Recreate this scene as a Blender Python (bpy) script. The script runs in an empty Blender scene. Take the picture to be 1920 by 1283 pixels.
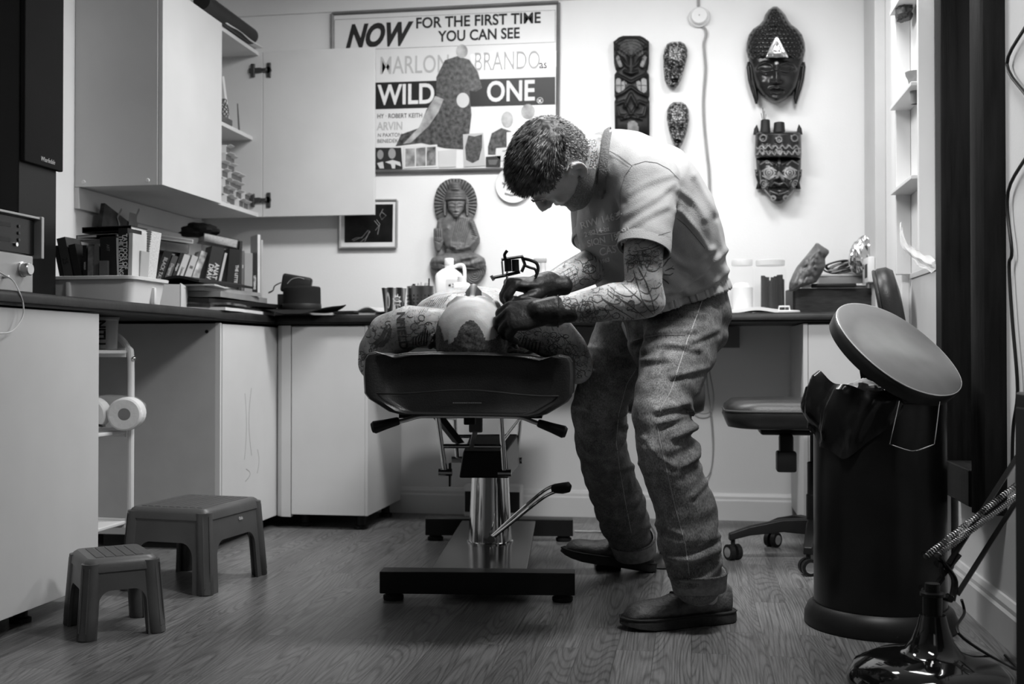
import bpy, bmesh, math, random
import numpy as np
from mathutils import Vector, Matrix, Euler, noise
from mathutils.bvhtree import BVHTree
from math import sin, cos, pi, radians as R
random.seed(7)
SC = bpy.context.scene
COL = SC.collection
# ------------------------------------------------------------------ camera
CAM_H = 0.759; YAW = R(9.14); PIT = math.atan2(23.5, 2083.0); FPX = 2083.0
cd = bpy.data.cameras.new('camera'); cam = bpy.data.objects.new('camera', cd); COL.objects.link(cam)
cam.location = (0, 0, CAM_H); cam.rotation_euler = (pi/2 + PIT, 0, YAW)
cd.sensor_width = 36.0; cd.sensor_fit = 'HORIZONTAL'; cd.lens = FPX/1920*36.0
cd.clip_start = 0.05; cd.clip_end = 50
cd.dof.use_dof = True; cd.dof.focus_distance = 3.15; cd.dof.aperture_fstop = 3.6
SC.camera = cam
# ------------------------------------------------------------------ world, lights, exposure
w = bpy.data.worlds.new('world'); SC.world = w; w.use_nodes = True
w.node_tree.nodes['Background'].inputs[0].default_value = (1, 1, 1, 1)
w.node_tree.nodes['Background'].inputs[1].default_value = 0.035
def area(name, loc, aim, sx, sy, power, spread=180):
    l = bpy.data.lights.new(name, 'AREA'); l.shape = 'RECTANGLE'; l.size = sx; l.size_y = sy; l.energy = power
    l.spread = R(spread)
    o = bpy.data.objects.new(name, l); COL.objects.link(o); o.location = loc
    o.rotation_euler = (Vector(aim) - Vector(loc)).to_track_quat('-Z', 'Y').to_euler()
    return o
area('ceiling_lamp_light', (-0.70, 4.0, 2.47), (-0.70, 4.35, 0), 1.1, 0.22, 40)
area('second_lamp_light', (0.55, 4.1, 2.47), (0.3, 4.4, 0), 0.22, 0.6, 13)
area('front_fill_light', (0.30, 2.35, 2.46), (-0.25, 3.5, 0.8), 0.6, 0.3, 19, 90)  # unseen fill added to brighten the two people from the front
area('rear_fill_light', (0.6, 0.2, 1.9), (-1.0, 4.2, 1.1), 0.6, 1.0, 2.0)  # weak unseen fill added near the camera, no window stands there
SC.view_settings.view_transform = 'Standard'; SC.view_settings.look = 'None'
SC.view_settings.gamma = 1.0; SC.view_settings.use_curve_mapping = False
SC.view_settings.exposure = 0.0
# ------------------------------------------------------------------ rays from the photograph's frame
_c, _s, _cp, _sp = cos(YAW), sin(YAW), cos(PIT), sin(PIT)
CF = Vector((-_s*_cp, _c*_cp, _sp)); CR = Vector((_c, _s, 0)); CU = Vector((_s*_sp, -_c*_sp, _cp))
CO = Vector((0, 0, CAM_H))
def ray(x, y): return CF + CR*((x-960)/FPX) - CU*((y-641.5)/FPX)
def onX(x, y, X): r = ray(x, y); return CO + r*(X/r.x)
def onY(x, y, Y): r = ray(x, y); return CO + r*(Y/r.y)
def onZ(x, y, Z): r = ray(x, y); return CO + r*((Z-CAM_H)/r.z)
def at(x, y, d): return CO + ray(x, y)*d
# ------------------------------------------------------------------ materials
MATS = {}
def mat(name, v, rough=0.5, metal=0.0, var=0.12, scale=8.0, bump=0.0, bscale=60.0, coat=0.0, stretch=None, trans=0.0, alpha=1.0, spec=None):
    if name in MATS: return MATS[name]
    m = bpy.data.materials.new(name); m.use_nodes = True; nt = m.node_tree; N = nt.nodes; L = nt.links
    b = N['Principled BSDF']; b.inputs['Roughness'].default_value = rough; b.inputs['Metallic'].default_value = metal
    b.inputs['Coat Weight'].default_value = coat; b.inputs['Transmission Weight'].default_value = trans
    b.inputs['Alpha'].default_value = alpha
    b.inputs['Specular IOR Level'].default_value = spec if spec is not None else (0.28 if v < 0.05 and metal < 0.1 else 0.5)
    tc = N.new('ShaderNodeTexCoord'); src = tc.outputs['Object']
    if stretch:
        mp = N.new('ShaderNodeMapping'); mp.inputs['Scale'].default_value = stretch; L.new(src, mp.inputs[0]); src = mp.outputs[0]
    n = N.new('ShaderNodeTexNoise'); n.inputs['Scale'].default_value = scale; n.inputs['Detail'].default_value = 5; L.new(src, n.inputs['Vector'])
    r = N.new('ShaderNodeMapRange'); r.inputs[1].default_value = 0.3; r.inputs[2].default_value = 0.7
    r.inputs[3].default_value = v*(1-var); r.inputs[4].default_value = min(1, v*(1+var)); L.new(n.outputs[0], r.inputs[0])
    L.new(r.outputs[0], b.inputs['Base Color'])
    if bump:
        n2 = N.new('ShaderNodeTexNoise'); n2.inputs['Scale'].default_value = bscale; n2.inputs['Detail'].default_value = 4; L.new(src, n2.inputs['Vector'])
        bp = N.new('ShaderNodeBump'); bp.inputs['Strength'].default_value = bump; bp.inputs['Distance'].default_value = 0.01
        L.new(n2.outputs[0], bp.inputs['Height']); L.new(bp.outputs[0], b.inputs['Normal'])
    MATS[name] = m; return m
def gm(v): return mat('paint_%03d' % int(v*1000), v, 0.55, var=0.06)
WHITE = mat('white_paint', 0.80, 0.7, var=0.02, scale=3, bump=0.05, bscale=120)
LAM = mat('white_laminate', 0.62, 0.42, var=0.04, scale=4)
LAMD = mat('grey_laminate', 0.36, 0.45, var=0.05, scale=4)
EDGE = mat('laminate_edge', 0.7, 0.4, var=0.02)
TOP = mat('dark_worktop', 0.012, 0.42, var=0.5, scale=14, bump=0.05)
BLACKP = mat('black_plastic', 0.012, 0.42, var=0.2)
BLACKM = mat('black_metal', 0.010, 0.34, var=0.25)
LEATHER = mat('black_leather', 0.018, 0.38, var=0.25, scale=12, bump=0.12, bscale=260, spec=0.5)
CHROME = mat('chrome', 0.72, 0.08, 1.0, var=0.02)
STEEL = mat('brushed_steel', 0.5, 0.3, 1.0, var=0.1, stretch=(1, 1, 30))
WPLAST = mat('white_plastic', 0.74, 0.4, var=0.02)
GPLAST = mat('grey_plastic', 0.085, 0.42, var=0.12, scale=10, bump=0.04, bscale=200)
RUBBER = mat('rubber', 0.010, 0.75, var=0.2)
PAPER = mat('paper', 0.74, 0.8, var=0.04)
PAGES = mat('book_pages', 0.6, 0.85, var=0.2, scale=3, stretch=(1, 60, 60))
INK = mat('dark_ink', 0.02, 0.7, var=0.2)
GREYINK = mat('pale_ink', 0.45, 0.7, var=0.05)
SILVER = mat('silver_casing', 0.42, 0.35, 0.4, var=0.04)
# ------------------------------------------------------------------ objects
def tag(o, label=None, cat=None, group=None, kind=None):
    if label: o['label'] = label
    if cat: o['category'] = cat
    if group: o['group'] = group
    if kind: o['kind'] = kind
    return o
def thing(name, label, cat, loc=(0, 0, 0), rz=0.0, group=None, rot=None):
    o = bpy.data.objects.new(name, None); COL.objects.link(o); o.empty_display_size = 0.05
    o.location = loc; o.rotation_euler = rot if rot else (0, 0, rz)
    return tag(o, label, cat, group)
def link(name, me, m=None, parent=None, smooth=True):
    o = bpy.data.objects.new(name, me); COL.objects.link(o)
    if m: me.materials.clear(); me.materials.append(m)
    if smooth: me.polygons.foreach_set('use_smooth', [True]*len(me.polygons))
    if parent: o.parent = parent
    return o
def copy_tree(o, parent=None):
    c = o.copy(); COL.objects.link(c)
    if parent: c.parent = parent
    for ch in [k for k in o.children]: copy_tree(ch, c)
    return c
class MB:
    def __init__(s): s.bm = bmesh.new()
    def _xf(s, vs, M):
        if M is not None: bmesh.ops.transform(s.bm, matrix=M, verts=vs)
        return vs
    def box(s, a, b, M=None, bev=0.0, seg=2):
        a = Vector(a); b = Vector(b); c = (a+b)/2; d = b-a
        r = bmesh.ops.create_cube(s.bm, size=1.0); vs = r['verts']
        bmesh.ops.scale(s.bm, vec=d, verts=vs); bmesh.ops.translate(s.bm, vec=c, verts=vs)
        if bev:
            es = list({e for v in vs for e in v.link_edges})
            q = bmesh.ops.bevel(s.bm, geom=es, offset=bev, segments=seg, affect='EDGES', profile=0.5)
            vs = list({v for v in q['verts']} | {v for v in vs if v.is_valid})
        s._xf(vs, M); return s
    def loft(s, rings, cap=True, closed=True):
        vr = [[s.bm.verts.new(p) for p in r] for r in rings]; n = len(vr[0])
        for a, b in zip(vr, vr[1:]):
            for i in range(n if closed else n-1):
                j = (i+1) % n
                s.bm.faces.new((a[i], a[j], b[j], b[i]))
        if cap and closed:
            try: s.bm.faces.new(list(reversed(vr[0]))); s.bm.faces.new(vr[-1])
            except Exception: pass
        return s
    def lathe(s, prof, n=32, M=None, cap=True):
        rings = [[Vector((r*cos(2*pi*i/n), r*sin(2*pi*i/n), z)) for i in range(n)] for r, z in prof]
        if M is not None: rings = [[M @ p for p in r] for r in rings]
        return s.loft(rings, cap)
    def cyl(s, a, b, r, r2=None, n=16):
        return s.tube([a, b], [r, r if r2 is None else r2], n)
    def tube(s, pts, rad, n=8, cap=True, flat=1.0, up=None):
        pts = [Vector(p) for p in pts]
        if not hasattr(rad, '__len__'): rad = [rad]*len(pts)
        rings = []; ref = Vector(up) if up is not None else None
        for i, p in enumerate(pts):
            t = (pts[min(i+1, len(pts)-1)] - pts[max(i-1, 0)]).normalized()
            if ref is None:
                ref = Vector((0, 0, 1)) if abs(t.z) < 0.9 else Vector((1, 0, 0))
            u = ref - t*ref.dot(t)
            if u.length < 1e-5: u = t.orthogonal()
            u.normalize(); v = t.cross(u); ref = u
            rings.append([p + (u*cos(2*pi*k/n)*flat + v*sin(2*pi*k/n))*rad[i] for k in range(n)])
        return s.loft(rings, cap)
    def prism(s, poly, d, M=None):
        """polygon in local XY extruded from z=0 to z=d"""
        n = len(poly)
        a = [Vector((p[0], p[1], 0)) for p in poly]; b = [Vector((p[0], p[1], d)) for p in poly]
        if M is not None: a = [M @ p for p in a]; b = [M @ p for p in b]
        return s.loft([a, b])
    def ball(s, c, r, n=12, M=None, sc=(1, 1, 1)):
        q = bmesh.ops.create_uvsphere(s.bm, u_segments=n*2, v_segments=n, radius=r)['verts']
        bmesh.ops.scale(s.bm, vec=sc, verts=q)
        if M is not None: s._xf(q, M)
        bmesh.ops.translate(s.bm, vec=Vector(c), verts=q); return s
    def grid(s, fn, nu, nv):
        vs = [[s.bm.verts.new(fn(i/(nu-1), j/(nv-1))) for j in range(nv)] for i in range(nu)]
        for i in range(nu-1):
            for j in range(nv-1): s.bm.faces.new((vs[i][j], vs[i+1][j], vs[i+1][j+1], vs[i][j+1]))
        return s
    def mesh(s, name='m'):
        me = bpy.data.meshes.new(name); bmesh.ops.recalc_face_normals(s.bm, faces=s.bm.faces)
        s.bm.to_mesh(me); s.bm.free(); return me
    def build(s, name, m, parent=None, smooth=False, bevel=0.0, seg=2, angle=35):
        me = s.mesh(name); o = link(name, me, m, parent, False)
        if smooth:
            me.polygons.foreach_set('use_smooth', [True]*len(me.polygons))
            try: me.set_sharp_from_angle(angle=R(angle))
            except Exception: pass
        if bevel:
            md = o.modifiers.new('bevel', 'BEVEL'); md.width = bevel; md.segments = seg; md.limit_method = 'ANGLE'; md.angle_limit = R(40)
            o.modifiers.new('wn', 'WEIGHTED_NORMAL'); me.polygons.foreach_set('use_smooth', [True]*len(me.polygons))
            try: me.set_sharp_from_angle(angle=R(40))
            except Exception: pass
        return o
def solid(name, label, cat, m, mb, group=None, **k):
    o = mb.build(name, m, None, **k); return tag(o, label, cat, group)
def bez(pts, n=8):
    """catmull-rom through pts"""
    pts = [Vector(p) for p in pts]; out = []
    for i in range(len(pts)-1):
        p0 = pts[max(i-1, 0)]; p1 = pts[i]; p2 = pts[i+1]; p3 = pts[min(i+2, len(pts)-1)]
        for k in range(n):
            t = k/n
            out.append(0.5*((2*p1) + (p2-p0)*t + (2*p0-5*p1+4*p2-p3)*t*t + (3*p1-p0-3*p2+p3)*t**3))
    out.append(pts[-1]); return out
def eval_mesh(o):
    dg = bpy.context.evaluated_depsgraph_get(); dg.update()
    return bpy.data.meshes.new_from_object(o.evaluated_get(dg))
def text_mesh(body, size, depth=0.0006, bold=0.0, shear=0.0, sx=1.0, align='LEFT', space=1.0):
    cu = bpy.data.curves.new('t', 'FONT'); cu.body = body; cu.size = size; cu.extrude = depth; cu.offset = bold
    cu.shear = shear; cu.align_x = align; cu.space_character = space; cu.resolution_u = 4
    o = bpy.data.objects.new('t', cu); COL.objects.link(o)
    me = eval_mesh(o); bpy.data.objects.remove(o); bpy.data.curves.remove(cu)
    for v in me.vertices: v.co.x *= sx
    return me
def text(name, body, size, M, m, parent=None, **k):
    me = text_mesh(body, size, **k); me.transform(M)
    return link(name, me, m, parent, False)
def organic(segs, voxel=0.008, smooth=6, sf=0.5, extra=None):
    """closed tubes -> one continuous surface. seg = list of (pos, ra, rb, up)"""
    mb = MB()
    for sg in segs:
        n = 20; rings = []
        P = [Vector(a[0]) for a in sg]
        for i, a in enumerate(sg):
            t = (P[min(i+1, len(P)-1)] - P[max(i-1, 0)]).normalized()
            up = Vector(a[3]) if len(a) > 3 and a[3] is not None else rings[-1][1] if rings else (Vector((0, 0, 1)) if abs(t.z) < 0.6 else Vector((0, 1, 0)))
            u = (up - t*up.dot(t)).normalized(); v = t.cross(u)
            rings.append((P[i], u, v, a[1], a[2], t))
        full = []
        p, u, v, ra, rb, t = rings[0]; k0 = min(ra, rb)
        for th in (80, 55, 28):
            f = cos(R(th)); q = p - t*k0*sin(R(th))*0.8
            full.append([q + u*cos(2*pi*k/n)*ra*f + v*sin(2*pi*k/n)*rb*f for k in range(n)])
        for p, u, v, ra, rb, t in rings:
            full.append([p + u*cos(2*pi*k/n)*ra + v*sin(2*pi*k/n)*rb for k in range(n)])
        p, u, v, ra, rb, t = rings[-1]; k0 = min(ra, rb)
        for th in (28, 55, 80):
            f = cos(R(th)); q = p + t*k0*sin(R(th))*0.8
            full.append([q + u*cos(2*pi*k/n)*ra*f + v*sin(2*pi*k/n)*rb*f for k in range(n)])
        mb.loft(full)
    if extra: extra(mb)
    me = mb.mesh('org'); o = bpy.data.objects.new('org', me); COL.objects.link(o)
    md = o.modifiers.new('r', 'REMESH'); md.mode = 'VOXEL'; md.voxel_size = voxel
    if smooth:
        md = o.modifiers.new('s', 'SMOOTH'); md.iterations = smooth; md.factor = sf
    out = eval_mesh(o); bpy.data.objects.remove(o); bpy.data.meshes.remove(me)
    return out
def displace(me, fn):
    """fn(co, normal) -> distance along the normal"""
    ns = [v.normal.copy() for v in me.vertices]
    d = [fn(v.co, n) for v, n in zip(me.vertices, ns)]
    for v, n, k in zip(me.vertices, ns, d): v.co += n*k
    me.update()
def bvh_of(me):
    return BVHTree.FromPolygons([v.co.copy() for v in me.vertices], [tuple(p.vertices) for p in me.polygons])
def drape(pts, bvh, lift=0.0008, step=6):
    """polyline seen at these frame points, laid on the surface itself"""
    out = []
    for a, b in zip(pts, pts[1:]):
        n = max(1, int(math.hypot(b[0]-a[0], b[1]-a[1])/step))
        for k in range(n):
            out.append((a[0]+(b[0]-a[0])*k/n, a[1]+(b[1]-a[1])*k/n))
    out.append(pts[-1]); res = []
    for x, y in out:
        h = bvh.ray_cast(CO, ray(x, y).normalized())
        if h[0] is not None: res.append((h[0] + h[1]*lift, h[1]))
    return res
def ribbons(lines, bvh, width=0.0016, lift=0.0008):
    """flat lines lying on a surface, as one mesh builder"""
    mb = MB()
    for ln in lines:
        wd = width
        if isinstance(ln, tuple) and not isinstance(ln[0], (tuple, list)): wd, ln = ln
        p = drape(ln, bvh, lift)
        run = []
        def flush():
            if len(run) < 2: return
            prev = None
            for i, (c, nn) in enumerate(run):
                t = run[min(i+1, len(run)-1)][0] - run[max(i-1, 0)][0]
                sd = t.cross(nn)
                if sd.length < 1e-7: continue
                sd.normalize(); k = wd*(0.55 if i in (0, len(run)-1) else 1)
                q = (mb.bm.verts.new(c + sd*k/2), mb.bm.verts.new(c - sd*k/2))
                if prev: mb.bm.faces.new((prev[0], q[0], q[1], prev[1]))
                prev = q
        for a in p:
            if run and (a[0]-run[-1][0]).length > 0.05: flush(); run = []
            run.append(a)
        flush()
    return mb
def decal_text(name, body, size, o3, xd, yd, bvh, m, parent, cast, lift=0.0008, **k):
    """lettering wrapped on a surface: laid out in plane (o3,xd,yd), cast along -cast"""
    me = text_mesh(body, size, depth=0, **k); bm = bmesh.new(); bm.from_mesh(me)
    bmesh.ops.triangulate(bm, faces=bm.faces)
    bmesh.ops.subdivide_edges(bm, edges=[e for e in bm.edges if e.calc_length() > size*0.2], cuts=2)
    bmesh.ops.triangulate(bm, faces=bm.faces)
    cd_ = Vector(cast).normalized(); bad = []
    for v in bm.verts:
        p = Vector(o3) + Vector(xd)*v.co.x + Vector(yd)*v.co.y
        h = bvh.ray_cast(p - cd_*0.25, cd_, 0.6)
        if h[0] is None: bad.append(v); v.co = p
        else: v.co = h[0] + h[1]*lift
    bmesh.ops.delete(bm, geom=bad, context='VERTS'); bm.to_mesh(me); bm.free()
    return link(name, me, m, parent, False)
def pl_dist(X, Y, poly):
    d = np.full(X.shape, 1e9)
    if len(poly) == 1: return np.hypot(X-poly[0][0], Y-poly[0][1])
    for (x0, y0), (x1, y1) in zip(poly, poly[1:]):
        dx, dy = x1-x0, y1-y0; L2 = dx*dx+dy*dy+1e-9
        t = np.clip(((X-x0)*dx+(Y-y0)*dy)/L2, 0, 1); d = np.minimum(d, np.hypot(X-x0-t*dx, Y-y0-t*dy))
    return d

def folds_seen(me, lines, r, h):
    """cloth folds: raised creases with a hollow beside them, laid along lines on the side facing the room"""
    n = len(me.vertices); co = np.empty(n*3); me.vertices.foreach_get('co', co); co = co.reshape(-1, 3)
    no = np.empty(n*3); me.vertex_normals.foreach_get('vector', no); no = no.reshape(-1, 3)
    q = co - np.array(CO); d = q @ np.array(CF); x = 960 + (q @ np.array(CR))/d*FPX; y = 641.5 - (q @ np.array(CU))/d*FPX
    face = np.clip(-(no @ np.array(CF))*2.5 + 0.4, 0, 1); H = np.zeros(n)
    for ln in lines:
        k = 1.0
        if not isinstance(ln[0], (tuple, list)): k, ln = ln[0], ln[1]
        ln = [(p.x, p.y) for p in bez([Vector((a_, b_, 0)) for a_, b_ in ln], 4)]
        off = [(a_+r*0.35, b_+r*1.5) for a_, b_ in ln]
        H += k*h*np.exp(-(pl_dist(x, y, ln)/r)**2) - 0.75*k*h*np.exp(-(pl_dist(x, y, off)/(r*0.9))**2)
    co += no*(H*face)[:, None]; me.vertices.foreach_set('co', co.ravel()); me.update()
# ================================================================== the room
XL, XR, YB, ZC = -2.40, 0.82, 5.20, 2.52
YF = -1.6
WT = 0.93          # worktop top
def wood_floor():
    m = bpy.data.materials.new('laminate_floor'); m.use_nodes = True; nt = m.node_tree; N = nt.nodes; L = nt.links
    b = N['Principled BSDF']; tc = N.new('ShaderNodeTexCoord')
    sp = N.new('ShaderNodeSeparateXYZ'); L.new(tc.outputs['Object'], sp.inputs[0])
    cb = N.new('ShaderNodeCombineXYZ'); L.new(sp.outputs['Y'], cb.inputs['X']); L.new(sp.outputs['X'], cb.inputs['Y'])
    br = N.new('ShaderNodeTexBrick'); L.new(cb.outputs[0], br.inputs['Vector']); br.offset = 0.37
    br.inputs['Scale'].default_value = 1.0; br.inputs['Brick Width'].default_value = 0.62; br.inputs['Row Height'].default_value = 0.095
    br.inputs['Mortar Size'].default_value = 0.0011; br.inputs['Color1'].default_value = (0, 0, 0, 1); br.inputs['Color2'].default_value = (1, 1, 1, 1)
    br.inputs['Mortar'].default_value = (0.5, 0.5, 0.5, 1)
    # grain: each board its own offset
    vm = N.new('ShaderNodeVectorMath'); vm.operation = 'MULTIPLY_ADD'; L.new(br.outputs['Color'], vm.inputs[0]); vm.inputs[1].default_value = (3.1, 7.7, 0)
    L.new(tc.outputs['Object'], vm.inputs[2])
    mp = N.new('ShaderNodeMapping'); mp.inputs['Scale'].default_value = (1, 0.085, 1); L.new(vm.outputs[0], mp.inputs[0])
    nz = N.new('ShaderNodeTexNoise'); nz.inputs['Scale'].default_value = 6.5; nz.inputs['Detail'].default_value = 1; L.new(mp.outputs[0], nz.inputs['Vector'])
    mu = N.new('ShaderNodeMath'); mu.operation = 'MULTIPLY'; mu.inputs[1].default_value = 44; L.new(nz.outputs[0], mu.inputs[0])
    fr = N.new('ShaderNodeMath'); fr.operation = 'PINGPONG'; fr.inputs[1].default_value = 0.5; L.new(mu.outputs[0], fr.inputs[0])
    rg = N.new('ShaderNodeMapRange'); rg.inputs[1].default_value = 0; rg.inputs[2].default_value = 0.25; rg.inputs[3].default_value = 0.58; rg.inputs[4].default_value = 1.0; L.new(fr.outputs[0], rg.inputs[0])
    mp2 = N.new('ShaderNodeMapping'); mp2.inputs['Scale'].default_value = (1, 0.03, 1); L.new(vm.outputs[0], mp2.inputs[0])
    n2 = N.new('ShaderNodeTexNoise'); n2.inputs['Scale'].default_value = 190; n2.inputs['Detail'].default_value = 3; L.new(mp2.outputs[0], n2.inputs['Vector'])
    r2 = N.new('ShaderNodeMapRange'); r2.inputs[1].default_value = 0.35; r2.inputs[2].default_value = 0.6; r2.inputs[3].default_value = 0.66; r2.inputs[4].default_value = 1.12; L.new(n2.outputs[0], r2.inputs[0])
    r3 = N.new('ShaderNodeMapRange'); r3.inputs[3].default_value = 0.14; r3.inputs[4].default_value = 0.20; L.new(br.outputs['Color'], r3.inputs[0])
    m1 = N.new('ShaderNodeMath'); m1.operation = 'MULTIPLY'; L.new(rg.outputs[0], m1.inputs[0]); L.new(r2.outputs[0], m1.inputs[1])
    m2 = N.new('ShaderNodeMath'); m2.operation = 'MULTIPLY'; L.new(m1.outputs[0], m2.inputs[0]); L.new(r3.outputs[0], m2.inputs[1])
    mm = N.new('ShaderNodeMapRange'); mm.inputs[3].default_value = 1; mm.inputs[4].default_value = 0.55; L.new(br.outputs['Fac'], mm.inputs[0])
    m3 = N.new('ShaderNodeMath'); m3.operation = 'MULTIPLY'; L.new(m2.outputs[0], m3.inputs[0]); L.new(mm.outputs[0], m3.inputs[1])
    L.new(m3.outputs[0], b.inputs['Base Color']); b.inputs['Roughness'].default_value = 0.3; b.inputs['Specular IOR Level'].default_value = 0.35
    bp = N.new('ShaderNodeBump'); bp.inputs['Strength'].default_value = 0.12; bp.inputs['Distance'].default_value = 0.002
    L.new(m1.outputs[0], bp.inputs['Height']); L.new(bp.outputs[0], b.inputs['Normal'])
    return m
def struct(name, mb, m, **k): o = mb.build(name, m, None, **k); o['kind'] = 'structure'; return o
struct('floor', MB().box((XL-0.1, YF-0.1, -0.1), (XR+0.1, YB+0.1, 0)), wood_floor())
struct('wall_back', MB().box((XL-0.1, YB, 0), (XR+0.1, YB+0.1, ZC)), WHITE)
struct('wall_left', MB().box((XL-0.1, YF, 0), (XL, YB, ZC)), WHITE)
struct('wall_right', MB().box((XR, YF, 0), (XR+0.1, YB, ZC)), WHITE)
struct('wall_front', MB().box((XL, YF-0.1, 0), (XR, YF, ZC)), mat('far_wall_paint', 0.3, 0.8))
struct('ceiling', MB().box((XL-0.1, YF-0.1, ZC), (XR+0.1, YB+0.1, ZC+0.1)), WHITE)
def skirting(name, a, b, n):
    a = Vector(a); b = Vector(b); n = Vector(n); prof = [(0, 0), (0.018, 0), (0.018, 0.088), (0.013, 0.096), (0.013, 0.108), (0.006, 0.122), (0, 0.124)]
    mb = MB(); mb.loft([[p + n*x + Vector((0, 0, z)) for x, z in prof] for p in (a, b)])
    return struct(name, mb, WPLAST)
skirting('baseboard_back', (XL, YB, 0), (XR, YB, 0), (0, -1, 0))
skirting('baseboard_right', (XR, YF, 0), (XR, YB-0.02, 0), (-1, 0, 0))
# coving where the back wall meets the ceiling
def cov(name, a, b, n):
    a = Vector(a); b = Vector(b); n = Vector(n); prof = [(0, 0), (0, -0.09), (0.012, -0.09), (0.03, -0.05), (0.06, -0.02), (0.09, -0.012), (0.09, 0)]
    mb = MB(); mb.loft([[p + n*x + Vector((0, 0, ZC+z)) for x, z in prof] for p in (a, b)]); return struct(name, mb, WHITE, smooth=True)
cov('trim_1', (XL, YB, 0), (XR, YB, 0), (0, -1, 0)); cov('trim_2', (XL, YF, 0), (XL, YB, 0), (1, 0, 0))
# boxed corner at the right of the back wall and the white reveal board beside it
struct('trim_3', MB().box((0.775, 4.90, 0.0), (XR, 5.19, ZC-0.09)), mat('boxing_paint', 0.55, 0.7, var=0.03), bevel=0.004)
struct('trim_4', MB().box((0.79, 4.40, 0.124), (XR, 4.60, ZC)), WHITE, bevel=0.005)

# ================================================================== left run of cabinets
# near base cabinet
FX = -1.80
c = thing('base_cabinet', 'white base cabinet at the left edge with a plain flat side', 'cabinet', (FX, 2.6, 0.0))
MB().box((-0.58, -0.5, 0.055), (-0.02, 0.575, 0.885)).build('body', LAM, c, bevel=0.002)
MB().box((-0.018, -0.5, 0.055), (0.0, 0.578, 0.885)).build('door', LAM, c, bevel=0.002)
for y in (-0.4, 0.30): MB().lathe([(0.03, 0), (0.03, 0.012), (0.02, 0.016), (0.02, 0.055)], 16, Matrix.Translation((-0.08, y, 0))).build('foot', BLACKP, c, smooth=True)
MB().box((-0.50, -0.45, 0.0), (-0.44, 0.50, 0.056)).build('plinth', BLACKP, c)
# far base cabinet (side panel, door)
c = thing('base_cabinet', 'white base cabinet in the left corner with scuff marks on its door', 'cabinet', (FX, 4.07, 0.0))
MB().box((-0.58, 0.0, 0.052), (-0.02, 0.62, 0.88)).build('body', mat('side_laminate', 0.5, 0.45, var=0.05), c, bevel=0.002)
MB().box((-0.02, 0.0, 0.052), (0.0, 0.012, 0.882)).build('edge_strip', EDGE, c)
dr = MB().box((-0.018, 0.018, 0.052), (0.002, 0.625, 0.878)).build('door', LAM, c, bevel=0.002)
sc_ = MB()
for y, z0, z1, k in ((0.235, 0.33, 0.60, 0.02), (0.31, 0.34, 0.62, -0.03), (0.245, 0.24, 0.29, 0.05), (0.37, 0.26, 0.36, 0.02)):
    sc_.tube([(0.0022, y+k*sin(t*3), z0+(z1-z0)*t) for t in [i/8 for i in range(9)]], 0.0016, 4, flat=0.3, up=(1, 0, 0))
sc_.build('scuff', mat('scuff_grey', 0.25, 0.7), dr)
MB().lathe([(0.007, 0), (0.007, 0.003)], 12, Matrix.Translation((-0.055, 0.0, 0.848)) @ Matrix.Rotation(pi/2, 4, 'X')).build('screw_cap', BLACKP, c)
MB().box((-0.5, 0.03, 0.0), (-0.06, 0.6, 0.053)).build('plinth', BLACKP, c)
# corner post
struct('trim_5', MB().loft([[Vector(p) for p in ((-1.80, 4.70, z), (-1.79, 4.655, z), (-1.765, 4.635, z), (-1.722, 4.63, z), (-1.722, 4.66, z), (-1.77, 4.70, z))] for z in (0.052, 0.885)]), LAM)
# back run cabinet
c = thing('base_cabinet', 'white base cabinet under the back worktop, left of the tattoo bed', 'cabinet', (-1.72, 4.63, 0))
MB().box((0.0, 0.02, 0.063), (0.341, 0.565, 0.885)).build('body', LAM, c, bevel=0.002)
MB().box((0.002, 0.0, 0.063), (0.332, 0.018, 0.88)).build('door', LAM, c, bevel=0.002)
MB().box((0.333, 0.0, 0.063), (0.345, 0.565, 0.885)).build('side_panel', LAM, c, bevel=0.001)
for x, y in ((0.30, 0.06), (0.30, 0.45), (0.03, 0.10)): MB().lathe([(0.03, 0), (0.03, 0.012), (0.02, 0.016), (0.02, 0.064)], 16, Matrix.Translation((x, y, 0))).build('foot', BLACKP, c, smooth=True)
# right end cabinet
c = thing('base_cabinet', 'white base cabinet under the right end of the back worktop', 'cabinet', (0.45, 4.63, 0))
MB().box((0.0, 0.0, 0.07), (0.018, 0.565, 0.885)).build('side_panel', LAM, c, bevel=0.001)
MB().box((0.02, 0.0, 0.07), (0.325, 0.018, 0.88)).build('door', LAM, c, bevel=0.002)
MB().box((0.02, 0.02, 0.07), (0.32, 0.26, 0.885)).build('body', LAMD, c, bevel=0.001)
MB().lathe([(0.03, 0), (0.03, 0.012), (0.02, 0.016), (0.02, 0.07)], 16, Matrix.Translation((0.05, 0.08, 0))).build('foot', BLACKP, c, smooth=True)
# worktop, L shaped
mb = MB()
def wt_prof(a, b, n, back):
    pr_ = [(0.0, 0.89), (0.0, 0.897), (0.012, 0.90), (0.012, 0.915), (0.006, 0.926), (-0.01, 0.93), (-back, 0.93), (-back, 0.89)]
    mb.loft([[Vector(p) + Vector(n)*x + Vector((0, 0, z)) for x, z in pr_] for p in (a, b)])
wt_prof((-1.79, 4.615, 0), (XR-0.045, 4.615, 0), (0, -1, 0), 0.58)
wt_prof((-1.79, 1.9, 0), (-1.79, 5.195, 0), (1, 0, 0), 0.605)
solid('worktop', 'dark worktop with rounded front edge running along the left and back walls', 'worktop', TOP, mb, smooth=True, angle=50)
solid('support_rail', 'grey screwed rail on the wall under the back worktop', 'rail', mat('rail_grey', 0.16, 0.6), MB().box((-1.30, 5.165, 0.79), (0.22, 5.195, 0.885)))
for x in (0.08, 0.16, -0.9): pass
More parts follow.
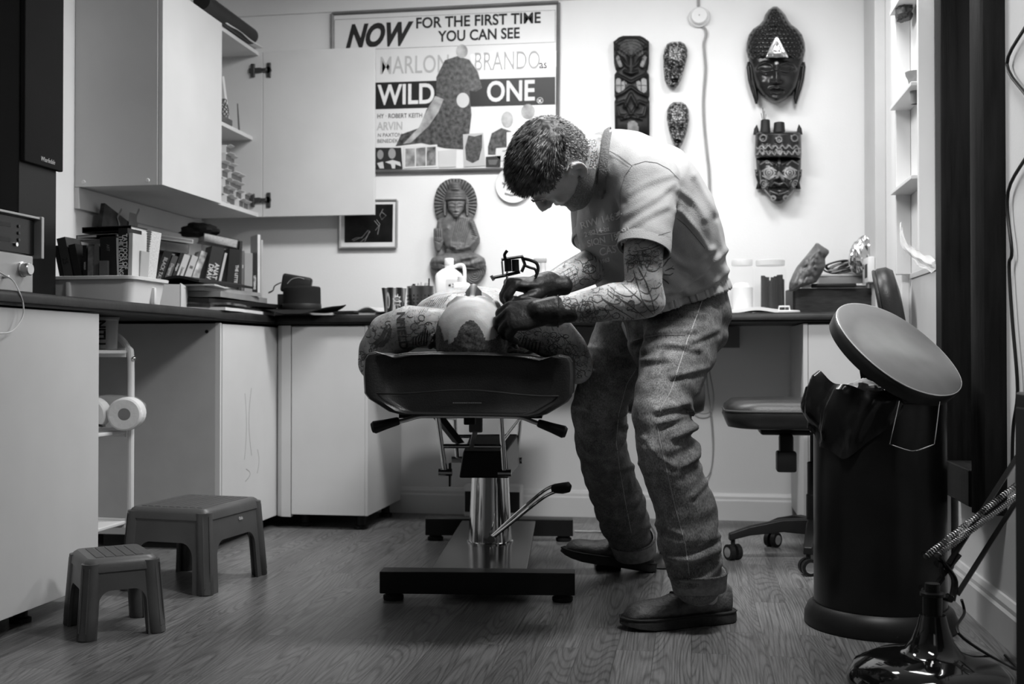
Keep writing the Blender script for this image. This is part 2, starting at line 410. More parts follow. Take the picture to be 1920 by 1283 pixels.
# ================================================================== wall cabinet
WY0, WY1, WX, WZ0, WZ1 = 4.045, 5.085, -2.03, 1.42, 2.215
c = thing('wall_cabinet', 'white wall cabinet in the left corner with one door wide open', 'cabinet', (0, 0, 0))
mb = MB()
mb.box((XL+0.002, WY0, WZ0), (WX-0.02, WY0+0.018, WZ1)); c_ = mb.build('side_panel', LAM, c, bevel=0.001)
MB().box((XL+0.002, WY1-0.018, WZ0), (WX, WY1, WZ1)).build('side_panel', LAM, c, bevel=0.001)
MB().box((XL+0.002, WY0+0.018, WZ0), (WX-0.02, WY1-0.018, WZ0+0.018)).build('bottom_panel', LAM, c)
MB().box((XL+0.002, WY0+0.018, WZ1-0.018), (WX-0.02, WY1-0.018, WZ1)).build('top_panel', LAM, c)
MB().box((XL+0.002, WY0+0.018, WZ0+0.018), (XL+0.010, WY1-0.018, WZ1-0.018)).build('back_panel', LAM, c)
MB().box((XL+0.010, WY0+0.018, 1.790), (WX-0.05, WY1-0.018, 1.808)).build('shelf', LAM, c, bevel=0.001)
d1 = MB().box((WX-0.018, WY0+0.002, WZ0), (WX, 4.60, WZ1)).build('door', LAM, c, bevel=0.0015)
for y in (WY0+0.04, WY0+0.0): pass
cp_ = MB()
for x in (-2.36, -2.09): cp_.lathe([(0.009, 0), (0.007, 0.003)], 12, Matrix.Translation((x, WY0, WZ0+0.018)) @ Matrix.Rotation(pi/2, 4, 'X'))
cp_.build('screw_cap', WPLAST, c)
d2 = MB().box((WX+0.002, WY1-0.016, WZ0), (-1.474, WY1+0.002, WZ1)).build('door', LAM, c, bevel=0.0015)
for z in (2.125, 1.50):
    h_ = MB(); h_.box((WX-0.065, WY1-0.030, z-0.012), (WX-0.004, WY1-0.018, z+0.012), bev=0.003)
    h_.box((WX-0.055, WY1-0.032, z-0.032), (WX-0.036, WY1-0.018, z+0.032), bev=0.003)
    h_.box((WX-0.004, WY1-0.034, z-0.008), (WX+0.026, WY1-0.022, z+0.008), bev=0.003)
    h_.box((WX+0.022, WY1-0.024, z-0.036), (WX+0.044, WY1-0.016, z+0.036), bev=0.004)
    h_.lathe([(0.016, 0), (0.016, 0.006)], 16, Matrix.Translation((WX+0.03, WY1-0.018, z)) @ Matrix.Rotation(pi/2, 4, 'X'))
    hg = h_.build('hinge', mat('hinge_steel', 0.12, 0.35, 0.8), c)
MB().box((XL+0.001, WY0, WZ0-0.085), (XL+0.02, 5.19, WZ0-0.002)).build('wall_rail', LAM, c)
# ================================================================== tattoo bed
BA = R(6.3); BO = Vector((-0.712, 3.93, 0))
BM = Matrix.Translation(BO) @ Matrix.Rotation(BA, 4, 'Z'); BMI = BM.inverted()
bed = thing('tattoo_bed', 'black leather tattoo bed on a chrome hydraulic column with a client lying on it', 'tattoo bed', BO, BA)
GLOSSB = mat('gloss_black', 0.012, 0.16, var=0.15)
base = MB().box((-0.15, -0.55, 0.066), (0.15, 0.55, 0.088)).build('base_plate', GLOSSB, bed, bevel=0.003)
for y, w_ in ((-0.552, 0.30), (0.552, 0.30)):
    MB().box((-w_, y-0.036, 0.024), (w_, y+0.036, 0.092)).build('base_bar', BLACKM, bed, bevel=0.003)
    for s in (-1, 1):
        MB().lathe([(0.03, 0), (0.032, 0.003), (0.032, 0.013), (0.026, 0.015), (0.026, 0.0245)], 20, Matrix.Translation((s*(w_-0.038), y, 0))).build('foot', RUBBER, bed, smooth=True)
MB().lathe([(0.083, 0.0875), (0.083, 0.092), (0.078, 0.094), (0.0775, 0.10), (0.066, 0.345)], 48).build('column', CHROME, bed, smooth=True)
MB().lathe([(0.06, 0.30), (0.06, 0.37)], 32).build('piston', CHROME, bed, smooth=True)
mb = MB(); mb.loft([[Vector(p) for p in q] for q in (
    ((-0.086, -0.27, 0.345), (0.082, -0.27, 0.345), (0.072, -0.27, 0.435), (-0.072, -0.27, 0.435)),
    ((-0.10, 0.22, 0.345), (0.10, 0.22, 0.345), (0.09, 0.22, 0.455), (-0.09, 0.22, 0.455)))])
mb.build('lift_housing', BLACKM, bed, bevel=0.006)
def bl(x, y, d): return BMI @ at(x, y, d)
fr = MB()
fl0, fl1 = bl(820, 779, 3.62), bl(835, 886, 3.62); fr0, fr1 = bl(939, 779, 3.64), bl(946, 887, 3.64)
rl0, rl1 = bl(852, 783, 4.2), bl(858, 862, 4.2); rr0, rr1 = bl(976, 780, 4.2), bl(968, 864, 4.2)
for a, b in ((fl0, fl1), (fr0, fr1), (rl0, rl1), (rr0, rr1)): fr.cyl(a, b, 0.0085, n=14)
fr.cyl(fl0.lerp(fl1, 0.54), fr0.lerp(fr1, 0.54), 0.007, n=14); fr.cyl(rl0.lerp(rl1, 0.45), rr0.lerp(rr1, 0.45), 0.007, n=14)
fr.cyl(fr0.lerp(fr1, 0.45), rr0.lerp(rr1, 0.05), 0.006, n=10); fr.cyl(fl0.lerp(fl1, 0.02), rl0.lerp(rl1, 0.02), 0.008, n=10); fr.cyl(fr0, rr0, 0.008, n=10)
fr.build('tilt_frame', CHROME, bed, smooth=True)
for p, s in ((fl1, -1), (fr1, 1), (rr1, 1), (rl1, -1)):
    MB().cyl(p + Vector((-0.022, 0, 0)), p + Vector((0.022, 0, 0)), 0.012, n=16).build('pivot_bolt', CHROME, bed, smooth=True)
st = MB(); a, b = bl(824, 784, 3.7), bl(860, 830, 3.95)
st.tube([a, b], 0.022, 4, flat=0.25); st.build('strut', BLACKM, bed); st = MB(); st.box(fl1 + Vector((0.012, -0.01, -0.045)), fl1 + Vector((0.018, 0.02, 0.03))); st.build('bracket', BLACKM, bed); st = MB(); st.box(rr1 + Vector((-0.030, -0.01, -0.045)), rr1 + Vector((-0.024, 0.02, 0.03)))
st.build('bracket', BLACKM, bed)
hb = [bl(x, y, 2.84) for x, y in ((742, 792), (760, 788), (782, 781.5), (805, 780), (880, 780), (955, 781), (978, 783), (1000, 791), (1018, 797))]
MB().tube(bez(hb, 5), 0.0058, 12).build('handlebar', CHROME, bed, smooth=True)
for a, b in (((749, 789), (697, 803)), ((1008, 793), (1062, 812))):
    A, B = bl(*a, 2.84), bl(*b, 2.84)
    MB().tube([A, A.lerp(B, 0.05), A.lerp(B, 0.5), A.lerp(B, 0.9), B], [0.008, 0.0105, 0.013, 0.0165, 0.012], 18).build('grip', BLACKP, bed, smooth=True)
kb = MB(); p = bl(881, 776, 2.85); kb.box(p + Vector((-0.015, -0.012, -0.028)), p + Vector((0.015, 0.012, 0.022)), bev=0.003)
kb.build('latch', BLACKM, bed)
p = bl(892, 797, 2.9); MB().box(p + Vector((-0.018, -0.004, -0.02)), p + Vector((0.018, 0.004, 0.03)), bev=0.004).build('latch_plate', mat('plate_grey', 0.1, 0.4, 0.5), bed)
MB().tube([bl(892, 805, 2.92), bl(884, 838, 3.6)], 0.008, 6, flat=0.4).build('latch_rod', STEEL, bed)
MB().box((-0.17, -1.05, 0.59), (0.21, 0.6, 0.605)).build('under_board', BLACKM, bed)
# headrest and mattress
def cush(y, k=1.0, top=0.757, zoff=0.0, wd=0.262, dip=0.0):
    pts = []
    for sx in (-1, 1):
        pass
    prof = [(-0.175, -0.150), (-0.205, -0.143), (-0.258, -0.112), (-0.269, -0.098), (-0.272, -0.045), (-0.270, -0.014), (-0.262, -0.002), (-0.24, 0.003), (-0.222, -0.002), (-0.205, -0.007), (-0.188, -0.004), (-0.16, 0.001), (-0.10, 0.004), (0, 0.005)]
    prof = prof + [(-x, z) for x, z in reversed(prof[:-1])]
    zc = -0.07
    return [Vector((x*wd/0.272*k + 0.030, y, top + (zc + (z-zc)*(0.55+0.45*k if k < 1 else 1)) + zoff - x*0.014 - (dip*math.exp(-(x/0.09)**4) if z > -0.02 else 0))) for x, z in prof]
mb = MB(); Y0 = -1.238
mb.loft([cush(Y0, 0.80), cush(Y0-0.018, 0.90), cush(Y0-0.016, 0.97), cush(Y0, 0.995), cush(Y0+0.03, 1.0), cush(Y0+0.065, 1.0, dip=0.03), cush(Y0+0.11, 1.0, dip=0.048), cush(Y0+0.22, 1.0, dip=0.05), cush(Y0+0.30, 1.0, dip=0.02), cush(Y0+0.38, 1.03), cush(Y0+0.9, 1.03), cush(Y0+1.87, 1.0), cush(Y0+1.92, 0.92)])
head = mb.build('cushion', LEATHER, bed, smooth=True, angle=60)
pp = MB(); tp = cush(Y0+0.006, 0.995); pp.tube([v + Vector((0, -0.004, 0.0)) for v in tp[5:-5]], 0.0035, 8); pp.build('piping', LEATHER, head, smooth=True)
pp = MB(); lo = cush(Y0-0.004, 0.985); pp.tube([lo[3]+Vector((0, 0, 0.0))] + [Vector((x+0.03, Y0-0.021+0.012*(x/0.24)**4, 0.757-0.092+0.006*cos(x*16)-x*0.014)) for x in [i*0.02-0.24 for i in range(25)]] + [lo[-4]], 0.0022, 6)
pp.build('piping', LEATHER, head, smooth=True)
st = MB()
for i in range(16):
    x = -0.035 + i*0.0045; st.box((x, Y0-0.0150, 0.757-0.118), (x+0.0025, Y0-0.0125, 0.757-0.1165))
bmesh.ops.translate(st.bm, vec=(0.03, 0, 0), verts=st.bm.verts); stt = st.build('stitching', GREYINK, head); stt['kind'] = 'stuff'
# pump pedal
pv = BMI @ at(921, 1011, 3.84); p2 = BMI @ at(1018, 934, 3.72); p3 = BMI @ at(1042, 922, 3.70); p4 = BMI @ at(1066, 921, 3.68)
for k, dz in ((0, 0.0), (1, 0.020)):
    o_ = Vector((0.0, 0.015*k, dz)); MB().tube(bez([pv+o_*0.3, pv.lerp(p2, 0.5)+o_*0.8, p2+o_, p3+o_], 5), 0.0055, 10).build('pedal_rod', CHROME, bed, smooth=True)
c_ = (p3+p4)/2 + Vector((0, 0.008, 0.009)); dr_ = (p4-p3).normalized()
MB().tube([p3-dr_*0.01+Vector((0, .008, .009)), p3+Vector((0, .008, .009)), c_, p4+Vector((0, .008, .012)), p4+dr_*0.006+Vector((0, .008, .010))], [0.016, 0.019, 0.022, 0.021, 0.012], 16, flat=0.85).build('pedal', RUBBER, bed, smooth=True)
MB().cyl(pv+Vector((0, -0.016, 0)), pv+Vector((0, 0.02, 0)), 0.013, n=18).build('pedal_pivot', CHROME, bed, smooth=True)
# ================================================================== step stools
def stool(label, loc, rz, bx, by, h, splay, logo=False):
    t = thing('step_stool', label, 'stool', loc, rz, 'grey plastic step stools')
    tx, ty = bx-splay, by-splay
    def face(M2, hb, ht, other_b, other_t):
        """one skirt with its arch; hb/ht half widths at floor and top"""
        lw = 0.27*hb; pts = []
        ah = h*0.60
        pts += [(-hb+0.012, 0), (-hb+lw+0.012, 0)]
        for k in range(9):
            a = pi - k*pi/16
            pts.append((-hb+lw+0.012+0.040*ah/0.15+0.040*ah/0.15*cos(a), ah-0.045*ah/0.15+0.045*ah/0.15*sin(a)))
        pts += [(-x, z) for x, z in reversed(pts)]
        hh = h-0.012
        pts += [(ht*1.0-0.006, hh), (-ht+0.006, hh)]
        fr_ = []
        for dy in (0, 0.009):
            ring = []
            for x, z in pts:
                f = z/h; k = 1 - f*(1-ht/hb)
                dist = other_b + (other_t-other_b)*f - dy
                ring.append(M2 @ Vector((x*k if z < hh-0.001 else x, -dist, z)))
            fr_.append(ring)
        return fr_
    mb = MB()
    for k, (hb, ht, ob, ot) in enumerate(((bx, tx, by, ty), (by, ty, bx, tx))*2):
        mb.loft(face(Matrix.Rotation(k*pi/2, 4, 'Z'), hb, ht, ob, ot))
    def rr(hx, hy, r, z):
        out = []
        for cx, cy, a0 in ((hx-r, hy-r, 0), (-hx+r, hy-r, 90), (-hx+r, -hy+r, 180), (hx-r, -hy+r, 270)):
            for k in range(5): a = R(a0+k*22.5); out.append(Vector((cx+r*cos(a), cy+r*sin(a), z)))
        return out
    f0 = 1-0.03/h
    mb.loft([rr(tx+0.006, ty+0.006, 0.026, h-0.035), rr(tx+0.004, ty+0.004, 0.026, h-0.016), rr(tx-0.001, ty-0.001, 0.024, h-0.006), rr(tx-0.010, ty-0.010, 0.018, h)])
    mb.build('body', GPLAST, t, smooth=True, angle=30)
    for sx in (-1, 1):
        for sy in (-1, 1):
            lg = MB(); rings = []
            for z in (0, 0.004, h*0.3, h*0.7, h-0.03, h-0.012):
                f = z/h; ex = bx-splay*f; ey = by-splay*f; s_ = 0.026 if z > 0.001 else 0.023
                c0 = Vector((sx*(ex-0.018), sy*(ey-0.018), z)); ring = []
                # rounded corner pillar with a shallow channel on the corner
                for a in range(0, 360, 15):
                    aa = R(a); r_ = s_
                    da = abs(((a - math.degrees(math.atan2(sy, sx)) + 180) % 360) - 180)
                    if da < 22 and 0.02 < z < h-0.02: r_ *= 0.80
                    ring.append(c0 + Vector((cos(aa)*r_, sin(aa)*r_, 0)))
                rings.append(ring)
            lg.loft(rings); dg = Vector((sx, sy, 0)).normalized(); pp_ = Vector((-dg.y, dg.x, 0))
            def cr(z, o_): f = z/h; return Vector((sx*(bx-splay*f-0.018), sy*(by-splay*f-0.018), z)) + dg*0.0245*cos(R(24)) + pp_*o_*0.0105
            lg.tube([cr(h-0.022, -1), cr(h*0.5, -1), cr(0.022, -1), cr(0.022, 1), cr(h*0.5, 1), cr(h-0.022, 1)], 0.0022, 6)
            lg.build('leg', GPLAST, t, smooth=True, angle=40)
    td = MB(); n = 5 if by < 0.14 else 9
    for k in range(n):
        x0 = -tx+0.028+(2*tx-0.056)*k/n; td.box((x0+0.003, -ty+0.028, h-0.0005), (x0+(2*tx-0.056)/n-0.003, ty-0.028, h+0.0016), bev=0.0007, seg=1)
    td.build('tread', mat('tread_grey', 0.07, 0.6, var=0.1), t)
    if logo: text('logo', 'Gala', 0.014, Matrix.Translation((bx-splay*0.78+0.0022, 0.02, h*0.78)) @ Matrix.Rotation(pi/2, 4, 'Z') @ Matrix.Rotation(pi/2, 4, 'X'), gm(0.5), t, bold=0.0004)
    return t
stool('small grey plastic step stool in front of the larger one', (-1.583, 2.878, 0), R(40), 0.108, 0.124, 0.212, 0.015)
stool('larger grey plastic step stool standing in front of the kneehole', (-1.632, 3.503, 0), R(-7), 0.160, 0.19, 0.268, 0.018, True)
# ================================================================== trolley in the kneehole
tr = thing('trolley', 'white tubular shelf trolley parked under the left worktop', 'trolley', (-2.14, 3.44, 0))
TX = 0.215
for y in (0.17, -0.17):
    p = [(TX, y, 0.055), (TX, y, 0.4), (TX, y, 0.735), (TX-0.012, y, 0.78), (TX-0.045, y, 0.818), (TX-0.09, y, 0.832), (0, y, 0.834), (-TX+0.09, y, 0.832), (-TX+0.012, y, 0.78), (-TX, y, 0.735), (-TX, y, 0.055)]
    MB().tube(bez(p, 5), 0.0115, 10, up=(0, 1, 0)).build('frame', WPLAST, tr, smooth=True)
for z, nm in ((0.17, 'shelf'), (0.485, 'shelf'), (0.762, 'shelf')):
    MB().box((-TX+0.01, -0.18, z), (TX-0.012, 0.165, z+0.012), bev=0.003).box((-TX+0.012, 0.155, z-0.012), (TX-0.014, 0.164, z+0.02)).build(nm, WPLAST, tr)
MB().ball((TX+0.012, 0.165, 0.745), 0.008, 8).build('bolt', CHROME, tr, smooth=True)
for sx in (-1, 1):
    for y in (-0.17, 0.17): MB().cyl((sx*TX, y-0.012, 0.028), (sx*TX, y+0.012, 0.028), 0.028, n=20).build('caster', BLACKP, tr, smooth=True)
# tub with turned lettering
tb = thing('plastic_tub', 'round clear plastic tub with dark lettering on the top of the trolley', 'tub', (-1.99, 3.54, 0.7755))
MB().lathe([(0.042, 0), (0.046, 0.004), (0.050, 0.10), (0.052, 0.102), (0.052, 0.107)], 28).build('tub', mat('cloudy_plastic', 0.35, 0.25, var=0.1), tb, smooth=True)
MB().lathe([(0.046, 0.107), (0.053, 0.107), (0.053, 0.112), (0.0, 0.114)], 28).build('lid', mat('lid_grey', 0.25, 0.35), tb, smooth=True)
text('lettering', 'NITU', 0.045, Matrix.Translation((0.005, -0.0505, 0.10)) @ Matrix.Rotation(pi/2, 4, 'X') @ Matrix.Rotation(-pi/2, 4, 'Z'), INK, tb, bold=0.0015, sx=0.8)
# toilet roll pack
TISSUE = mat('tissue', 0.78, 0.9, var=0.05, bump=0.2, bscale=90)
tp_ = thing('toilet_roll_pack', 'pack of white toilet rolls in clear wrap on the middle trolley shelf', 'toilet rolls', (-1.965, 3.53, 0.4985), R(17))
for k, x in enumerate((0.062, -0.055)):
    Mx = Matrix.Translation((x, 0.05, 0.058)) @ Matrix.Rotation(pi/2, 4, 'X')
    rl = MB().lathe([(0.020, 0.0), (0.05, 0.0), (0.056, 0.006), (0.057, 0.05), (0.056, 0.094), (0.050, 0.10), (0.021, 0.10), (0.020, 0.095)], 28, Mx, cap=False).build('roll', TISSUE, tp_, smooth=True)
    MB().lathe([(0.0205, 0.02), (0.0205, 0.098)], 20, Mx).build('core', mat('card_core', 0.07, 0.8), rl, smooth=True)
CLEAR = mat('clear_wrap', 0.9, 0.12, var=0.02, alpha=0.16)
mb = MB(); rings = []
for y, k in ((-0.062, 0.5), (-0.054, 0.97), (0.0, 1.02), (0.05, 0.98), (0.056, 0.6)):
    rg = []
    for i in range(28):
        a = 2*pi*i/28; x = 0.118*k*abs(cos(a))**0.6*(1 if cos(a) > 0 else -1); z = 0.060*k*abs(sin(a))**0.6*(1 if sin(a) > 0 else -1)
        rg.append(Vector((x*(1+0.02*sin(a*7)), y+0.004*sin(a*5), max(0.0005, 0.0605+z+0.002*sin(a*9)))))
    rings.append(rg)
mb.loft(rings).build('wrap', CLEAR, tp_, smooth=True)
MB().box((-0.028, -0.0635, 0.018), (0.005, -0.0625, 0.027)).build('print', INK, tp_)
MB().box((-0.07, -0.0635, 0.012), (-0.045, -0.0625, 0.020)).build('print', INK, tp_)
# ================================================================== bin
bn = thing('waste_bin', 'tall round black bin with its round grey lid swung open', 'bin', (0.523, 3.255, 0))
MB().lathe([(0.0, 0.0), (0.203, 0.0), (0.206, 0.006), (0.205, 0.03), (0.196, 0.052), (0.183, 0.062)], 64).build('base_ring', BLACKP, bn, smooth=True)
MB().lathe([(0.178, 0.055), (0.179, 0.06), (0.179, 0.628), (0.182, 0.631), (0.182, 0.640), (0.178, 0.642), (0.172, 0.640), (0.170, 0.60), (0.170, 0.1)], 72, cap=False).build('body', mat('bin_black', 0.009, 0.30, var=0.2), bn, smooth=True)
BW = Vector((0.523, 3.255, 0))
nrm = (CR*0.40 + CU*0.75 - CF*0.54).normalized()
cen = at(1686, 652, 3.02)
long_ = (CR*0.88 - CU*0.47); long_ = (long_ - nrm*long_.dot(nrm)).normalized(); shrt = nrm.cross(long_)
LM = Matrix(((long_.x, shrt.x, nrm.x, cen.x-BW.x), (long_.y, shrt.y, nrm.y, cen.y-BW.y), (long_.z, shrt.z, nrm.z, cen.z-BW.z), (0, 0, 0, 1)))
def sup(rad, z, n=64, e=1.10): return [LM @ Vector((rad*abs(cos(t))**e*(1 if cos(t) > 0 else -1), rad*abs(sin(t))**e*(1 if sin(t) > 0 else -1), z)) for t in [2*pi*i/n for i in range(n)]]
ld = MB().loft([sup(0.175, -0.045), sup(0.190, -0.042), sup(0.194, -0.02), sup(0.194, -0.006), sup(0.191, -0.002)]).build('lid', BLACKP, bn, smooth=True, angle=50)
MB().loft([sup(0.191, -0.003), sup(0.1915, 0.000), sup(0.187, 0.002), sup(0.12, 0.005), sup(0.05, 0.006), sup(0.001, 0.006)]).build('lid_plate', mat('lid_steel', 0.17, 0.42, 0.25, var=0.06, scale=20), ld, smooth=True, angle=60)
MB().tube([v for v in sup(0.1925, -0.0015)] + [sup(0.1925, -0.0015)[0]], 0.0018, 6).build('lid_rim', mat('rim_bright', 0.75, 0.25, 0.6), ld, smooth=True)
p = at(1722, 738, 2.97) - BW
mb = MB(); mb.box(Vector((-0.062, -0.03, -0.028)), Vector((0.062, 0.03, 0.034)), Matrix.Translation(p) @ Matrix.Rotation(R(22), 4, 'Z'), bev=0.014, seg=3)
mb.build('hinge', BLACKP, bn, smooth=True)
p = at(1650, 700, 3.15) - BW; mb = MB(); mb.tube([at(1640, 745, 3.22)-BW, at(1632, 700, 3.16)-BW, at(1660, 660, 3.1)-BW], [0.03, 0.03, 0.03], 4, flat=0.7); mb.build('lid_arm', BLACKP, bn)
wr = [at(x, y, d)-BW for x, y, d in ((1686, 752, 2.925), (1668, 833, 2.925), (1704, 845, 2.915), (1722, 844, 2.91), (1752, 833, 2.915), (1762, 752, 2.92))]
MB().tube(bez([wr[0], wr[1]], 2)[:-1] + bez(wr[1:5], 4) + [wr[5]], 0.0016, 8).build('wire_handle', CHROME, bn, smooth=True)
# bin bag draped over the rim
BAG = mat('bin_bag', 0.012, 0.22, var=0.2)
def bagf(u, v):
    a = R(105) + u*R(175)            # left part of the rim
    t = v
    env = math.sin(pi*min(1, max(0, u)))**0.6
    drop = [0.52, 0.60, 0.648, 0.665, 0.655, 0.62, 0.56]
    k = t*(len(drop)-1); i = min(int(k), len(drop)-2); z = drop[i]+(drop[i+1]-drop[i])*(k-i)
    rad = [0.150, 0.160, 0.168, 0.182, 0.196, 0.200, 0.186]; r = rad[i]+(rad[i+1]-rad[i])*(k-i)
    if t > 0.5: z = 0.655 - (t-0.5)*2*(0.04+0.15*env*(0.75+0.3*sin(u*9+1))) ; r = 0.186+0.018*env*sin(min(1, (t-0.5)*2.4)*pi)+0.010*sin(u*40+t*9)*env
    if 0.25 < t < 0.75: z += 0.045*math.exp(-((u-0.55)/0.16)**2)*env*sin((t-0.25)*2*pi)
    z += 0.008*sin(u*31+t*7)*env
    r += 0.006*noise.noise(Vector((u*12, t*7, 1)))
    return Vector((max(r, 0.1835 if t > 0.5 else 0)*cos(a), max(r, 0.1835 if t > 0.5 else 0)*sin(a), z))
MB().grid(bagf, 80, 26).build('bag', BAG, bn, smooth=True)
def rub(u, v):
    x = -0.15+0.3*u; y = -0.15+0.3*v; r = math.hypot(x, y); k = min(1, 0.16/max(r, 1e-4)); x *= k; y *= k
    return Vector((x, y, 0.60+0.05*noise.noise(Vector((x*14, y*14, 3)))+0.02*noise.noise(Vector((x*40, y*40, 5)))))
MB().grid(rub, 40, 40).build('bag_lining', BAG, bn, smooth=True)
def crump(seed, rr=0.05, sq=1.0):
    mb = MB(); mb.ball((0, 0, 0), rr, 14); rnd = Vector((seed*3.1, seed*1.7, seed))
    for v in mb.bm.verts:
        n = v.co.normalized(); k = noise.noise(n*2.2+rnd)*0.35 + abs(noise.noise(n*5+rnd))*0.25
        v.co *= 1+k; v.co.z *= sq
    return mb
o = solid('tissue_ball', 'crumpled white paper lying on top inside the open bin', 'paper', PAPER, crump(4, 0.045, 0.6), smooth=True, angle=25); o.location = (0.47, 3.18, 0.662)
# ================================================================== office chair
ch = thing('office_chair', 'black leather swivel chair with casters behind the bin', 'chair', (0.45, 4.235, 0))
def rrect(hx, hy, r, z, M=None, sag=0.0):
    out = []
    for cx, cy, a0 in ((hx-r, hy-r, 0), (-hx+r, hy-r, 90), (-hx+r, -hy+r, 180), (hx-r, -hy+r, 270)):
        for k in range(7):
            a = R(a0+k*15); v = Vector((cx+r*cos(a), cy+r*sin(a), z)); out.append(M @ v if M else v)
    return out
SM = Matrix.Translation((-0.085, 0, 0.0))
seat = MB().loft([rrect(0.20, 0.20, 0.1, 0.492, SM), rrect(0.232, 0.225, 0.11, 0.498, SM), rrect(0.247, 0.235, 0.11, 0.535, SM), rrect(0.240, 0.23, 0.11, 0.572, SM), rrect(0.215, 0.21, 0.1, 0.592, SM), rrect(0.12, 0.12, 0.08, 0.598, SM)]).build('seat', LEATHER, ch, smooth=True, angle=60)
MB().tube(rrect(0.244, 0.233, 0.11, 0.556, SM) + [rrect(0.244, 0.233, 0.11, 0.556, SM)[0]], 0.004, 6).build('piping', mat('seam_grey', 0.05, 0.5), seat, smooth=True)
mb = MB().box((-0.20, -0.09, 0.465), (0.14, 0.09, 0.493), bev=0.01); mb.build('seat_plate', BLACKP, ch, smooth=True)
MB().box((-0.135, -0.13, 0.36), (-0.085, -0.075, 0.47), bev=0.01).box((-0.145, -0.137, 0.335), (-0.075, -0.068, 0.41), bev=0.008).build('lever_housing', BLACKP, ch, smooth=True)
MB().lathe([(0.030, 0.09), (0.030, 0.24), (0.026, 0.245), (0.026, 0.36), (0.016, 0.365), (0.016, 0.47)], 24).build('column', BLACKM, ch, smooth=True)
for k in range(5):
    a = R(188 + 72*k); ca, sa = cos(a), sin(a)
    lg = MB(); rings = []
    for r, z, hw, hh in ((0.02, 0.125, 0.028, 0.028), (0.12, 0.128, 0.026, 0.022), (0.24, 0.108, 0.021, 0.016), (0.315, 0.085, 0.017, 0.013)):
        rings.append([Vector((ca*r - sa*x, sa*r + ca*x, z+zz)) for x, zz in ((-hw, -hh), (hw, -hh), (hw*0.8, hh), (-hw*0.8, hh))])
    lg.loft(rings).build('base_leg', BLACKP, ch, bevel=0.004)
    M_ = Matrix.Translation((ca*0.30, sa*0.30, 0.0)) @ Matrix.Rotation(a+pi/2+R(25), 4, 'Z')
    cs = MB()
    for s in (-1, 1): cs.cyl(M_ @ Vector((0.0, s*0.006, 0.029)), M_ @ Vector((0.0, s*0.024, 0.029)), 0.029, n=24)
    cst = cs.cyl(M_ @ Vector((0, 0, 0.029)), M_ @ Vector((0, 0, 0.085)), 0.008, n=10).build('caster', BLACKP, ch, smooth=True)
    for s in (-1, 1): MB().cyl(M_ @ Vector((0, s*0.0238, 0.029)), M_ @ Vector((0, s*0.0255, 0.029)), 0.019, n=24).build('hub_cap', CHROME, cst, smooth=True)
BM2 = Matrix.Translation((0.268, 0.0, 0.90)) @ Matrix.Rotation(R(-9), 4, 'Z') @ Matrix.Rotation(R(80), 4, 'Y')
bk = MB().loft([rrect(0.165, 0.17, 0.12, -0.030, BM2), rrect(0.175, 0.18, 0.12, -0.012, BM2), rrect(0.175, 0.18, 0.12, 0.018, BM2), rrect(0.16, 0.165, 0.12, 0.040, BM2), rrect(0.09, 0.11, 0.08, 0.05, BM2)]).build('backrest', LEATHER, ch, smooth=True, angle=60)
MB().tube(rrect(0.168, 0.173, 0.12, -0.026, BM2) + [rrect(0.168, 0.173, 0.12, -0.026, BM2)[0]], 0.006, 6).build('piping', LEATHER, bk, smooth=True)
MB().tube([(0.06, 0, 0.478), (0.20, 0, 0.49), (0.285, 0.0, 0.58), (0.305, 0.0, 0.80)], [0.014]*4, 8, flat=2.2, up=(0, 1, 0)).build('back_bar', BLACKP, ch, smooth=True)
# round stool hidden behind the artist
rs = thing('round_stool', 'round black leather stool partly hidden behind the artist legs', 'stool', at(1243, 660, 4.05)*1.0)
rs.location.z = 0
MB().lathe([(0.0, 0.545), (0.125, 0.545), (0.146, 0.556), (0.152, 0.60), (0.150, 0.65), (0.138, 0.675), (0.10, 0.685), (0, 0.687)], 40).build('seat', LEATHER, rs, smooth=True, angle=60)
MB().lathe([(0.022, 0.03), (0.022, 0.30), (0.016, 0.302), (0.016, 0.546)], 20).build('column', CHROME, rs, smooth=True)
MB().lathe([(0, 0), (0.125, 0), (0.128, 0.006), (0.11, 0.018), (0.03, 0.035), (0.0, 0.035)], 36).build('base', BLACKM, rs, smooth=True)
# ================================================================== framed mirror on the right wall
DARKW = mat('dark_wood', 0.007, 0.5, var=0.6, scale=9, stretch=(6, 6, 0.5), bump=0.1, bscale=30, spec=0.15)
mr = thing('framed_mirror', 'tall mirror in a wide dark wooden frame on the right wall', 'mirror', (XR, 3.35, 0.0))
def stile(y0, y1, z0, z1, nm):
    prof = [(y0, 0), (y0, -0.055), (y0+0.02*(1 if y1 > y0 else -1), -0.07), (y0+0.06*(1 if y1 > y0 else -1), -0.075), ((y0+y1)/2, -0.06), (y1-0.05*(1 if y1 > y0 else -1), -0.062), (y1-0.02*(1 if y1 > y0 else -1), -0.05), (y1, -0.035), (y1, 0)]
    mb = MB(); mb.loft([[Vector((x, y, z)) for y, x in prof] for z in (z0, z1)]); return mb.build(nm, DARKW, mr, smooth=True, angle=30)
stile(-0.26, -0.10, 0.335, 2.35, 'frame_stile')
MB().box((-0.070, 0.175, 0.335), (0, 0.26, 2.35)).build('frame_stile', DARKW, mr, bevel=0.008)
for z0, z1 in ((0.335, 0.44), (2.2, 2.35)):
    MB().box((-0.06, -0.105, z0), (0, 0.18, z1)).build('frame_rail', DARKW, mr, bevel=0.006)
MB().box((-0.018, -0.11, 0.43), (-0.012, 0.18, 2.21)).build('glass', mat('mirror_glass', 0.75, 0.03, 1.0, var=0.01), mr)
MB().box((-0.012, -0.24, 0.36), (-0.001, 0.24, 2.33)).build('backing', BLACKM, mr)
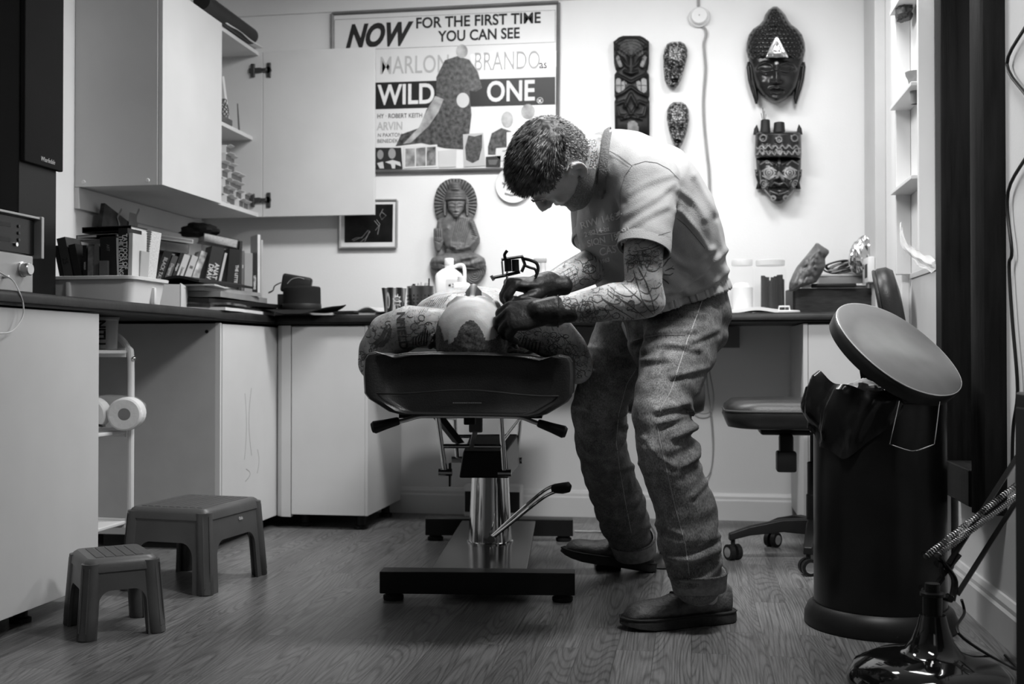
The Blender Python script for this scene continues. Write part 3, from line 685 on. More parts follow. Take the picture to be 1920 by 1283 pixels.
# cable down the right wall
cb = [onX(x, y, XR-0.075 if x < 1886 else XR-0.012) for x, y in ((1878, -30), (1882, 30), (1888, 120), (1884, 200), (1885, 270), (1890, 360), (1897, 470), (1892, 500), (1898, 600), (1908, 730), (1900, 800), (1898, 870))]
cb = [Vector((XR-0.012, p.y if p.y < 3.03 else 3.03, p.z)) for p in cb]
solid('power_cable', 'black cable hanging down the right wall beside the mirror frame', 'cable', BLACKP, MB().tube(bez(cb, 6), 0.0045, 8), smooth=True)
# ================================================================== floor lamp at the lower right
lp = thing('floor_lamp', 'black spring arm floor lamp with a round glossy foot beside the bin', 'lamp', (0.535, 2.62, 0))
LW = Vector((0.535, 2.62, 0))
MB().lathe([(0, 0), (0.180, 0), (0.188, 0.010), (0.186, 0.030), (0.170, 0.058), (0.13, 0.078), (0.085, 0.088), (0.06, 0.098), (0.045, 0.118), (0.034, 0.150), (0.028, 0.175), (0, 0.178)], 64).build('foot', mat('gloss_foot', 0.006, 0.06, var=0.1, coat=0.5), lp, smooth=True, angle=70)
MB().lathe([(0.021, 0.17), (0.021, 0.215), (0.027, 0.217), (0.027, 0.224), (0.016, 0.226), (0.016, 0.245)], 24).build('stem', BLACKM, lp, smooth=True)
def lpx(x, y, d=2.62): return at(x, y, d) - LW
LD = 2.66
br_ = MB(); br_.tube([lpx(1745, 1120, LD), lpx(1768, 1085, LD), lpx(1764, 1058, LD)], [0.006]*3, 6); br_.tube(bez([lpx(1757, 1042, LD), lpx(1776, 1065, LD), lpx(1790, 1090, LD), lpx(1785, 1125, LD)], 5), [0.016]*16, 8, flat=0.35)
br_.tube([lpx(1735, 1112, LD), lpx(1785, 1124, LD)], 0.009, 8)
br_.build('bracket', BLACKM, lp, smooth=True)
for a, b, w_ in (((1778, 1058), (1925, 830), 0.008), ((1795, 1115), (1925, 910), 0.008), ((1745, 1108), (1800, 1040), 0.006)):
    d2 = 2.72 if a[0] > 1750 else LD
    MB().tube([lpx(*a, LD), lpx(*b, d2)], w_, 4).build('arm', BLACKM, lp)
SPR = mat('spring_steel', 0.35, 0.3, 1.0)
for a, b in (((1737, 1043), (1912, 905)), ((1760, 1040), (1915, 925))):
    A, B = lpx(*a, LD-0.01), lpx(*b, LD+0.03); L_ = (B-A); t_ = L_.normalized(); u_ = t_.orthogonal().normalized(); v_ = t_.cross(u_)
    n_ = 46*10; MB().tube([A + L_*(i/n_) + (u_*cos(i*2*pi/10)+v_*sin(i*2*pi/10))*0.0065 for i in range(n_+1)], 0.0014, 4).build('spring', SPR, lp, smooth=True)
for q in ((1733, 1107), (1783, 1123), (1737, 1043), (1761, 1060)):
    p = lpx(*q, LD-0.012); MB().cyl(p, p + Vector((0.0, 0.028, 0)), 0.0075, n=12).build('screw', CHROME, lp, smooth=True)
MB().tube(bez([lpx(1803, 1125, LD), lpx(1808, 1150, LD), Vector((0.06, 0.02, 0.13)), Vector((0.17, 0.09, 0.05)), Vector((0.235, 0.20, 0.008)), Vector((0.24, 0.33, 0.006))], 6), 0.0035, 8).build('cord', BLACKP, lp, smooth=True)
# dark upright unit at the right edge
k0 = onY(1903, 735, 2.42)
sb = thing('floor_speaker', 'black upright floor unit cut off by the right edge of the photo', 'speaker', (0, 0, 0))
MB().box((k0.x, 2.20, 0.0), (XR-0.021, 2.42, k0.z)).build('cabinet', BLACKP, sb, bevel=0.006)
MB().box((k0.x-0.006, 2.22, 0.06), (k0.x+0.0005, 2.40, k0.z-0.03)).build('grille', mat('grille_cloth', 0.008, 0.9), sb, bevel=0.004)
# ================================================================== people
def wlink(name, me, m, parent, smooth=True):
    """child whose mesh is already in room coordinates"""
    o = link(name, me, m, parent, smooth); o.matrix_parent_inverse = parent.matrix_basis.inverted(); return o
def wbuild(mb, name, m, parent, **k):
    o = mb.build(name, m, parent, **k); o.matrix_parent_inverse = parent.matrix_basis.inverted(); return o
def skin_mat(name, v, lines=False):
    m = bpy.data.materials.new(name); m.use_nodes = True; nt = m.node_tree; N = nt.nodes; L = nt.links; b = N['Principled BSDF']
    b.inputs['Roughness'].default_value = 0.48; b.inputs['Subsurface Weight'].default_value = 0.08; b.inputs['Subsurface Scale'].default_value = 0.01
    tc = N.new('ShaderNodeTexCoord'); n = N.new('ShaderNodeTexNoise'); n.inputs['Scale'].default_value = 22; n.inputs['Detail'].default_value = 6; L.new(tc.outputs['Object'], n.inputs['Vector'])
    r = N.new('ShaderNodeMapRange'); r.inputs[1].default_value = 0.3; r.inputs[2].default_value = 0.7; r.inputs[3].default_value = v*0.86; r.inputs[4].default_value = v*1.12; L.new(n.outputs[0], r.inputs[0])
    out = r.outputs[0]
    if lines:
        # ink outlines and soft grey shading
        nd = N.new('ShaderNodeTexNoise'); nd.inputs['Scale'].default_value = 9; nd.inputs['Detail'].default_value = 2; L.new(tc.outputs['Object'], nd.inputs['Vector'])
        ad = N.new('ShaderNodeVectorMath'); ad.operation = 'MULTIPLY_ADD'; L.new(nd.outputs['Color'], ad.inputs[0]); ad.inputs[1].default_value = (0.09, 0.09, 0.09); L.new(tc.outputs['Object'], ad.inputs[2])
        vo = N.new('ShaderNodeTexVoronoi'); vo.feature = 'DISTANCE_TO_EDGE'; vo.inputs['Scale'].default_value = 26; L.new(ad.outputs[0], vo.inputs['Vector'])
        a = N.new('ShaderNodeMapRange'); a.inputs[1].default_value = 0.02; a.inputs[2].default_value = 0.07; a.inputs[3].default_value = 1.0; a.inputs[4].default_value = 1.0; L.new(vo.outputs['Distance'], a.inputs[0])
        n3 = N.new('ShaderNodeTexNoise'); n3.inputs['Scale'].default_value = 26; n3.inputs['Detail'].default_value = 2; n3.inputs['Distortion'].default_value = 1.6; L.new(tc.outputs['Object'], n3.inputs['Vector'])
        pp = N.new('ShaderNodeMath'); pp.operation = 'PINGPONG'; pp.inputs[1].default_value = 0.09; L.new(n3.outputs[0], pp.inputs[0])
        a2 = N.new('ShaderNodeMapRange'); a2.inputs[1].default_value = 0.0; a2.inputs[2].default_value = 0.022; a2.inputs[3].default_value = 0.32; a2.inputs[4].default_value = 1.0; L.new(pp.outputs[0], a2.inputs[0])
        n4 = N.new('ShaderNodeTexNoise'); n4.inputs['Scale'].default_value = 14; L.new(tc.outputs['Object'], n4.inputs['Vector'])
        a3 = N.new('ShaderNodeMapRange'); a3.inputs[1].default_value = 0.35; a3.inputs[2].default_value = 0.62; a3.inputs[3].default_value = 0.5; a3.inputs[4].default_value = 1.0; L.new(n4.outputs[0], a3.inputs[0])
        for q in (a, a2, a3):
            mm = N.new('ShaderNodeMath'); mm.operation = 'MULTIPLY'; L.new(out, mm.inputs[0]); L.new(q.outputs[0], mm.inputs[1]); out = mm.outputs[0]
    L.new(out, b.inputs['Base Color'])
    bp = N.new('ShaderNodeBump'); bp.inputs['Strength'].default_value = 0.12; bp.inputs['Distance'].default_value = 0.003
    n2 = N.new('ShaderNodeTexNoise'); n2.inputs['Scale'].default_value = 240; L.new(tc.outputs['Object'], n2.inputs['Vector']); L.new(n2.outputs[0], bp.inputs['Height']); L.new(bp.outputs[0], b.inputs['Normal'])
    return m
SKIN = skin_mat('skin', 0.44); SKINT = skin_mat('tattooed_skin', 0.47, True)
TATTOO = mat('tattoo_ink', 0.06, 0.55, var=0.4, scale=60)
HEAD = [(-0.118, 0.030, 0.080, 0.022), (-0.108, 0.0, 0.096, 0.040), (-0.09, -0.03, 0.101, 0.051), (-0.068, -0.055, 0.096, 0.060), (-0.045, -0.072, 0.094, 0.066), (-0.02, -0.085, 0.091, 0.070), (0.0, -0.093, 0.089, 0.073), (0.025, -0.099, 0.087, 0.076), (0.045, -0.102, 0.094, 0.077), (0.07, -0.099, 0.089, 0.076), (0.095, -0.086, 0.073, 0.066), (0.113, -0.062, 0.048, 0.046), (0.122, -0.03, 0.018, 0.02)]
def head_into(mb, M):
    rings = []
    for z, xb, xf, w_ in HEAD:
        cx = xb + (xf-xb)*0.5; rg = []
        for k in range(32):
            t = 2*pi*k/32; c_, s_ = cos(t), sin(t)
            x = cx + (xf-cx)*abs(c_)**0.85*(1 if c_ > 0 else -1); y = w_*abs(s_)**0.9*(1 if s_ > 0 else -1)
            if c_ > 0: y *= 1-0.10*c_*c_
            rg.append(M @ Vector((x, y, z)))
        rings.append(rg)
    mb.loft(rings)
    # nose
    mb.tube([M @ Vector(p) for p in ((0.085, 0, 0.040), (0.098, 0, 0.022), (0.108, 0, 0.005), (0.114, 0, -0.008), (0.106, 0, -0.016))], [0.007, 0.0085, 0.0105, 0.0125, 0.009], 12)
    for s in (-1, 1):
        mb.ball(M @ Vector((0.101, s*0.012, -0.012)), 0.0095, 8)
        mb.ball(M @ Vector((0.077, s*0.031, 0.020)), 0.012, 8)
        mb.tube([M @ Vector(p) for p in ((0.093, s*0.012, 0.043), (0.091, s*0.032, 0.047), (0.076, s*0.053, 0.041))], [0.005, 0.006, 0.003], 8)
        mb.ball(M @ Vector((0.066, s*0.045, -0.008)), 0.019, 8)
    mb.tube([M @ Vector(p) for p in ((0.086, -0.024, -0.046), (0.097, 0, -0.041), (0.086, 0.024, -0.046))], [0.004, 0.0065, 0.004], 8)
    mb.tube([M @ Vector(p) for p in ((0.085, -0.021, -0.057), (0.096, 0, -0.058), (0.085, 0.021, -0.057))], [0.004, 0.007, 0.004], 8)
    mb.ball(M @ Vector((0.088, 0, -0.095)), 0.018, 8)
    for s in (-1, 1):
        # ear: bowl, helix and lobe
        o = Vector((-0.008, s*0.076, 0.004))
        he = [(0.010, 0.003, 0.008), (0.012, 0.006, 0.024), (0.002, 0.014, 0.036), (-0.014, 0.018, 0.034), (-0.023, 0.019, 0.018), (-0.020, 0.016, 0.0), (-0.012, 0.010, -0.016), (-0.002, 0.006, -0.027), (0.006, 0.003, -0.024), (0.009, 0.002, -0.012)]
        mb.tube(bez([M @ (o + Vector((x, s*y, z))) for x, y, z in he], 3), 0.0055, 8)
        mb.tube([M @ (o + Vector(p)) for p in ((0.006, s*-0.002, 0.022), (-0.010, s*0.006, 0.020), (-0.013, s*0.006, 0.0), (-0.004, s*0.001, -0.02))], [0.008, 0.010, 0.010, 0.007], 8, flat=1.0)
def face_press(me, MI, k=1.0):
    """eye sockets, mouth line, temples, cheeks, nostrils, ear hollow"""
    spots = [((0.092, 0.030, 0.030), 0.012, -0.004), ((0.092, -0.030, 0.030), 0.012, -0.004), ((0.094, 0.018, 0.022), 0.008, -0.006), ((0.094, -0.018, 0.022), 0.008, -0.006),
             ((0.098, 0.0, -0.0515), 0.006, -0.003), ((0.092, 0.014, -0.0515), 0.006, -0.003), ((0.092, -0.014, -0.0515), 0.006, -0.003),
             ((0.095, 0.0, -0.075), 0.012, -0.004), ((0.075, 0.05, -0.05), 0.016, -0.004), ((0.075, -0.05, -0.05), 0.016, -0.004),
             ((0.103, 0.008, -0.021), 0.005, -0.004), ((0.103, -0.008, -0.021), 0.005, -0.004), ((-0.012, 0.083, 0.003), 0.009, -0.008), ((-0.012, -0.083, 0.003), 0.009, -0.008)]
    spots = [(Vector(p), r, d) for p, r, d in spots]
    def f(co, n):
        p = MI @ co
        if p.length > 0.2: return 0
        return sum(d*k*math.exp(-((p-c).length/r)**2) for c, r, d in spots if (p-c).length < 3*r)
    displace(me, f)
def shell(me, mask, off, name, m, parent, rough=0.0):
    """a layer lying on part of a body (stubble, cropped hair)"""
    bm = bmesh.new(); bm.from_mesh(me); bm.normal_update()
    def near_(f):
        c = f.calc_center_median()
        return mask(c) or any(mask(c + (v.co-c)*2.2) for v in f.verts)
    bmesh.ops.delete(bm, geom=[f for f in bm.faces if not near_(f)], context='FACES')
    bmesh.ops.subdivide_edges(bm, edges=bm.edges[:], cuts=2, use_grid_fill=True); bm.normal_update()
    bmesh.ops.delete(bm, geom=[f for f in bm.faces if not mask(f.calc_center_median())], context='FACES')
    for v in bm.verts: pass
    nn = {v: v.normal.copy() for v in bm.verts}
    for v in bm.verts: v.co += nn[v]*(off + (rough*noise.noise(v.co*90) if rough else 0))
    o = bpy.data.meshes.new(name); bm.to_mesh(o); bm.free()
    return wlink(name, o, m, parent)
def hand_segs(M, curl, spread, thumb, s=1.0):
    """M: wrist frame (x to fingertips, y to thumb side, z back of hand)"""
    sg = []
    W = lambda x, y, z: M @ Vector((x*s, y*s, z*s))
    zdir = (M.to_3x3() @ Vector((0, 0, 1))).normalized()
    sg.append([(W(-0.045, 0, 0), 0.024*s, 0.030*s, zdir), (W(0, 0, 0), 0.021*s, 0.029*s, zdir), (W(0.03, 0.002, 0), 0.019*s, 0.037*s, zdir), (W(0.06, 0.0, 0.0), 0.018*s, 0.042*s, zdir), (W(0.088, 0, 0.002), 0.014*s, 0.040*s, zdir)])
    roots = [(0.088, 0.031, 0.002, 0.074), (0.094, 0.011, 0.004, 0.083), (0.090, -0.010, 0.003, 0.077), (0.082, -0.029, 0.0, 0.061)]
    for k, (x, y, z, ln) in enumerate(roots):
        ang = 0.0; p = Vector((x, y, z)); pts = [(W(x-0.035, y*0.75, z), 0.0105*s, 0.0105*s), (W(*p), 0.0105*s, 0.0105*s)]
        sp = spread[k]
        for j, (fr_, rd) in enumerate(((0.46, 0.0098), (0.30, 0.0090), (0.24, 0.0078))):
            ang += curl[k][j]
            d = Vector((cos(ang)*cos(sp), cos(ang)*sin(sp), -sin(ang))); p = p + d*ln*fr_
            if j < 2: pts.append((W(*(p - d*0.004)), rd*1.06*s, rd*1.06*s))
            pts.append((W(*p), rd*s, rd*s))
        sg.append(pts)
    sg.append([(W(*p), r*s, r*s) for p, r in thumb])
    return sg
def frame(o, x, z):
    x = Vector(x).normalized(); z = Vector(z); z = (z - x*z.dot(x)).normalized(); return o, x, z
def mk(o, x, y, z):
    return Matrix(((x[0], y[0], z[0], o[0]), (x[1], y[1], z[1], o[1]), (x[2], y[2], z[2], o[2]), (0, 0, 0, 1)))
def shoe(parent, M, m_up, m_sole, lace=True):
    """leather lace-up, x to the toe, z up, origin under the ankle on the ground"""
    def ring(x, hw, z0, z1, top=0.6, skew=0.0, n=20):
        out = []
        for k in range(n):
            t = 2*pi*k/n; c_, s_ = cos(t), sin(t)
            y = hw*abs(c_)**0.75*(1 if c_ > 0 else -1); z = (z0+z1)/2 + (z1-z0)/2*abs(s_)**0.8*(1 if s_ > 0 else -1)
            if s_ > 0: y *= 1-(1-top)*s_
            out.append(M @ Vector((x, y+skew, z)))
        return out
    up = MB().loft([ring(-0.116, 0.018, 0.03, 0.095, 0.9), ring(-0.110, 0.030, 0.024, 0.108, 0.8), ring(-0.085, 0.040, 0.022, 0.118, 0.72), ring(-0.045, 0.043, 0.022, 0.120, 0.72), ring(-0.01, 0.043, 0.022, 0.122, 0.68), ring(0.025, 0.044, 0.022, 0.112, 0.6), ring(0.06, 0.047, 0.022, 0.094, 0.55), ring(0.10, 0.052, 0.022, 0.078, 0.6), ring(0.14, 0.054, 0.022, 0.076, 0.65), ring(0.175, 0.051, 0.022, 0.073, 0.65), ring(0.20, 0.039, 0.022, 0.064, 0.6), ring(0.213, 0.020, 0.024, 0.042, 0.6)])
    u = wbuild(up, 'shoe', m_up, parent, smooth=True, angle=70)
    sd = u.modifiers.new('s', 'SUBSURF'); sd.levels = 1; sd.render_levels = 2
    def outline(k, z, dz=0):
        pts = [(-0.128, 0.0), (-0.124, 0.022), (-0.105, 0.039), (-0.06, 0.047), (0.0, 0.045), (0.05, 0.049), (0.10, 0.058), (0.15, 0.060), (0.19, 0.050), (0.215, 0.031), (0.228, 0.0)]
        pts = pts + [(x, -y) for x, y in reversed(pts[1:-1])]
        return [M @ Vector((x*(1+k*0.02), y*(1+k*0.05), z + (0.012*max(0, (x-0.12)/0.1)**2 if dz else 0))) for x, y in pts]
    sl = MB().loft([outline(-1, 0.0, 1), outline(0.4, 0.004, 1), outline(0.2, 0.024, 0), outline(-0.2, 0.030, 0), outline(-1.5, 0.034, 0)])
    so = wbuild(sl, 'sole', m_sole, u, smooth=True, angle=40); so.matrix_parent_inverse = Matrix.Identity(4) @ (parent.matrix_basis.inverted().inverted()).inverted() @ parent.matrix_basis if False else Matrix.Identity(4)
    wt = MB().tube(outline(0.0, 0.0325, 0) + [outline(0.0, 0.0325, 0)[0]], 0.0028, 6); wl = wbuild(wt, 'welt', m_sole, u, smooth=True); wl.matrix_parent_inverse = Matrix.Identity(4)
    if lace:
        for k, x in enumerate((0.028, 0.046, 0.064)):
            z = 0.114-0.012*k; lc = MB().tube(bez([M @ Vector(p) for p in ((x-0.008, 0.030, z-0.017), (x, 0.012, z+0.002), (x+0.004, -0.012, z+0.001), (x-0.004, -0.030, z-0.018))], 4), 0.0022, 6)
            q = wbuild(lc, 'lace', BLACKP, u, smooth=True); q.matrix_parent_inverse = Matrix.Identity(4)
            for s in (-1, 1):
                ey = MB().ball(M @ Vector((x-0.005, s*0.031, z-0.016)), 0.0042, 6); q = wbuild(ey, 'eyelet', CHROME, u, smooth=True); q.matrix_parent_inverse = Matrix.Identity(4)
    return u
def absorb(o, mb, m):
    """a drawing on a surface joins the mesh it is drawn on"""
    me = o.data; k = len(me.materials); me.materials.append(m); rm = mb.mesh('ink')
    for p in rm.polygons: p.material_index = k
    bm = bmesh.new(); bm.from_mesh(me); bm.from_mesh(rm); bm.to_mesh(me); bm.free(); bpy.data.meshes.remove(rm)
# ------------------------------------------------------------------ the tattoo artist
A_ = lambda x, y, d: at(x, y, d)
S_ = (CR*0.50 - CF*0.866).normalized()        # across the shoulders, far to near
art = thing('person', 'man in grey t-shirt, jeans and black gloves bent over the tattoo bed', 'person', onZ(1290, 1130, 0.0))
hs = 1.06
hx = (-CR*0.36 - CU*0.87 + CF*0.28).normalized()
hz0 = (-CR*0.66 + CU*0.26 - CF*0.66); hz = (hz0 - hx*hz0.dot(hx)).normalized(); hy = hz.cross(hx)
ear = A_(1082, 328, 2.78) - hy*0.078*hs
HM = mk(ear, hx*hs, hy*hs, hz*hs); HMI = HM.inverted()
P = dict(shN=A_(1216, 338, 2.84), shF=A_(1114, 345, 3.16), elN=A_(1212, 568, 2.78), wrN=A_(1038, 583, 2.75), elF=A_(1128, 490, 3.06), wrF=A_(1026, 537, 2.90),
         neck=A_(1128, 300, 2.96), hipN=A_(1292, 600, 3.15), hipF=A_(1205, 605, 3.40))
def torso(k=1.0):
    return [(A_(1268, 600, 3.27), 0.165*k, 0.125*k, S_), (A_(1262, 535, 3.22), 0.168*k, 0.133*k, S_), (A_(1246, 460, 3.12), 0.175*k, 0.140*k, S_), (A_(1220, 395, 3.04), 0.188*k, 0.140*k, S_), (A_(1188, 335, 2.98), 0.178*k, 0.120*k, S_), (A_(1160, 310, 2.96), 0.125*k, 0.098*k, S_), (A_(1142, 306, 2.935), 0.096*k, 0.088*k, S_)]
armN = [(P['shN'], .062, .062), (A_(1212, 420, 2.80), .056, .054), (A_(1206, 480, 2.785), .054, .050), (A_(1207, 535, 2.78), .049, .047), (A_(1216, 570, 2.78), .043, .045)]
foreN = [(A_(1216, 566, 2.78), .042, .044), (A_(1190, 564, 2.775), .049, .050), (A_(1150, 566, 2.765), .048, .050), (A_(1105, 575, 2.755), .041, .043), (A_(1065, 580, 2.75), .035, .036), (A_(1032, 584, 2.745), .031, .033), (A_(1008, 584, 2.735), .029, .031)]
armF = [(P['shF'], .058, .058), (A_(1110, 410, 3.14), .055, .053), (A_(1118, 455, 3.10), .052, .05), (A_(1130, 488, 3.06), .045, .046)]
foreF = [(A_(1130, 486, 3.06), .045, .046), (A_(1105, 502, 3.01), .049, .049), (A_(1070, 518, 2.96), .043, .043), (A_(1030, 537, 2.90), .033, .034), (A_(1008, 543, 2.86), .029, .031)]
legN = [(A_(1285, 600, 3.14), .100, .11), (A_(1274, 650, 3.09), .098, .105), (A_(1257, 710, 3.03), .086, .092), (A_(1240, 770, 2.99), .076, .080), (A_(1247, 830, 2.98), .082, .080), (A_(1262, 890, 3.0), .083, .082), (A_(1284, 950, 3.02), .087, .084), (A_(1291, 1000, 3.03), .089, .086), (A_(1298, 1038, 3.035), .078, .080), (A_(1304, 1062, 3.04), .070, .074), (A_(1309, 1088, 3.045), .079, .078), (A_(1311, 1104, 3.05), .080, .078)]
legF = [(A_(1190, 605, 3.40), .10, .105), (A_(1167, 650, 3.44), .098, .102), (A_(1145, 705, 3.48), .095, .096), (A_(1119, 770, 3.53), .082, .084), (A_(1125, 830, 3.60), .084, .083), (A_(1146, 900, 3.69), .086, .083), (A_(1163, 950, 3.76), .085, .083), (A_(1172, 982, 3.80), .084, .082), (A_(1182, 1008, 3.83), .074, .076), (A_(1187, 1028, 3.85), .080, .078)]
def thin(sg, k): return [(p[0], p[1]*k, p[2]*k) + tuple(p[3:]) for p in sg]
neckS = [(A_(1165, 310, 2.98), .085, .085), (A_(1140, 303, 2.95), .074, .072), (A_(1112, 300, 2.91), .066, .064), (A_(1080, 302, 2.88), .060, .060)]
segs = [torso(0.86), neckS, armN, foreN, armF, foreF, [(P['shF'], .065, .065), (A_(1165, 325, 2.99), .09, .09), (P['shN'], .068, .068)],
        thin(legN, .72), thin(legF, .72), [(A_(1264, 590, 3.27), .11, .09, S_), (A_(1285, 610, 3.15), .07, .07, S_)], [(A_(1268, 590, 3.27), .13, .11, S_), (A_(1195, 612, 3.4), .09, .09, S_)]]
# feet inside the shoes keep the body whole
toeN = onZ(1163, 1181, 0); heelN = onZ(1376, 1163, 0); fx = (toeN-heelN); fx.z = 0; lenN = fx.length; fx.normalize()
heelF = onZ(1230, 1072, 0.0); toeF = at(1050, 1042, heelF.dot(CF)*1.0 - 0.0) if False else onZ(1050, 1043, 0.052)
kN = lenN/0.356; NM = mk(heelN + fx*0.128*kN, fx*kN, Vector((0, 0, 1)).cross(fx)*kN, Vector((0, 0, kN)))
fx2 = (toeF-heelF).normalized(); fz2 = (Vector((0, 0, 1)) - fx2*fx2.z).normalized(); kF = (toeF-heelF).length/0.356
FM = mk(heelF + fx2*0.128*kF, fx2*kF, fz2.cross(fx2)*kF, fz2*kF)
for Mx, an in ((NM, A_(1309, 1095, 3.05)), (FM, A_(1190, 1030, 3.86))):
    segs.append([(an, .042, .042), (Mx @ Vector((-0.05, 0, 0.075)), .036, .036), (Mx @ Vector((0.06, 0, 0.055)), .028, .034), (Mx @ Vector((0.14, 0, 0.042)), .015, .03)])
body = organic(segs, voxel=0.0048, smooth=5, extra=lambda mb: head_into(mb, HM))
face_press(body, HMI)
bo = wlink('body', body, SKIN, art); body.materials.append(SKINT)
elNv, wrv = A_(1212, 500, 2.78), A_(1040, 583, 2.75)
def inkd(c):
    p = HMI @ c
    q = c - CO; d = q.dot(CF); x = 960 + q.dot(CR)/d*FPX; y = 641.5 - q.dot(CU)/d*FPX
    if p.length < 0.135 and p.x > -0.105 and not (p.z < -0.02 and p.x < -0.03): return False
    return 400 < y < 640 and x < 1260 or (p.length < 0.25 and p.z < 0.02)
for f in body.polygons:
    if inkd(f.center): f.material_index = 1
bvB = bvh_of(body)
# stubble and cropped hair
HAIRM = mat('short_hair', 0.075, 0.55, var=0.9, scale=90)
STUB = mat('stubble', 0.17, 0.7, var=0.85, scale=420)
def m_hair(c, M=HMI):
    p = M @ c
    if p.length > 0.17: return False
    n_ = 0.006*noise.noise(c*60)
    if p.z > 0.072 + n_ - max(0, -p.x)*0.3: return True
    side = abs(p.y) > 0.03
    if p.x < 0.062+n_ and p.z > 0.045+n_ : return True
    return p.x < -0.035+n_ and p.z > -0.030+0.25*(p.x+0.09)+n_
hairs = shell(body, m_hair, 0.003, 'hair', HAIRM, art, rough=0.003)
def m_stub(c):
    p = HMI @ c; n_ = 0.006*noise.noise(c*55)
    if p.length > 0.165 or m_hair(c): return False
    if abs(p.y) > 0.080: return False
    return p.z < -0.028+n_+0.35*(0.05-p.x)*(1 if p.x > 0 else 0.6) and p.x > -0.02 and not (abs(p.y) < 0.022 and p.z > -0.065 and p.x > 0.08)
shell(body, m_stub, 0.0008, 'stubble', STUB, art)
# hair strands
rnd = random.Random(3); mb = MB(); mb2 = MB(); cand = [p for p in body.polygons if m_hair(p.center)]
wt_ = [p.area for p in cand]; picks = rnd.choices(cand, wt_, k=11000)
hxw, hzw, hyw = hx, hz, hy
for p in picks:
    c = p.center + Vector((rnd.uniform(-1, 1), rnd.uniform(-1, 1), rnd.uniform(-1, 1)))*0.003; q = HMI @ c; n_ = p.normal
    top = max(0, min(1, (q.z-0.055)/0.04)); front = max(0, min(1, (q.x-0.0)/0.07))
    ln = 0.006 + 0.016*top + 0.008*top*front + rnd.uniform(-.002, .004)
    fl_n = noise.noise(c*26); dr = n_*(0.42+0.06*top) + hxw*(0.75*top + 0.2) + hyw*0.35*fl_n - hzw*(0.6*(1-top)) + Vector((rnd.gauss(0, .09), rnd.gauss(0, .09), rnd.gauss(0, .09)))
    if front > 0.5 and top > .2: dr += hxw*0.6 + hzw*0.15
    dr.normalize(); sd_ = dr.orthogonal().normalized()
    sd_ = (sd_*cos(rnd.random()*6) + dr.cross(sd_)*sin(rnd.random()*6)); wd = 0.0009
    b0 = c + n_*0.001; b1 = b0 + dr*ln*0.55 + n_*0.001; tipp = b0 + dr*ln - n_*0.002*top
    tgt = mb if q.z > 0.062 else mb2
    v = [tgt.bm.verts.new(x) for x in (b0+sd_*wd, b0-sd_*wd, b1-sd_*wd*.8, b1+sd_*wd*.8, tipp)]
    tgt.bm.faces.new((v[0], v[1], v[2], v[3])); tgt.bm.faces.new((v[3], v[2], v[4]))
me2 = bpy.data.meshes.new('strands'); mb2.bm.to_mesh(me2); mb2.bm.free()
sg2 = link('side_hair', me2, mat('side_hair_grey', 0.26, 0.5, var=0.8, scale=120), hairs, False); sg2['kind'] = 'stuff'
me = bpy.data.meshes.new('strands'); mb.bm.to_mesh(me); mb.bm.free()
sg_ = link('hair_strands', me, mat('hair_strand', 0.16, 0.45, var=0.95, scale=45), hairs, False); sg_['kind'] = 'stuff'
# eyebrow
for s in (-1, 1):
    mb = MB(); mb.tube([HM @ Vector(p) for p in ((0.099, s*0.014, 0.046), (0.098, s*0.03, 0.053), (0.084, s*0.052, 0.047))], [0.003, 0.0035, 0.002], 6, flat=0.6)
    wbuild(mb, 'eyebrow', HAIRM, art, smooth=True)
# ---- jeans
def denim():
    m = bpy.data.materials.new('denim'); m.use_nodes = True; nt = m.node_tree; N = nt.nodes; L = nt.links; b = N['Principled BSDF']; b.inputs['Roughness'].default_value = 0.85
    tc = N.new('ShaderNodeTexCoord')
    at_ = N.new('ShaderNodeAttribute'); at_.attribute_name = 'wear_and_light'  # thigh fade mixed with painted brightness
    n1 = N.new('ShaderNodeTexNoise'); n1.inputs['Scale'].default_value = 420; n1.inputs['Detail'].default_value = 2
    mp = N.new('ShaderNodeMapping'); mp.inputs['Scale'].default_value = (1, 1, 0.35); L.new(tc.outputs['Object'], mp.inputs[0]); L.new(mp.outputs[0], n1.inputs['Vector'])
    n2 = N.new('ShaderNodeTexNoise'); n2.inputs['Scale'].default_value = 26; n2.inputs['Detail'].default_value = 5; n2.inputs['Distortion'].default_value = 0.6; L.new(tc.outputs['Object'], n2.inputs['Vector'])
    a = N.new('ShaderNodeMapRange'); a.inputs[3].default_value = 0.042; a.inputs[4].default_value = 0.25; L.new(at_.outputs['Fac'], a.inputs[0])
    r1 = N.new('ShaderNodeMapRange'); r1.inputs[1].default_value = 0.3; r1.inputs[2].default_value = 0.7; r1.inputs[3].default_value = 0.45; r1.inputs[4].default_value = 1.55; L.new(n1.outputs[0], r1.inputs[0])
    r2 = N.new('ShaderNodeMapRange'); r2.inputs[1].default_value = 0.3; r2.inputs[2].default_value = 0.7; r2.inputs[3].default_value = 0.6; r2.inputs[4].default_value = 1.4; L.new(n2.outputs[0], r2.inputs[0])
    m1 = N.new('ShaderNodeMath'); m1.operation = 'MULTIPLY'; L.new(a.outputs[0], m1.inputs[0]); L.new(r1.outputs[0], m1.inputs[1])
    m2 = N.new('ShaderNodeMath'); m2.operation = 'MULTIPLY'; L.new(m1.outputs[0], m2.inputs[0]); L.new(r2.outputs[0], m2.inputs[1]); L.new(m2.outputs[0], b.inputs['Base Color'])
    bp = N.new('ShaderNodeBump'); bp.inputs['Strength'].default_value = 0.5; bp.inputs['Distance'].default_value = 0.002; L.new(n1.outputs[0], bp.inputs['Height']); L.new(bp.outputs[0], b.inputs['Normal'])
    return m
DENIM = denim()
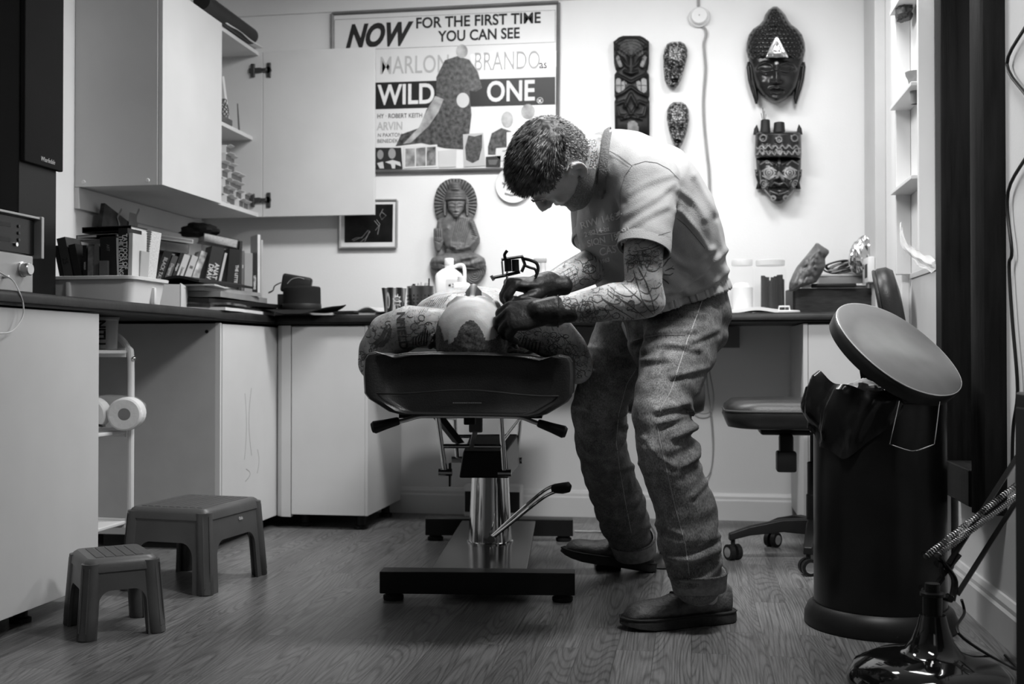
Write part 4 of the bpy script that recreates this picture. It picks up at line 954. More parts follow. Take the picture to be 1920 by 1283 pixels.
def axis_coord(sg, c):
    """nearest point along a limb: (arc length, radial dir)"""
    best = None; acc = 0
    for a, b in zip(sg, sg[1:]):
        pa, pb = a[0], b[0]; d = pb-pa; L_ = d.length; t = max(0, min(1, (c-pa).dot(d)/(L_*L_))); q = pa+d*t; r = (c-q)
        if best is None or r.length < best[0]: best = (r.length, acc+L_*t, r.normalized() if r.length > 1e-6 else Vector((0, 0, 1)))
        acc += L_
    return best
pel = [(A_(1266, 556, 3.24), 0.176, 0.150, S_), (A_(1264, 585, 3.25), 0.180, 0.155, S_), (A_(1262, 625, 3.26), 0.17, 0.140, S_), (A_(1250, 660, 3.27), 0.13, 0.11, S_)]
jn = organic([pel, legN[:-1], legF[:-1]], voxel=0.0062, smooth=6)
def folds(c, n):
    rN = axis_coord(legN, c); rF = axis_coord(legF, c); r, s, rd = min(rN, rF); near = rN <= rF
    back = rd.dot(CR)      # +1 behind the leg
    knee = math.exp(-((s-0.36)/0.10)**2); ank = math.exp(-((s-0.74)/0.10)**2); hip = math.exp(-((s-0.02)/0.12)**2)
    w_ = noise.noise(Vector((c.x*7, c.y*7, c.z*16)))*0.005 + noise.noise(Vector((c.x*17, c.y*17, c.z*30+3)))*0.0032
    w_ += (knee*max(0, back+0.3)*0.010 + ank*0.007)*sin(s*95 + rd.dot(CF)*2.2 + noise.noise(c*9)*2.5)
    w_ += hip*0.003*sin(c.z*75 + c.x*45 + noise.noise(c*8)*2)
    return w_
displace(jn, folds)
folds_seen(jn, [[(1188, 642), (1230, 624), (1300, 620)], [(1198, 660), (1245, 646), (1310, 656)], (0.8, [(1200, 676), (1250, 672)]), [(1176, 596), (1240, 582), (1320, 592)], (0.8, [(1285, 645), (1345, 618)]), [(1258, 706), (1325, 690)], [(1232, 770), (1290, 756)], [(1238, 794), (1305, 776)], [(1266, 820), (1312, 800)], (0.8, [(1208, 822), (1228, 852), (1262, 874)]), [(1282, 874), (1318, 852)], [(1232, 1012), (1284, 1030), (1352, 1004)], [(1248, 1046), (1300, 1052), (1350, 1034)], (0.8, [(1230, 984), (1275, 1002)]), [(1078, 762), (1132, 776)], [(1145, 794), (1184, 802)], [(1132, 984), (1180, 1000), (1224, 984)], (0.8, [(1126, 972), (1150, 1000)]), [(1156, 884), (1198, 870)], [(1100, 652), (1168, 664)], (0.7, [(1110, 700), (1180, 690)]), (0.7, [(1300, 930), (1330, 900)])], 6.0, 0.0062)
jo = wlink('jeans', jn, DENIM, art)
wa = jn.attributes.new('wear_and_light', 'FLOAT', 'POINT')
for v in jn.vertices:
    c = v.co; rN = axis_coord(legN, c); rF = axis_coord(legF, c); r, s, rd = min(rN, rF)
    front = max(0, -rd.dot(CR)*0.7 - rd.dot(CF)*0.6); th = math.exp(-((s-0.28)/0.16)**2) + 0.35*math.exp(-((s-0.58)/0.2)**2)
    wa.data[v.index].value = min(1, max(0, 0.10 + 0.9*front*th + 0.25*max(0, noise.noise(Vector((c.x*14, c.y*14, c.z*26)))) + (0.12 if rN <= rF else 0)))  # real front-thigh fade, plus brightness painted on the side facing the camera
bvJ = bvh_of(jn)
SEAM = mat('seam_thread', 0.34, 0.8, var=0.3, scale=300); SEAMD = mat('seam_dark', 0.02, 0.9)
seamN = [(1318, 560), (1300, 610), (1288, 640), (1272, 690), (1257, 735), (1240, 765), (1232, 795), (1238, 830), (1250, 880), (1266, 950), (1285, 1020), (1293, 1080)]
wbuild(ribbons([(0.0022, seamN)], bvJ, lift=0.0012), 'seam', SEAM, jo).matrix_parent_inverse = Matrix.Identity(4)
wbuild(ribbons([(0.0016, [(1183, 640), (1210, 632), (1240, 627), (1285, 627)])], bvJ, lift=0.0012), 'seam', SEAM, jo).matrix_parent_inverse = Matrix.Identity(4)
wbuild(ribbons([(0.0015, [(1200, 680), (1175, 720), (1160, 775), (1155, 830), (1162, 880), (1172, 940), (1184, 1000)])], bvJ, lift=0.0012), 'seam', SEAM, jo).matrix_parent_inverse = Matrix.Identity(4)
# turned up cuffs
CUFF = mat('denim_inside', 0.16, 0.85, var=0.3, scale=60, bump=0.3, bscale=300)
for (c0, c1, r0, r1) in ((A_(1308, 1072, 3.045), A_(1311, 1103, 3.05), .083, .077), (A_(1185, 1008, 3.84), A_(1190, 1034, 3.865), .084, .079)):
    t_ = (c1-c0).normalized(); u_ = (CR - t_*CR.dot(t_)).normalized(); v_ = t_.cross(u_); rings = []
    for k, (f, rr_) in enumerate(((0.0, r0*0.93), (-0.04, r0), (0.06, r0*1.03), (0.5, (r0+r1)/2*1.02), (0.94, r1*1.02), (1.02, r1*0.99), (1.0, r1*0.93), (0.5, r1*0.92))):
        rings.append([c0.lerp(c1, f) + (u_*cos(a)*0.93 + v_*sin(a)*1.0)*rr_*(1+0.012*sin(3*a+k*0.3)) + t_*0.006*sin(2*a+1) for a in [2*pi*i/32 for i in range(32)]])
    q = wbuild(MB().loft(rings, cap=False), 'cuff', CUFF, jo, smooth=True); q.matrix_parent_inverse = Matrix.Identity(4)
    rings = [c0.lerp(c1, -0.03) + (u_*cos(a)*0.95 + v_*sin(a)*1.02)*r0*1.005 + t_*0.006*sin(2*a+1) for a in [2*pi*i/40 for i in range(41)]]
    q = wbuild(MB().tube(rings, 0.0035, 6), 'frayed_edge', mat('denim_fray', 0.06, 0.9, var=0.9, scale=260), jo, smooth=True); q.matrix_parent_inverse = Matrix.Identity(4)
SHOE = mat('worn_leather', 0.085, 0.52, var=0.5, scale=26, bump=0.35, bscale=120); SOLE = mat('shoe_sole', 0.022, 0.7, var=0.3, bump=0.3, bscale=60)
shoe(art, NM, SHOE, SOLE); shoe(art, FM, SHOE, SOLE)
# ---- t-shirt
SHIRT = mat('tshirt_jersey', 0.37, 0.9, var=0.10, scale=14, bump=0.25, bscale=420)
tor = torso(1.04); tor[0] = (A_(1264, 578, 3.25), 0.182, 0.148, S_)
tor = [(A_(1262, 566, 3.24), 0.186, 0.152, S_)] + tor[1:]
slN = [(A_(1190, 325, 2.93), .098, .098), (P['shN'], .080, .080), (A_(1214, 395, 2.805), .073, .070), (A_(1211, 430, 2.79), .068, .066), (A_(1209, 456, 2.78), .069, .067)]
slF = [(A_(1130, 330, 3.06), .085, .085), (P['shF'], .074, .074), (A_(1112, 405, 3.14), .068, .066), (A_(1114, 440, 3.12), .066, .064)]
ts = organic([tor, slN, slF, [(P['shN'] + CR*0.0, .084, .084), (A_(1214, 372, 2.825), .080, .080)], [(A_(1180, 318, 2.95), .10, .10), (P['shN'], .082, .082)], [(A_(1150, 365, 2.98), .125, .080, S_), (A_(1158, 420, 2.98), .145, .098, S_), (A_(1180, 470, 3.03), .15, .105, S_), (A_(1206, 520, 3.10), .15, .11, S_)]], voxel=0.006, smooth=14)
neckdir = (neckS[3][0]-neckS[0][0]).normalized(); armd = (A_(1207, 470, 2.78) - P['shN']).normalized(); armdF = (A_(1118, 455, 3.10)-A_(1112, 380, 3.15)).normalized()
hemp = A_(1262, 562, 3.24); spd = (A_(1246, 460, 3.12)-hemp).normalized()
def tsf(c, n):
    w_ = noise.noise(Vector((c.x*9, c.y*9, c.z*5)))*0.005 + noise.noise(Vector((c.x*20, c.y*20, c.z*11)))*0.0028
    a = (c - A_(1240, 420, 2.9)); u_ = a.dot(CR); z = a.dot(CU)
    w_ += 0.003*math.exp(-((z+0.14)/0.08)**2)*sin((u_*0.9+z*1.3)*75 + noise.noise(c*7)*2.2)       # waist folds
    w_ += 0.0015*math.exp(-((a.length-0.05)/0.10)**2)*sin((u_*1.2-z*0.8)*62 + noise.noise(c*6)*2)
    return w_
displace(ts, tsf)
folds_seen(ts, [[(1272, 396), (1300, 428), (1326, 468)], [(1245, 470), (1290, 500), (1335, 468)], [(1262, 548), (1320, 508), (1366, 466)], [(1290, 552), (1345, 525), (1374, 498)], (0.3, [(1180, 362), (1225, 338), (1262, 328)]), (0.4, [(1172, 405), (1225, 374), (1264, 344)]), (0.4, [(1170, 436), (1215, 404), (1250, 388)]), (0.8, [(1128, 296), (1150, 370), (1146, 450)]), (0.6, [(1146, 290), (1168, 370)]), (0.6, [(1100, 380), (1122, 440)]), (0.7, [(1188, 572), (1240, 548), (1285, 545)]), (0.6, [(1270, 355), (1300, 380), (1318, 410)]), (0.6, [(1300, 330), (1340, 400)]), (0.5, [(1285, 470), (1300, 520)])], 6.5, 0.0065)
bm = bmesh.new(); bm.from_mesh(ts)
spd = (CU*0.955 - CR*0.29 - CF*0.05).normalized(); hemp = A_(1268, 562, 3.10) + spd*0.018
cuts = [(hemp - spd*0.018, -spd, 9.0), (A_(1208, 461, 2.78) + armd*0.006, armd, 0.12)]
bad = [f for f in bm.faces if any((f.calc_center_median()-c0).dot(n0) > 0 and (f.calc_center_median()-c0).length < r0 for c0, n0, r0 in cuts)]
bmesh.ops.delete(bm, geom=bad, context='FACES'); bm.to_mesh(ts); bm.free()
to = wlink('t_shirt', ts, SHIRT, art); bvT = bvh_of(ts)
def kid(o): o.matrix_parent_inverse = Matrix.Identity(4); return o
COLLAR = mat('collar_rib', 0.15, 0.9, var=0.15, scale=30, bump=0.4, bscale=200)
cc = A_(1133, 309, 2.925); ax = (-CR*0.86 - CU*0.10 + CF*0.05).normalized(); u_ = (CU - ax*CU.dot(ax)).normalized(); v_ = ax.cross(u_)
ringp = [cc + u_*cos(a)*0.096 + v_*sin(a)*0.092 - ax*(0.022*cos(a*1.0-0.3)) for a in [2*pi*i/40 for i in range(41)]]
cmb = MB(); rg1 = [p - ax*0.008 for p in ringp[:-1]]; rg2 = [p + ax*0.008 + (cc-p).normalized()*0.006 for p in ringp[:-1]]; rg3 = [p + ax*0.007 + (cc-p).normalized()*0.012 for p in ringp[:-1]]; rg4 = [p - ax*0.014 + (cc-p).normalized()*0.010 for p in ringp[:-1]]
cmb.loft([rg1, [p.lerp(q, 0.5) - (cc-p).normalized()*0.002 for p, q in zip(rg1, rg2)], rg2, rg3, rg4], cap=False)
kid(wbuild(cmb, 'collar', COLLAR, to, smooth=True))
for (c0, t_, u0, r_) in ((A_(1208, 461, 2.78), armd, CR, .0705), (A_(1115, 446, 3.118), armdF, CR, .0665)):
    tt = (t_ - CR*0.12).normalized(); u2 = (CR - tt*CR.dot(tt)).normalized(); v2 = tt.cross(u2); rings = []
    for f, k in ((-0.014, 0.985), (0.0, 1.0), (0.012, 1.0), (0.0125, 0.955), (-0.02, 0.92)):
        rings.append([c0 + tt*f + (u2*cos(a)*0.97 + v2*sin(a))*r_*k for a in [2*pi*i/36 for i in range(36)]])
    kid(wbuild(MB().loft(rings, cap=False), 'sleeve_hem', SHIRT, to, smooth=True))
bm = bmesh.new(); bm.from_mesh(ts); hm = bmesh.new(); mp_ = {}
for e in bm.edges:
    if e.is_boundary and all(abs((v.co-hemp).dot(spd)+0.018) < 0.02 for v in e.verts):
        q = []
        for v in e.verts:
            if v.index not in mp_:
                rad = (v.co-A_(1262, 562, 3.24)); rad = (rad - spd*rad.dot(spd)).normalized()
                mp_[v.index] = [hm.verts.new(v.co + rad*o_ + spd*z_) for o_, z_ in ((0.001, 0.014), (0.0045, 0.010), (0.0055, -0.012), (0.003, -0.018), (-0.004, -0.016))]
            q.append(mp_[v.index])
        for a, b, c, d in zip(q[0], q[0][1:], q[1][1:], q[1]): hm.faces.new((a, b, c, d))
bmesh.ops.recalc_face_normals(hm, faces=hm.faces); me = bpy.data.meshes.new('hem'); hm.to_mesh(me); hm.free(); bm.free()
kid(wlink('hem', me, SHIRT, to))
STL = mat('shirt_seam', 0.13, 0.9)
for q in [(0.0016, [(1186, 310), (1210, 303), (1232, 306), (1255, 318), (1274, 338)]), (0.0016, [(1186, 310), (1172, 330), (1163, 360), (1164, 400), (1166, 450)]), (0.0014, [(1142, 283), (1160, 292), (1186, 312)]), (0.0012, [(1140, 289), (1158, 298), (1180, 314)]),(0.0016, [(1263, 405), (1285, 422), (1305, 445), (1322, 466)]), (0.0012, [(1168, 460), (1210, 449), (1258, 434)])]:
    kid(wbuild(ribbons([q], bvT, lift=0.001), 'seam', STL, to))
PRINT = mat('shirt_print', 0.68, 0.9); PRINTD = mat('shirt_print_dark', 0.09, 0.9)
xd = (CR*0.94 + CU*0.16 - CF*0.2).normalized(); yd = (CU*0.96 - CR*0.22).normalized()
for bodyt, px, sz, mm in (("RIW 1463", (1092, 427), 0.027, PRINT), ("2-8214-bz", (1098, 443), 0.018, PRINT), ("SION  1991", (1104, 461), 0.023, PRINT), ("CASU", (1126, 479), 0.027, PRINT), ("1963", (1128, 492), 0.014, PRINT)):
    kid(decal_text('print', bodyt, sz, A_(*px, 2.93), xd, yd, bvT, mm, to, CF, bold=0.0004, sx=0.85))
kid(wbuild(ribbons([(0.0018, [(1104, 436), (1125, 440), (1150, 437), (1168, 433)]), (0.0018, [(1112, 456), (1140, 461), (1166, 460)])], bvT, lift=0.001), 'print_line', PRINT, to))
kid(wbuild(ribbons([(0.004, [(1243, 500), (1252, 487), (1258, 482)]), (0.004, [(1246, 508), (1258, 503), (1264, 505)]), (0.004, [(1244, 515), (1256, 516), (1262, 512)]), (0.004, [(1242, 522), (1250, 528), (1254, 532)]), (0.003, [(1252, 487), (1250, 482)]), (0.003, [(1258, 503), (1262, 498)])], bvT, lift=0.001), 'print_leaf', PRINTD, to))
# ---- gloves
GLOVE = mat('black_glove', 0.012, 0.48, var=0.25, scale=40, bump=0.15, bscale=160)
xN = (-CR*0.95 - CU*0.12 - CF*0.02).normalized(); zN0 = (CU*0.62 - CF*0.78); zN = (zN0 - xN*zN0.dot(xN)).normalized()
yN = (CU*0.80 + CF*0.55); yN = (yN - xN*yN.dot(xN) - zN*yN.dot(zN)).normalized()
NHM = mk(A_(1034, 585, 2.742), xN, yN, zN)
gN = organic(hand_segs(NHM, [(0.75, 0.85, 0.4), (0.85, 0.9, 0.5), (0.9, 0.9, 0.5), (0.95, 0.9, 0.5)], (0.05, 0.0, -0.06, -0.14), [((0.015, 0.022, -0.005), 0.016), ((0.045, 0.045, -0.015), 0.0145), ((0.075, 0.055, -0.025), 0.012), ((0.100, 0.050, -0.040), 0.010)], 1.14) + [[(A_(1042, 584, 2.745), .039, .040), (A_(1025, 585, 2.742), .036, .038), (A_(1005, 585, 2.74), .030, .037)]], voxel=0.0032, smooth=4)
displace(gN, lambda c, n: noise.noise(c*55)*0.0012)
g = wlink('glove', gN, GLOVE, art)
tq = lambda c0, t_, r_: [c0 + (CU*cos(a) + CF*sin(a))*r_ + t_*0.0 for a in [2*pi*i/28 for i in range(29)]]
kid(wbuild(MB().tube(tq(A_(1046, 584, 2.747), xN, .0385), 0.0024, 6), 'glove_cuff', GLOVE, g, smooth=True))
xF = (-CR*0.90 + CU*0.0 - CF*0.35).normalized(); zF0 = CU*0.80 - CF*0.25 - CR*0.3; zF = (zF0 - xF*zF0.dot(xF)).normalized()
yF = (-CF); yF = (yF - xF*yF.dot(xF) - zF*yF.dot(zF)).normalized()
FHM = mk(A_(1024, 535, 2.88), xF, yF, zF)
gF = organic(hand_segs(FHM, [(0.95, 1.1, 0.4), (1.15, 1.25, 0.6), (1.2, 1.3, 0.8), (1.2, 1.3, 0.8)], (0.05, 0.0, -0.05, -0.12), [((0.015, 0.020, -0.008), 0.016), ((0.045, 0.040, -0.022), 0.0145), ((0.078, 0.044, -0.032), 0.0125), ((0.102, 0.032, -0.044), 0.011)], 1.12) + [[(A_(1030, 536, 2.895), .039, .040), (A_(1015, 538, 2.875), .036, .038), (A_(1000, 540, 2.86), .031, .037)]], voxel=0.0032, smooth=4)
displace(gF, lambda c, n: noise.noise(c*55)*0.0012)
g2 = wlink('glove', gF, GLOVE, art)
# ---- ink drawings on the artist arms
lines = []
web = [(1205, 505), (1225, 520), (1242, 540)]
hub = (1182, 512)
spk = [[(1180, 490), (1176, 512)], [(1195, 480), (1205, 505)], [(1196, 500), (1212, 530), (1222, 560), (1228, 588)], [(1188, 508), (1196, 535), (1203, 560), (1216, 582)], [(1160, 528), (1180, 545), (1200, 562), (1225, 590)], [(1140, 545), (1165, 562), (1190, 580), (1215, 600)], [(1128, 560), (1150, 575), (1175, 590), (1195, 603)]]
lines += [(0.0022, q) for q in spk]
def arc(a, b, sag):
    m = ((a[0]+b[0])/2 + sag[0], (a[1]+b[1])/2 + sag[1]); return [tuple(Vector((a[0], a[1], 0)).lerp(Vector((m[0], m[1], 0)), t).lerp(Vector((m[0], m[1], 0)).lerp(Vector((b[0], b[1], 0)), t), t))[:2] for t in [i/7 for i in range(8)]]
for a, b, s in (((1168, 520), (1190, 520), (2, 18)), ((1190, 520), (1212, 510), (4, 18)), ((1212, 505), (1240, 490), (8, 20)), ((1200, 545), (1222, 540), (6, 16)), ((1222, 540), (1243, 520), (8, 14)), ((1150, 545), (1195, 545), (10, 22)), ((1165, 562), (1206, 562), (10, 20)), ((1206, 562), (1236, 550), (8, 14)), ((1180, 580), (1214, 580), (8, 14)), ((1130, 560), (1165, 565), (6, 16)), ((1216, 582), (1236, 572), (5, 10))): lines.append((0.0024, arc(a, b, s)))
def loop(cx, cy, rx, ry, n=14, ph=0, wob=0): return [(cx + rx*(1+wob*sin(5*t))*cos(t+ph), cy + ry*(1+wob*sin(5*t))*sin(t+ph)) for t in [2*pi*i/n for i in range(n+1)]]
for q in ((1194, 487, 6, 6), (1213, 490, 9, 10), (1228, 476, 7, 5), (1180, 492, 5, 5), (1208, 474, 4, 4), (1186, 482, 5, 4)): lines += [(0.0016, loop(*q, wob=.28, n=24)), (0.0014, loop(q[0], q[1], 2.2, 2.2, 8))]
lines += [(0.002, [(1172, 474), (1180, 470), (1190, 472), (1205, 470), (1222, 466), (1240, 458)]), (0.002, [(1168, 485), (1178, 478), (1195, 479), (1208, 478), (1222, 482), (1236, 480)]), (0.0018, [(1225, 470), (1236, 466), (1240, 474), (1230, 480)])]
for q in ((1100, 578, 16, 14), (1098, 580, 10, 9), (1072, 568, 12, 8), (1058, 590, 9, 8), (1120, 560, 10, 7), (1130, 590, 14, 9), (1085, 600, 9, 6), (1050, 575, 6, 7), (1112, 600, 8, 5)): lines.append((0.0017, loop(*q, n=16, wob=.1)))
lines += [(0.002, [(1140, 535), (1152, 545), (1150, 560), (1140, 552), (1140, 535)]), (0.0025, [(1096, 570), (1104, 568), (1096, 578), (1106, 584), (1098, 590)]), (0.0018, [(1050, 565), (1062, 572), (1056, 582), (1048, 590)]), (0.0018, [(1120, 575), (1132, 578), (1140, 588), (1130, 598)]), (0.0018, [(1040, 600), (1062, 604), (1085, 598), (1110, 604)])]
def swirls(boxes, n, seed, w_=0.0014):
    r_ = random.Random(seed); out = []
    for x0, y0, x1, y1 in boxes:
        for k in range(n):
            cx_, cy_ = r_.uniform(x0, x1), r_.uniform(y0, y1); a0 = r_.random()*6.28; t_ = r_.choice((2.5, 4, 6.3)); ra = r_.uniform(3, 8); e_ = r_.uniform(0.6, 1); dr = r_.choice((-1, 1)); gr = r_.uniform(-0.5, 0.5)
            out.append((w_*r_.uniform(0.7, 1.7), [(cx_ + (ra+gr*t_*i/10*2)*cos(a0+dr*t_*i/10), cy_ + e_*(ra+gr*t_*i/10*2)*sin(a0+dr*t_*i/10)) for i in range(11)]))
    return out
lines += swirls([(1045, 560, 1130, 605)], 46, 1) + swirls([(1170, 470, 1242, 500)], 20, 2) + swirls([(1130, 550, 1190, 600)], 12, 3)
kid_b = lambda o: (setattr(o, 'matrix_parent_inverse', Matrix.Identity(4)), o)[1]
absorb(bo, ribbons(lines, bvB, lift=0.0007), TATTOO)
bl_ = []
for k in range(6):  bl_.append((0.0012, [(1048+k*2, 515+k*7), (1075+k*2, 500+k*6)]))
for k in range(5):  bl_.append((0.0012, [(1050+k*7, 515-k*4), (1058+k*7, 545-k*4)]))
bl_ += [(0.003, loop(1095, 480, 16, 14, wob=.2)), (0.003, loop(1105, 505, 12, 8)), (0.003, [(1085, 455), (1098, 468), (1112, 470), (1118, 490)]), (0.0028, [(1034, 520), (1040, 528), (1035, 536), (1042, 544)]), (0.0028, [(1028, 545), (1036, 540), (1046, 550)])]
bl_ += swirls([(1040, 495, 1125, 545)], 30, 4, 0.0017)
absorb(bo, ribbons(bl_, bvB, lift=0.0007), TATTOO)
fl = []
for cx, cy in ((1110, 270), (1114, 292), (1112, 308), (1116, 324), (1112, 340)): fl += [(0.0018, loop(cx, cy, 6, 7, 26, wob=.35)), (0.0014, loop(cx, cy, 2, 2, 8))]
absorb(bo, ribbons(fl, bvB, lift=0.0007), TATTOO)

# ------------------------------------------------------------------ the client
cli = thing('person', 'bald tattooed man lying face up on the black tattoo bed', 'person', BM @ Vector((0, -0.5, 0.757)))
L3 = BM.to_3x3(); bx_, by_, bz_ = L3 @ Vector((1, 0, 0)), L3 @ Vector((0, 1, 0)), Vector((0, 0, 1))
hc = at(888, 600, 2.90); hcl = BMI @ hc
cz = (-by_*0.99 - bz_*0.10).normalized(); cx = (bz_ - cz*bz_.dot(cz)).normalized(); cy = cz.cross(cx)
hc = Vector((hc.x, hc.y, 0.812)); CM = mk(hc, cx*1.08, cy*1.19, cz*1.08); CMI = CM.inverted()
yh = (BMI @ hc).y
B_ = lambda x, y, z: BM @ Vector((x - 0.012 + (BMI @ hc).x*0 , y, z))
bx0 = (BMI @ hc).x
def Bx(x, y, z): return BM @ Vector((x+bx0*0.8-0.024, yh+y, z))
upz = Vector((0, 0, 1))
csegs = [[(Bx(0, 0.05, 0.800), .056, .056), (Bx(0, 0.14, 0.815), .062, .066), (Bx(0, 0.22, 0.835), .075, .11)],
         [(Bx(0, 0.20, 0.83), .062, .13, upz), (Bx(0, 0.27, 0.848), .088, .185, upz), (Bx(0, 0.40, 0.858), .105, .195, upz), (Bx(0, 0.55, 0.855), .10, .18, upz), (Bx(0, 0.70, 0.845), .09, .165, upz), (Bx(0, 0.85, 0.848), .092, .17, upz), (Bx(0, 0.93, 0.845), .088, .165, upz)]]
for s in (-1, 1):
    csegs += [[(Bx(s*0.09, 0.17, 0.838), .05, .06), (Bx(s*0.165, 0.225, 0.838), .062, .065), (Bx(s*0.232, 0.26, 0.812), .067, .067), (Bx(s*0.272, 0.33, 0.770), .061, .063), (Bx(s*0.297, 0.42, 0.732), .055, .056), (Bx(s*0.304, 0.50, 0.715), .048, .048)],
              [(Bx(s*0.304, 0.50, 0.718), .047, .047), (Bx(s*0.285, 0.60, 0.735), .046, .046), (Bx(s*0.262, 0.70, 0.79), .036, .036), (Bx(s*0.235, 0.76, 0.83), .028, .03)],
              [(Bx(s*0.10, 0.88, 0.838), .08, .085), (Bx(s*0.105, 1.08, 0.833), .068, .07), (Bx(s*0.11, 1.26, 0.828), .055, .056), (Bx(s*0.11, 1.46, 0.818), .05, .05), (Bx(s*0.115, 1.60, 0.812), .036, .036)],
              [(Bx(s*0.115, 1.60, 0.80), .034, .034), (Bx(s*0.12, 1.645, 0.86), .03, .036), (Bx(s*0.13, 1.66, 0.93), .02, .036)]]
    o_ = Bx(s*0.235, 0.77, 0.84); xx = (by_*0.75 - bx_*s*0.6 + bz_*0.2).normalized(); zz = (bz_*0.9 + bx_*s*0.3); zz = (zz - xx*zz.dot(xx)).normalized(); yy = -by_ if False else (bx_*-s*0.6 - by_*0.7); yy = (yy - xx*yy.dot(xx) - zz*yy.dot(zz)).normalized()
    csegs += hand_segs(mk(o_, xx, yy, zz), [(0.35, 0.4, 0.25)]*4, (0.08, 0, -0.06, -0.14), [((0.015, 0.022, -0.005), 0.015), ((0.045, 0.045, -0.012), 0.013), ((0.075, 0.055, -0.018), 0.011), ((0.100, 0.055, -0.024), 0.009)])
cb = organic(csegs, voxel=0.0052, smooth=6, extra=lambda mb: head_into(mb, CM))
face_press(cb, CMI)
co = wlink('body', cb, SKIN, cli); cb.materials.append(SKINT)
for f in cb.polygons:
    p = CMI @ f.center; q = BMI @ f.center
    if p.length > 0.15 and q.y-yh > 0.08: f.material_index = 1
bvC = bvh_of(cb)
def m_ch(c):
    p = CMI @ c
    if p.length > 0.15: return False
    n_ = 0.010*noise.noise(c*70)+0.006*noise.noise(c*200)
    if p.z < 0.0 and p.x > -0.05: return False
    lim = -0.018 + 0.062*math.exp(-((p.y+0.002)/0.030)**2) + 0.060*math.exp(-((abs(p.y)-0.076)/0.018)**2)
    return p.x < lim + n_*0.8 and p.z > -0.05
shell(cb, m_ch, 0.0012, 'hair', mat('cropped_hair', 0.055, 0.7, var=0.8, scale=240), cli, rough=0.0012)
# ink on the client
cl = []
for k in range(9): cl.append((0.004, [(770+k*6+abs(k-4), 665), (775+k*5, 640-abs(4-k)*2), (782+k*4, 615+abs(k-4)*4)]))
for k in range(9): cl.append((0.004, [(952+k*7, 668), (957+k*7, 645-abs(3-k)), (965+k*6, 628+abs(k-3)*4)]))
for q in ((1000, 640, 6), (1018, 650, 8), (1005, 625, 6), (1025, 632, 6), (985, 632, 5)):
    cl.append((0.0016, [(q[0] + (q[2] if i % 2 == 0 else q[2]*0.45)*cos(i*pi/5-pi/2), q[1] + (q[2] if i % 2 == 0 else q[2]*0.45)*sin(i*pi/5-pi/2)) for i in range(11)]))
for k in range(10): cl.append((0.002, [(785+k*5, 590-k*2), (795+k*5, 575-k*2), (802+k*5, 562-k)]))
cl += [(0.004, [(690, 690), (700, 670), (695, 650), (706, 640)]), (0.006, [(700, 655), (715, 640), (720, 620)]), (0.012, [(702, 646), (716, 634), (726, 612)]), (0.010, [(712, 650), (724, 640), (734, 616)]), (0.0025, loop(676, 690, 6, 8)), (0.0025, loop(684, 670, 6, 6)), (0.0025, [(668, 705), (674, 715), (680, 700)]), (0.002, loop(1052, 640, 7, 9, wob=.2)), (0.002, loop(1068, 655, 8, 10, wob=.2)), (0.002, loop(1080, 675, 7, 9, wob=.2)), (0.002, [(1046, 625), (1060, 636), (1072, 650), (1088, 672)]), (0.0025, [(1050, 665), (1062, 675), (1078, 690), (1092, 700)])]
cl += swirls([(690, 600, 730, 660), (668, 660, 690, 715)], 16, 5, 0.0026) + swirls([(750, 590, 815, 655)], 22, 6, 0.0017) + swirls([(1035, 625, 1075, 690), (1070, 650, 1105, 710)], 26, 7, 0.0018) + swirls([(960, 620, 1035, 662)], 22, 8, 0.0016)
absorb(co, ribbons(cl, bvC, width=0.003, lift=0.0009), TATTOO)
xt = (-CU*0.99 + CR*0.06).normalized(); yt = (CR*0.97 + CU*0.05).normalized()
q = decal_text('tattoo_lettering', 'NFIELD', 0.033, A_(738, 584, 3.0), xt, yt, bvC, TATTOO, co, CF, lift=0.0012, bold=0.0012, sx=0.93, space=1.05); q.matrix_parent_inverse = Matrix.Identity(4)
# trousers and shoes of the client, behind him on the bed
cj = organic([[(Bx(0, 0.88, 0.848), .104, .185, upz), (Bx(0, 0.98, 0.842), .10, .175, upz)]] + [[(Bx(s*0.10, 0.93, 0.84), .09, .095), (Bx(s*0.105, 1.08, 0.838), .080, .082), (Bx(s*0.11, 1.26, 0.832), .070, .07), (Bx(s*0.11, 1.46, 0.826), .066, .066), (Bx(s*0.112, 1.55, 0.822), .062, .062)] for s in (-1, 1)], voxel=0.009, smooth=5)
displace(cj, lambda c, n: noise.noise(c*14)*0.006)
wlink('trousers', cj, mat('dark_denim', 0.03, 0.85, var=0.4, scale=40), cli)
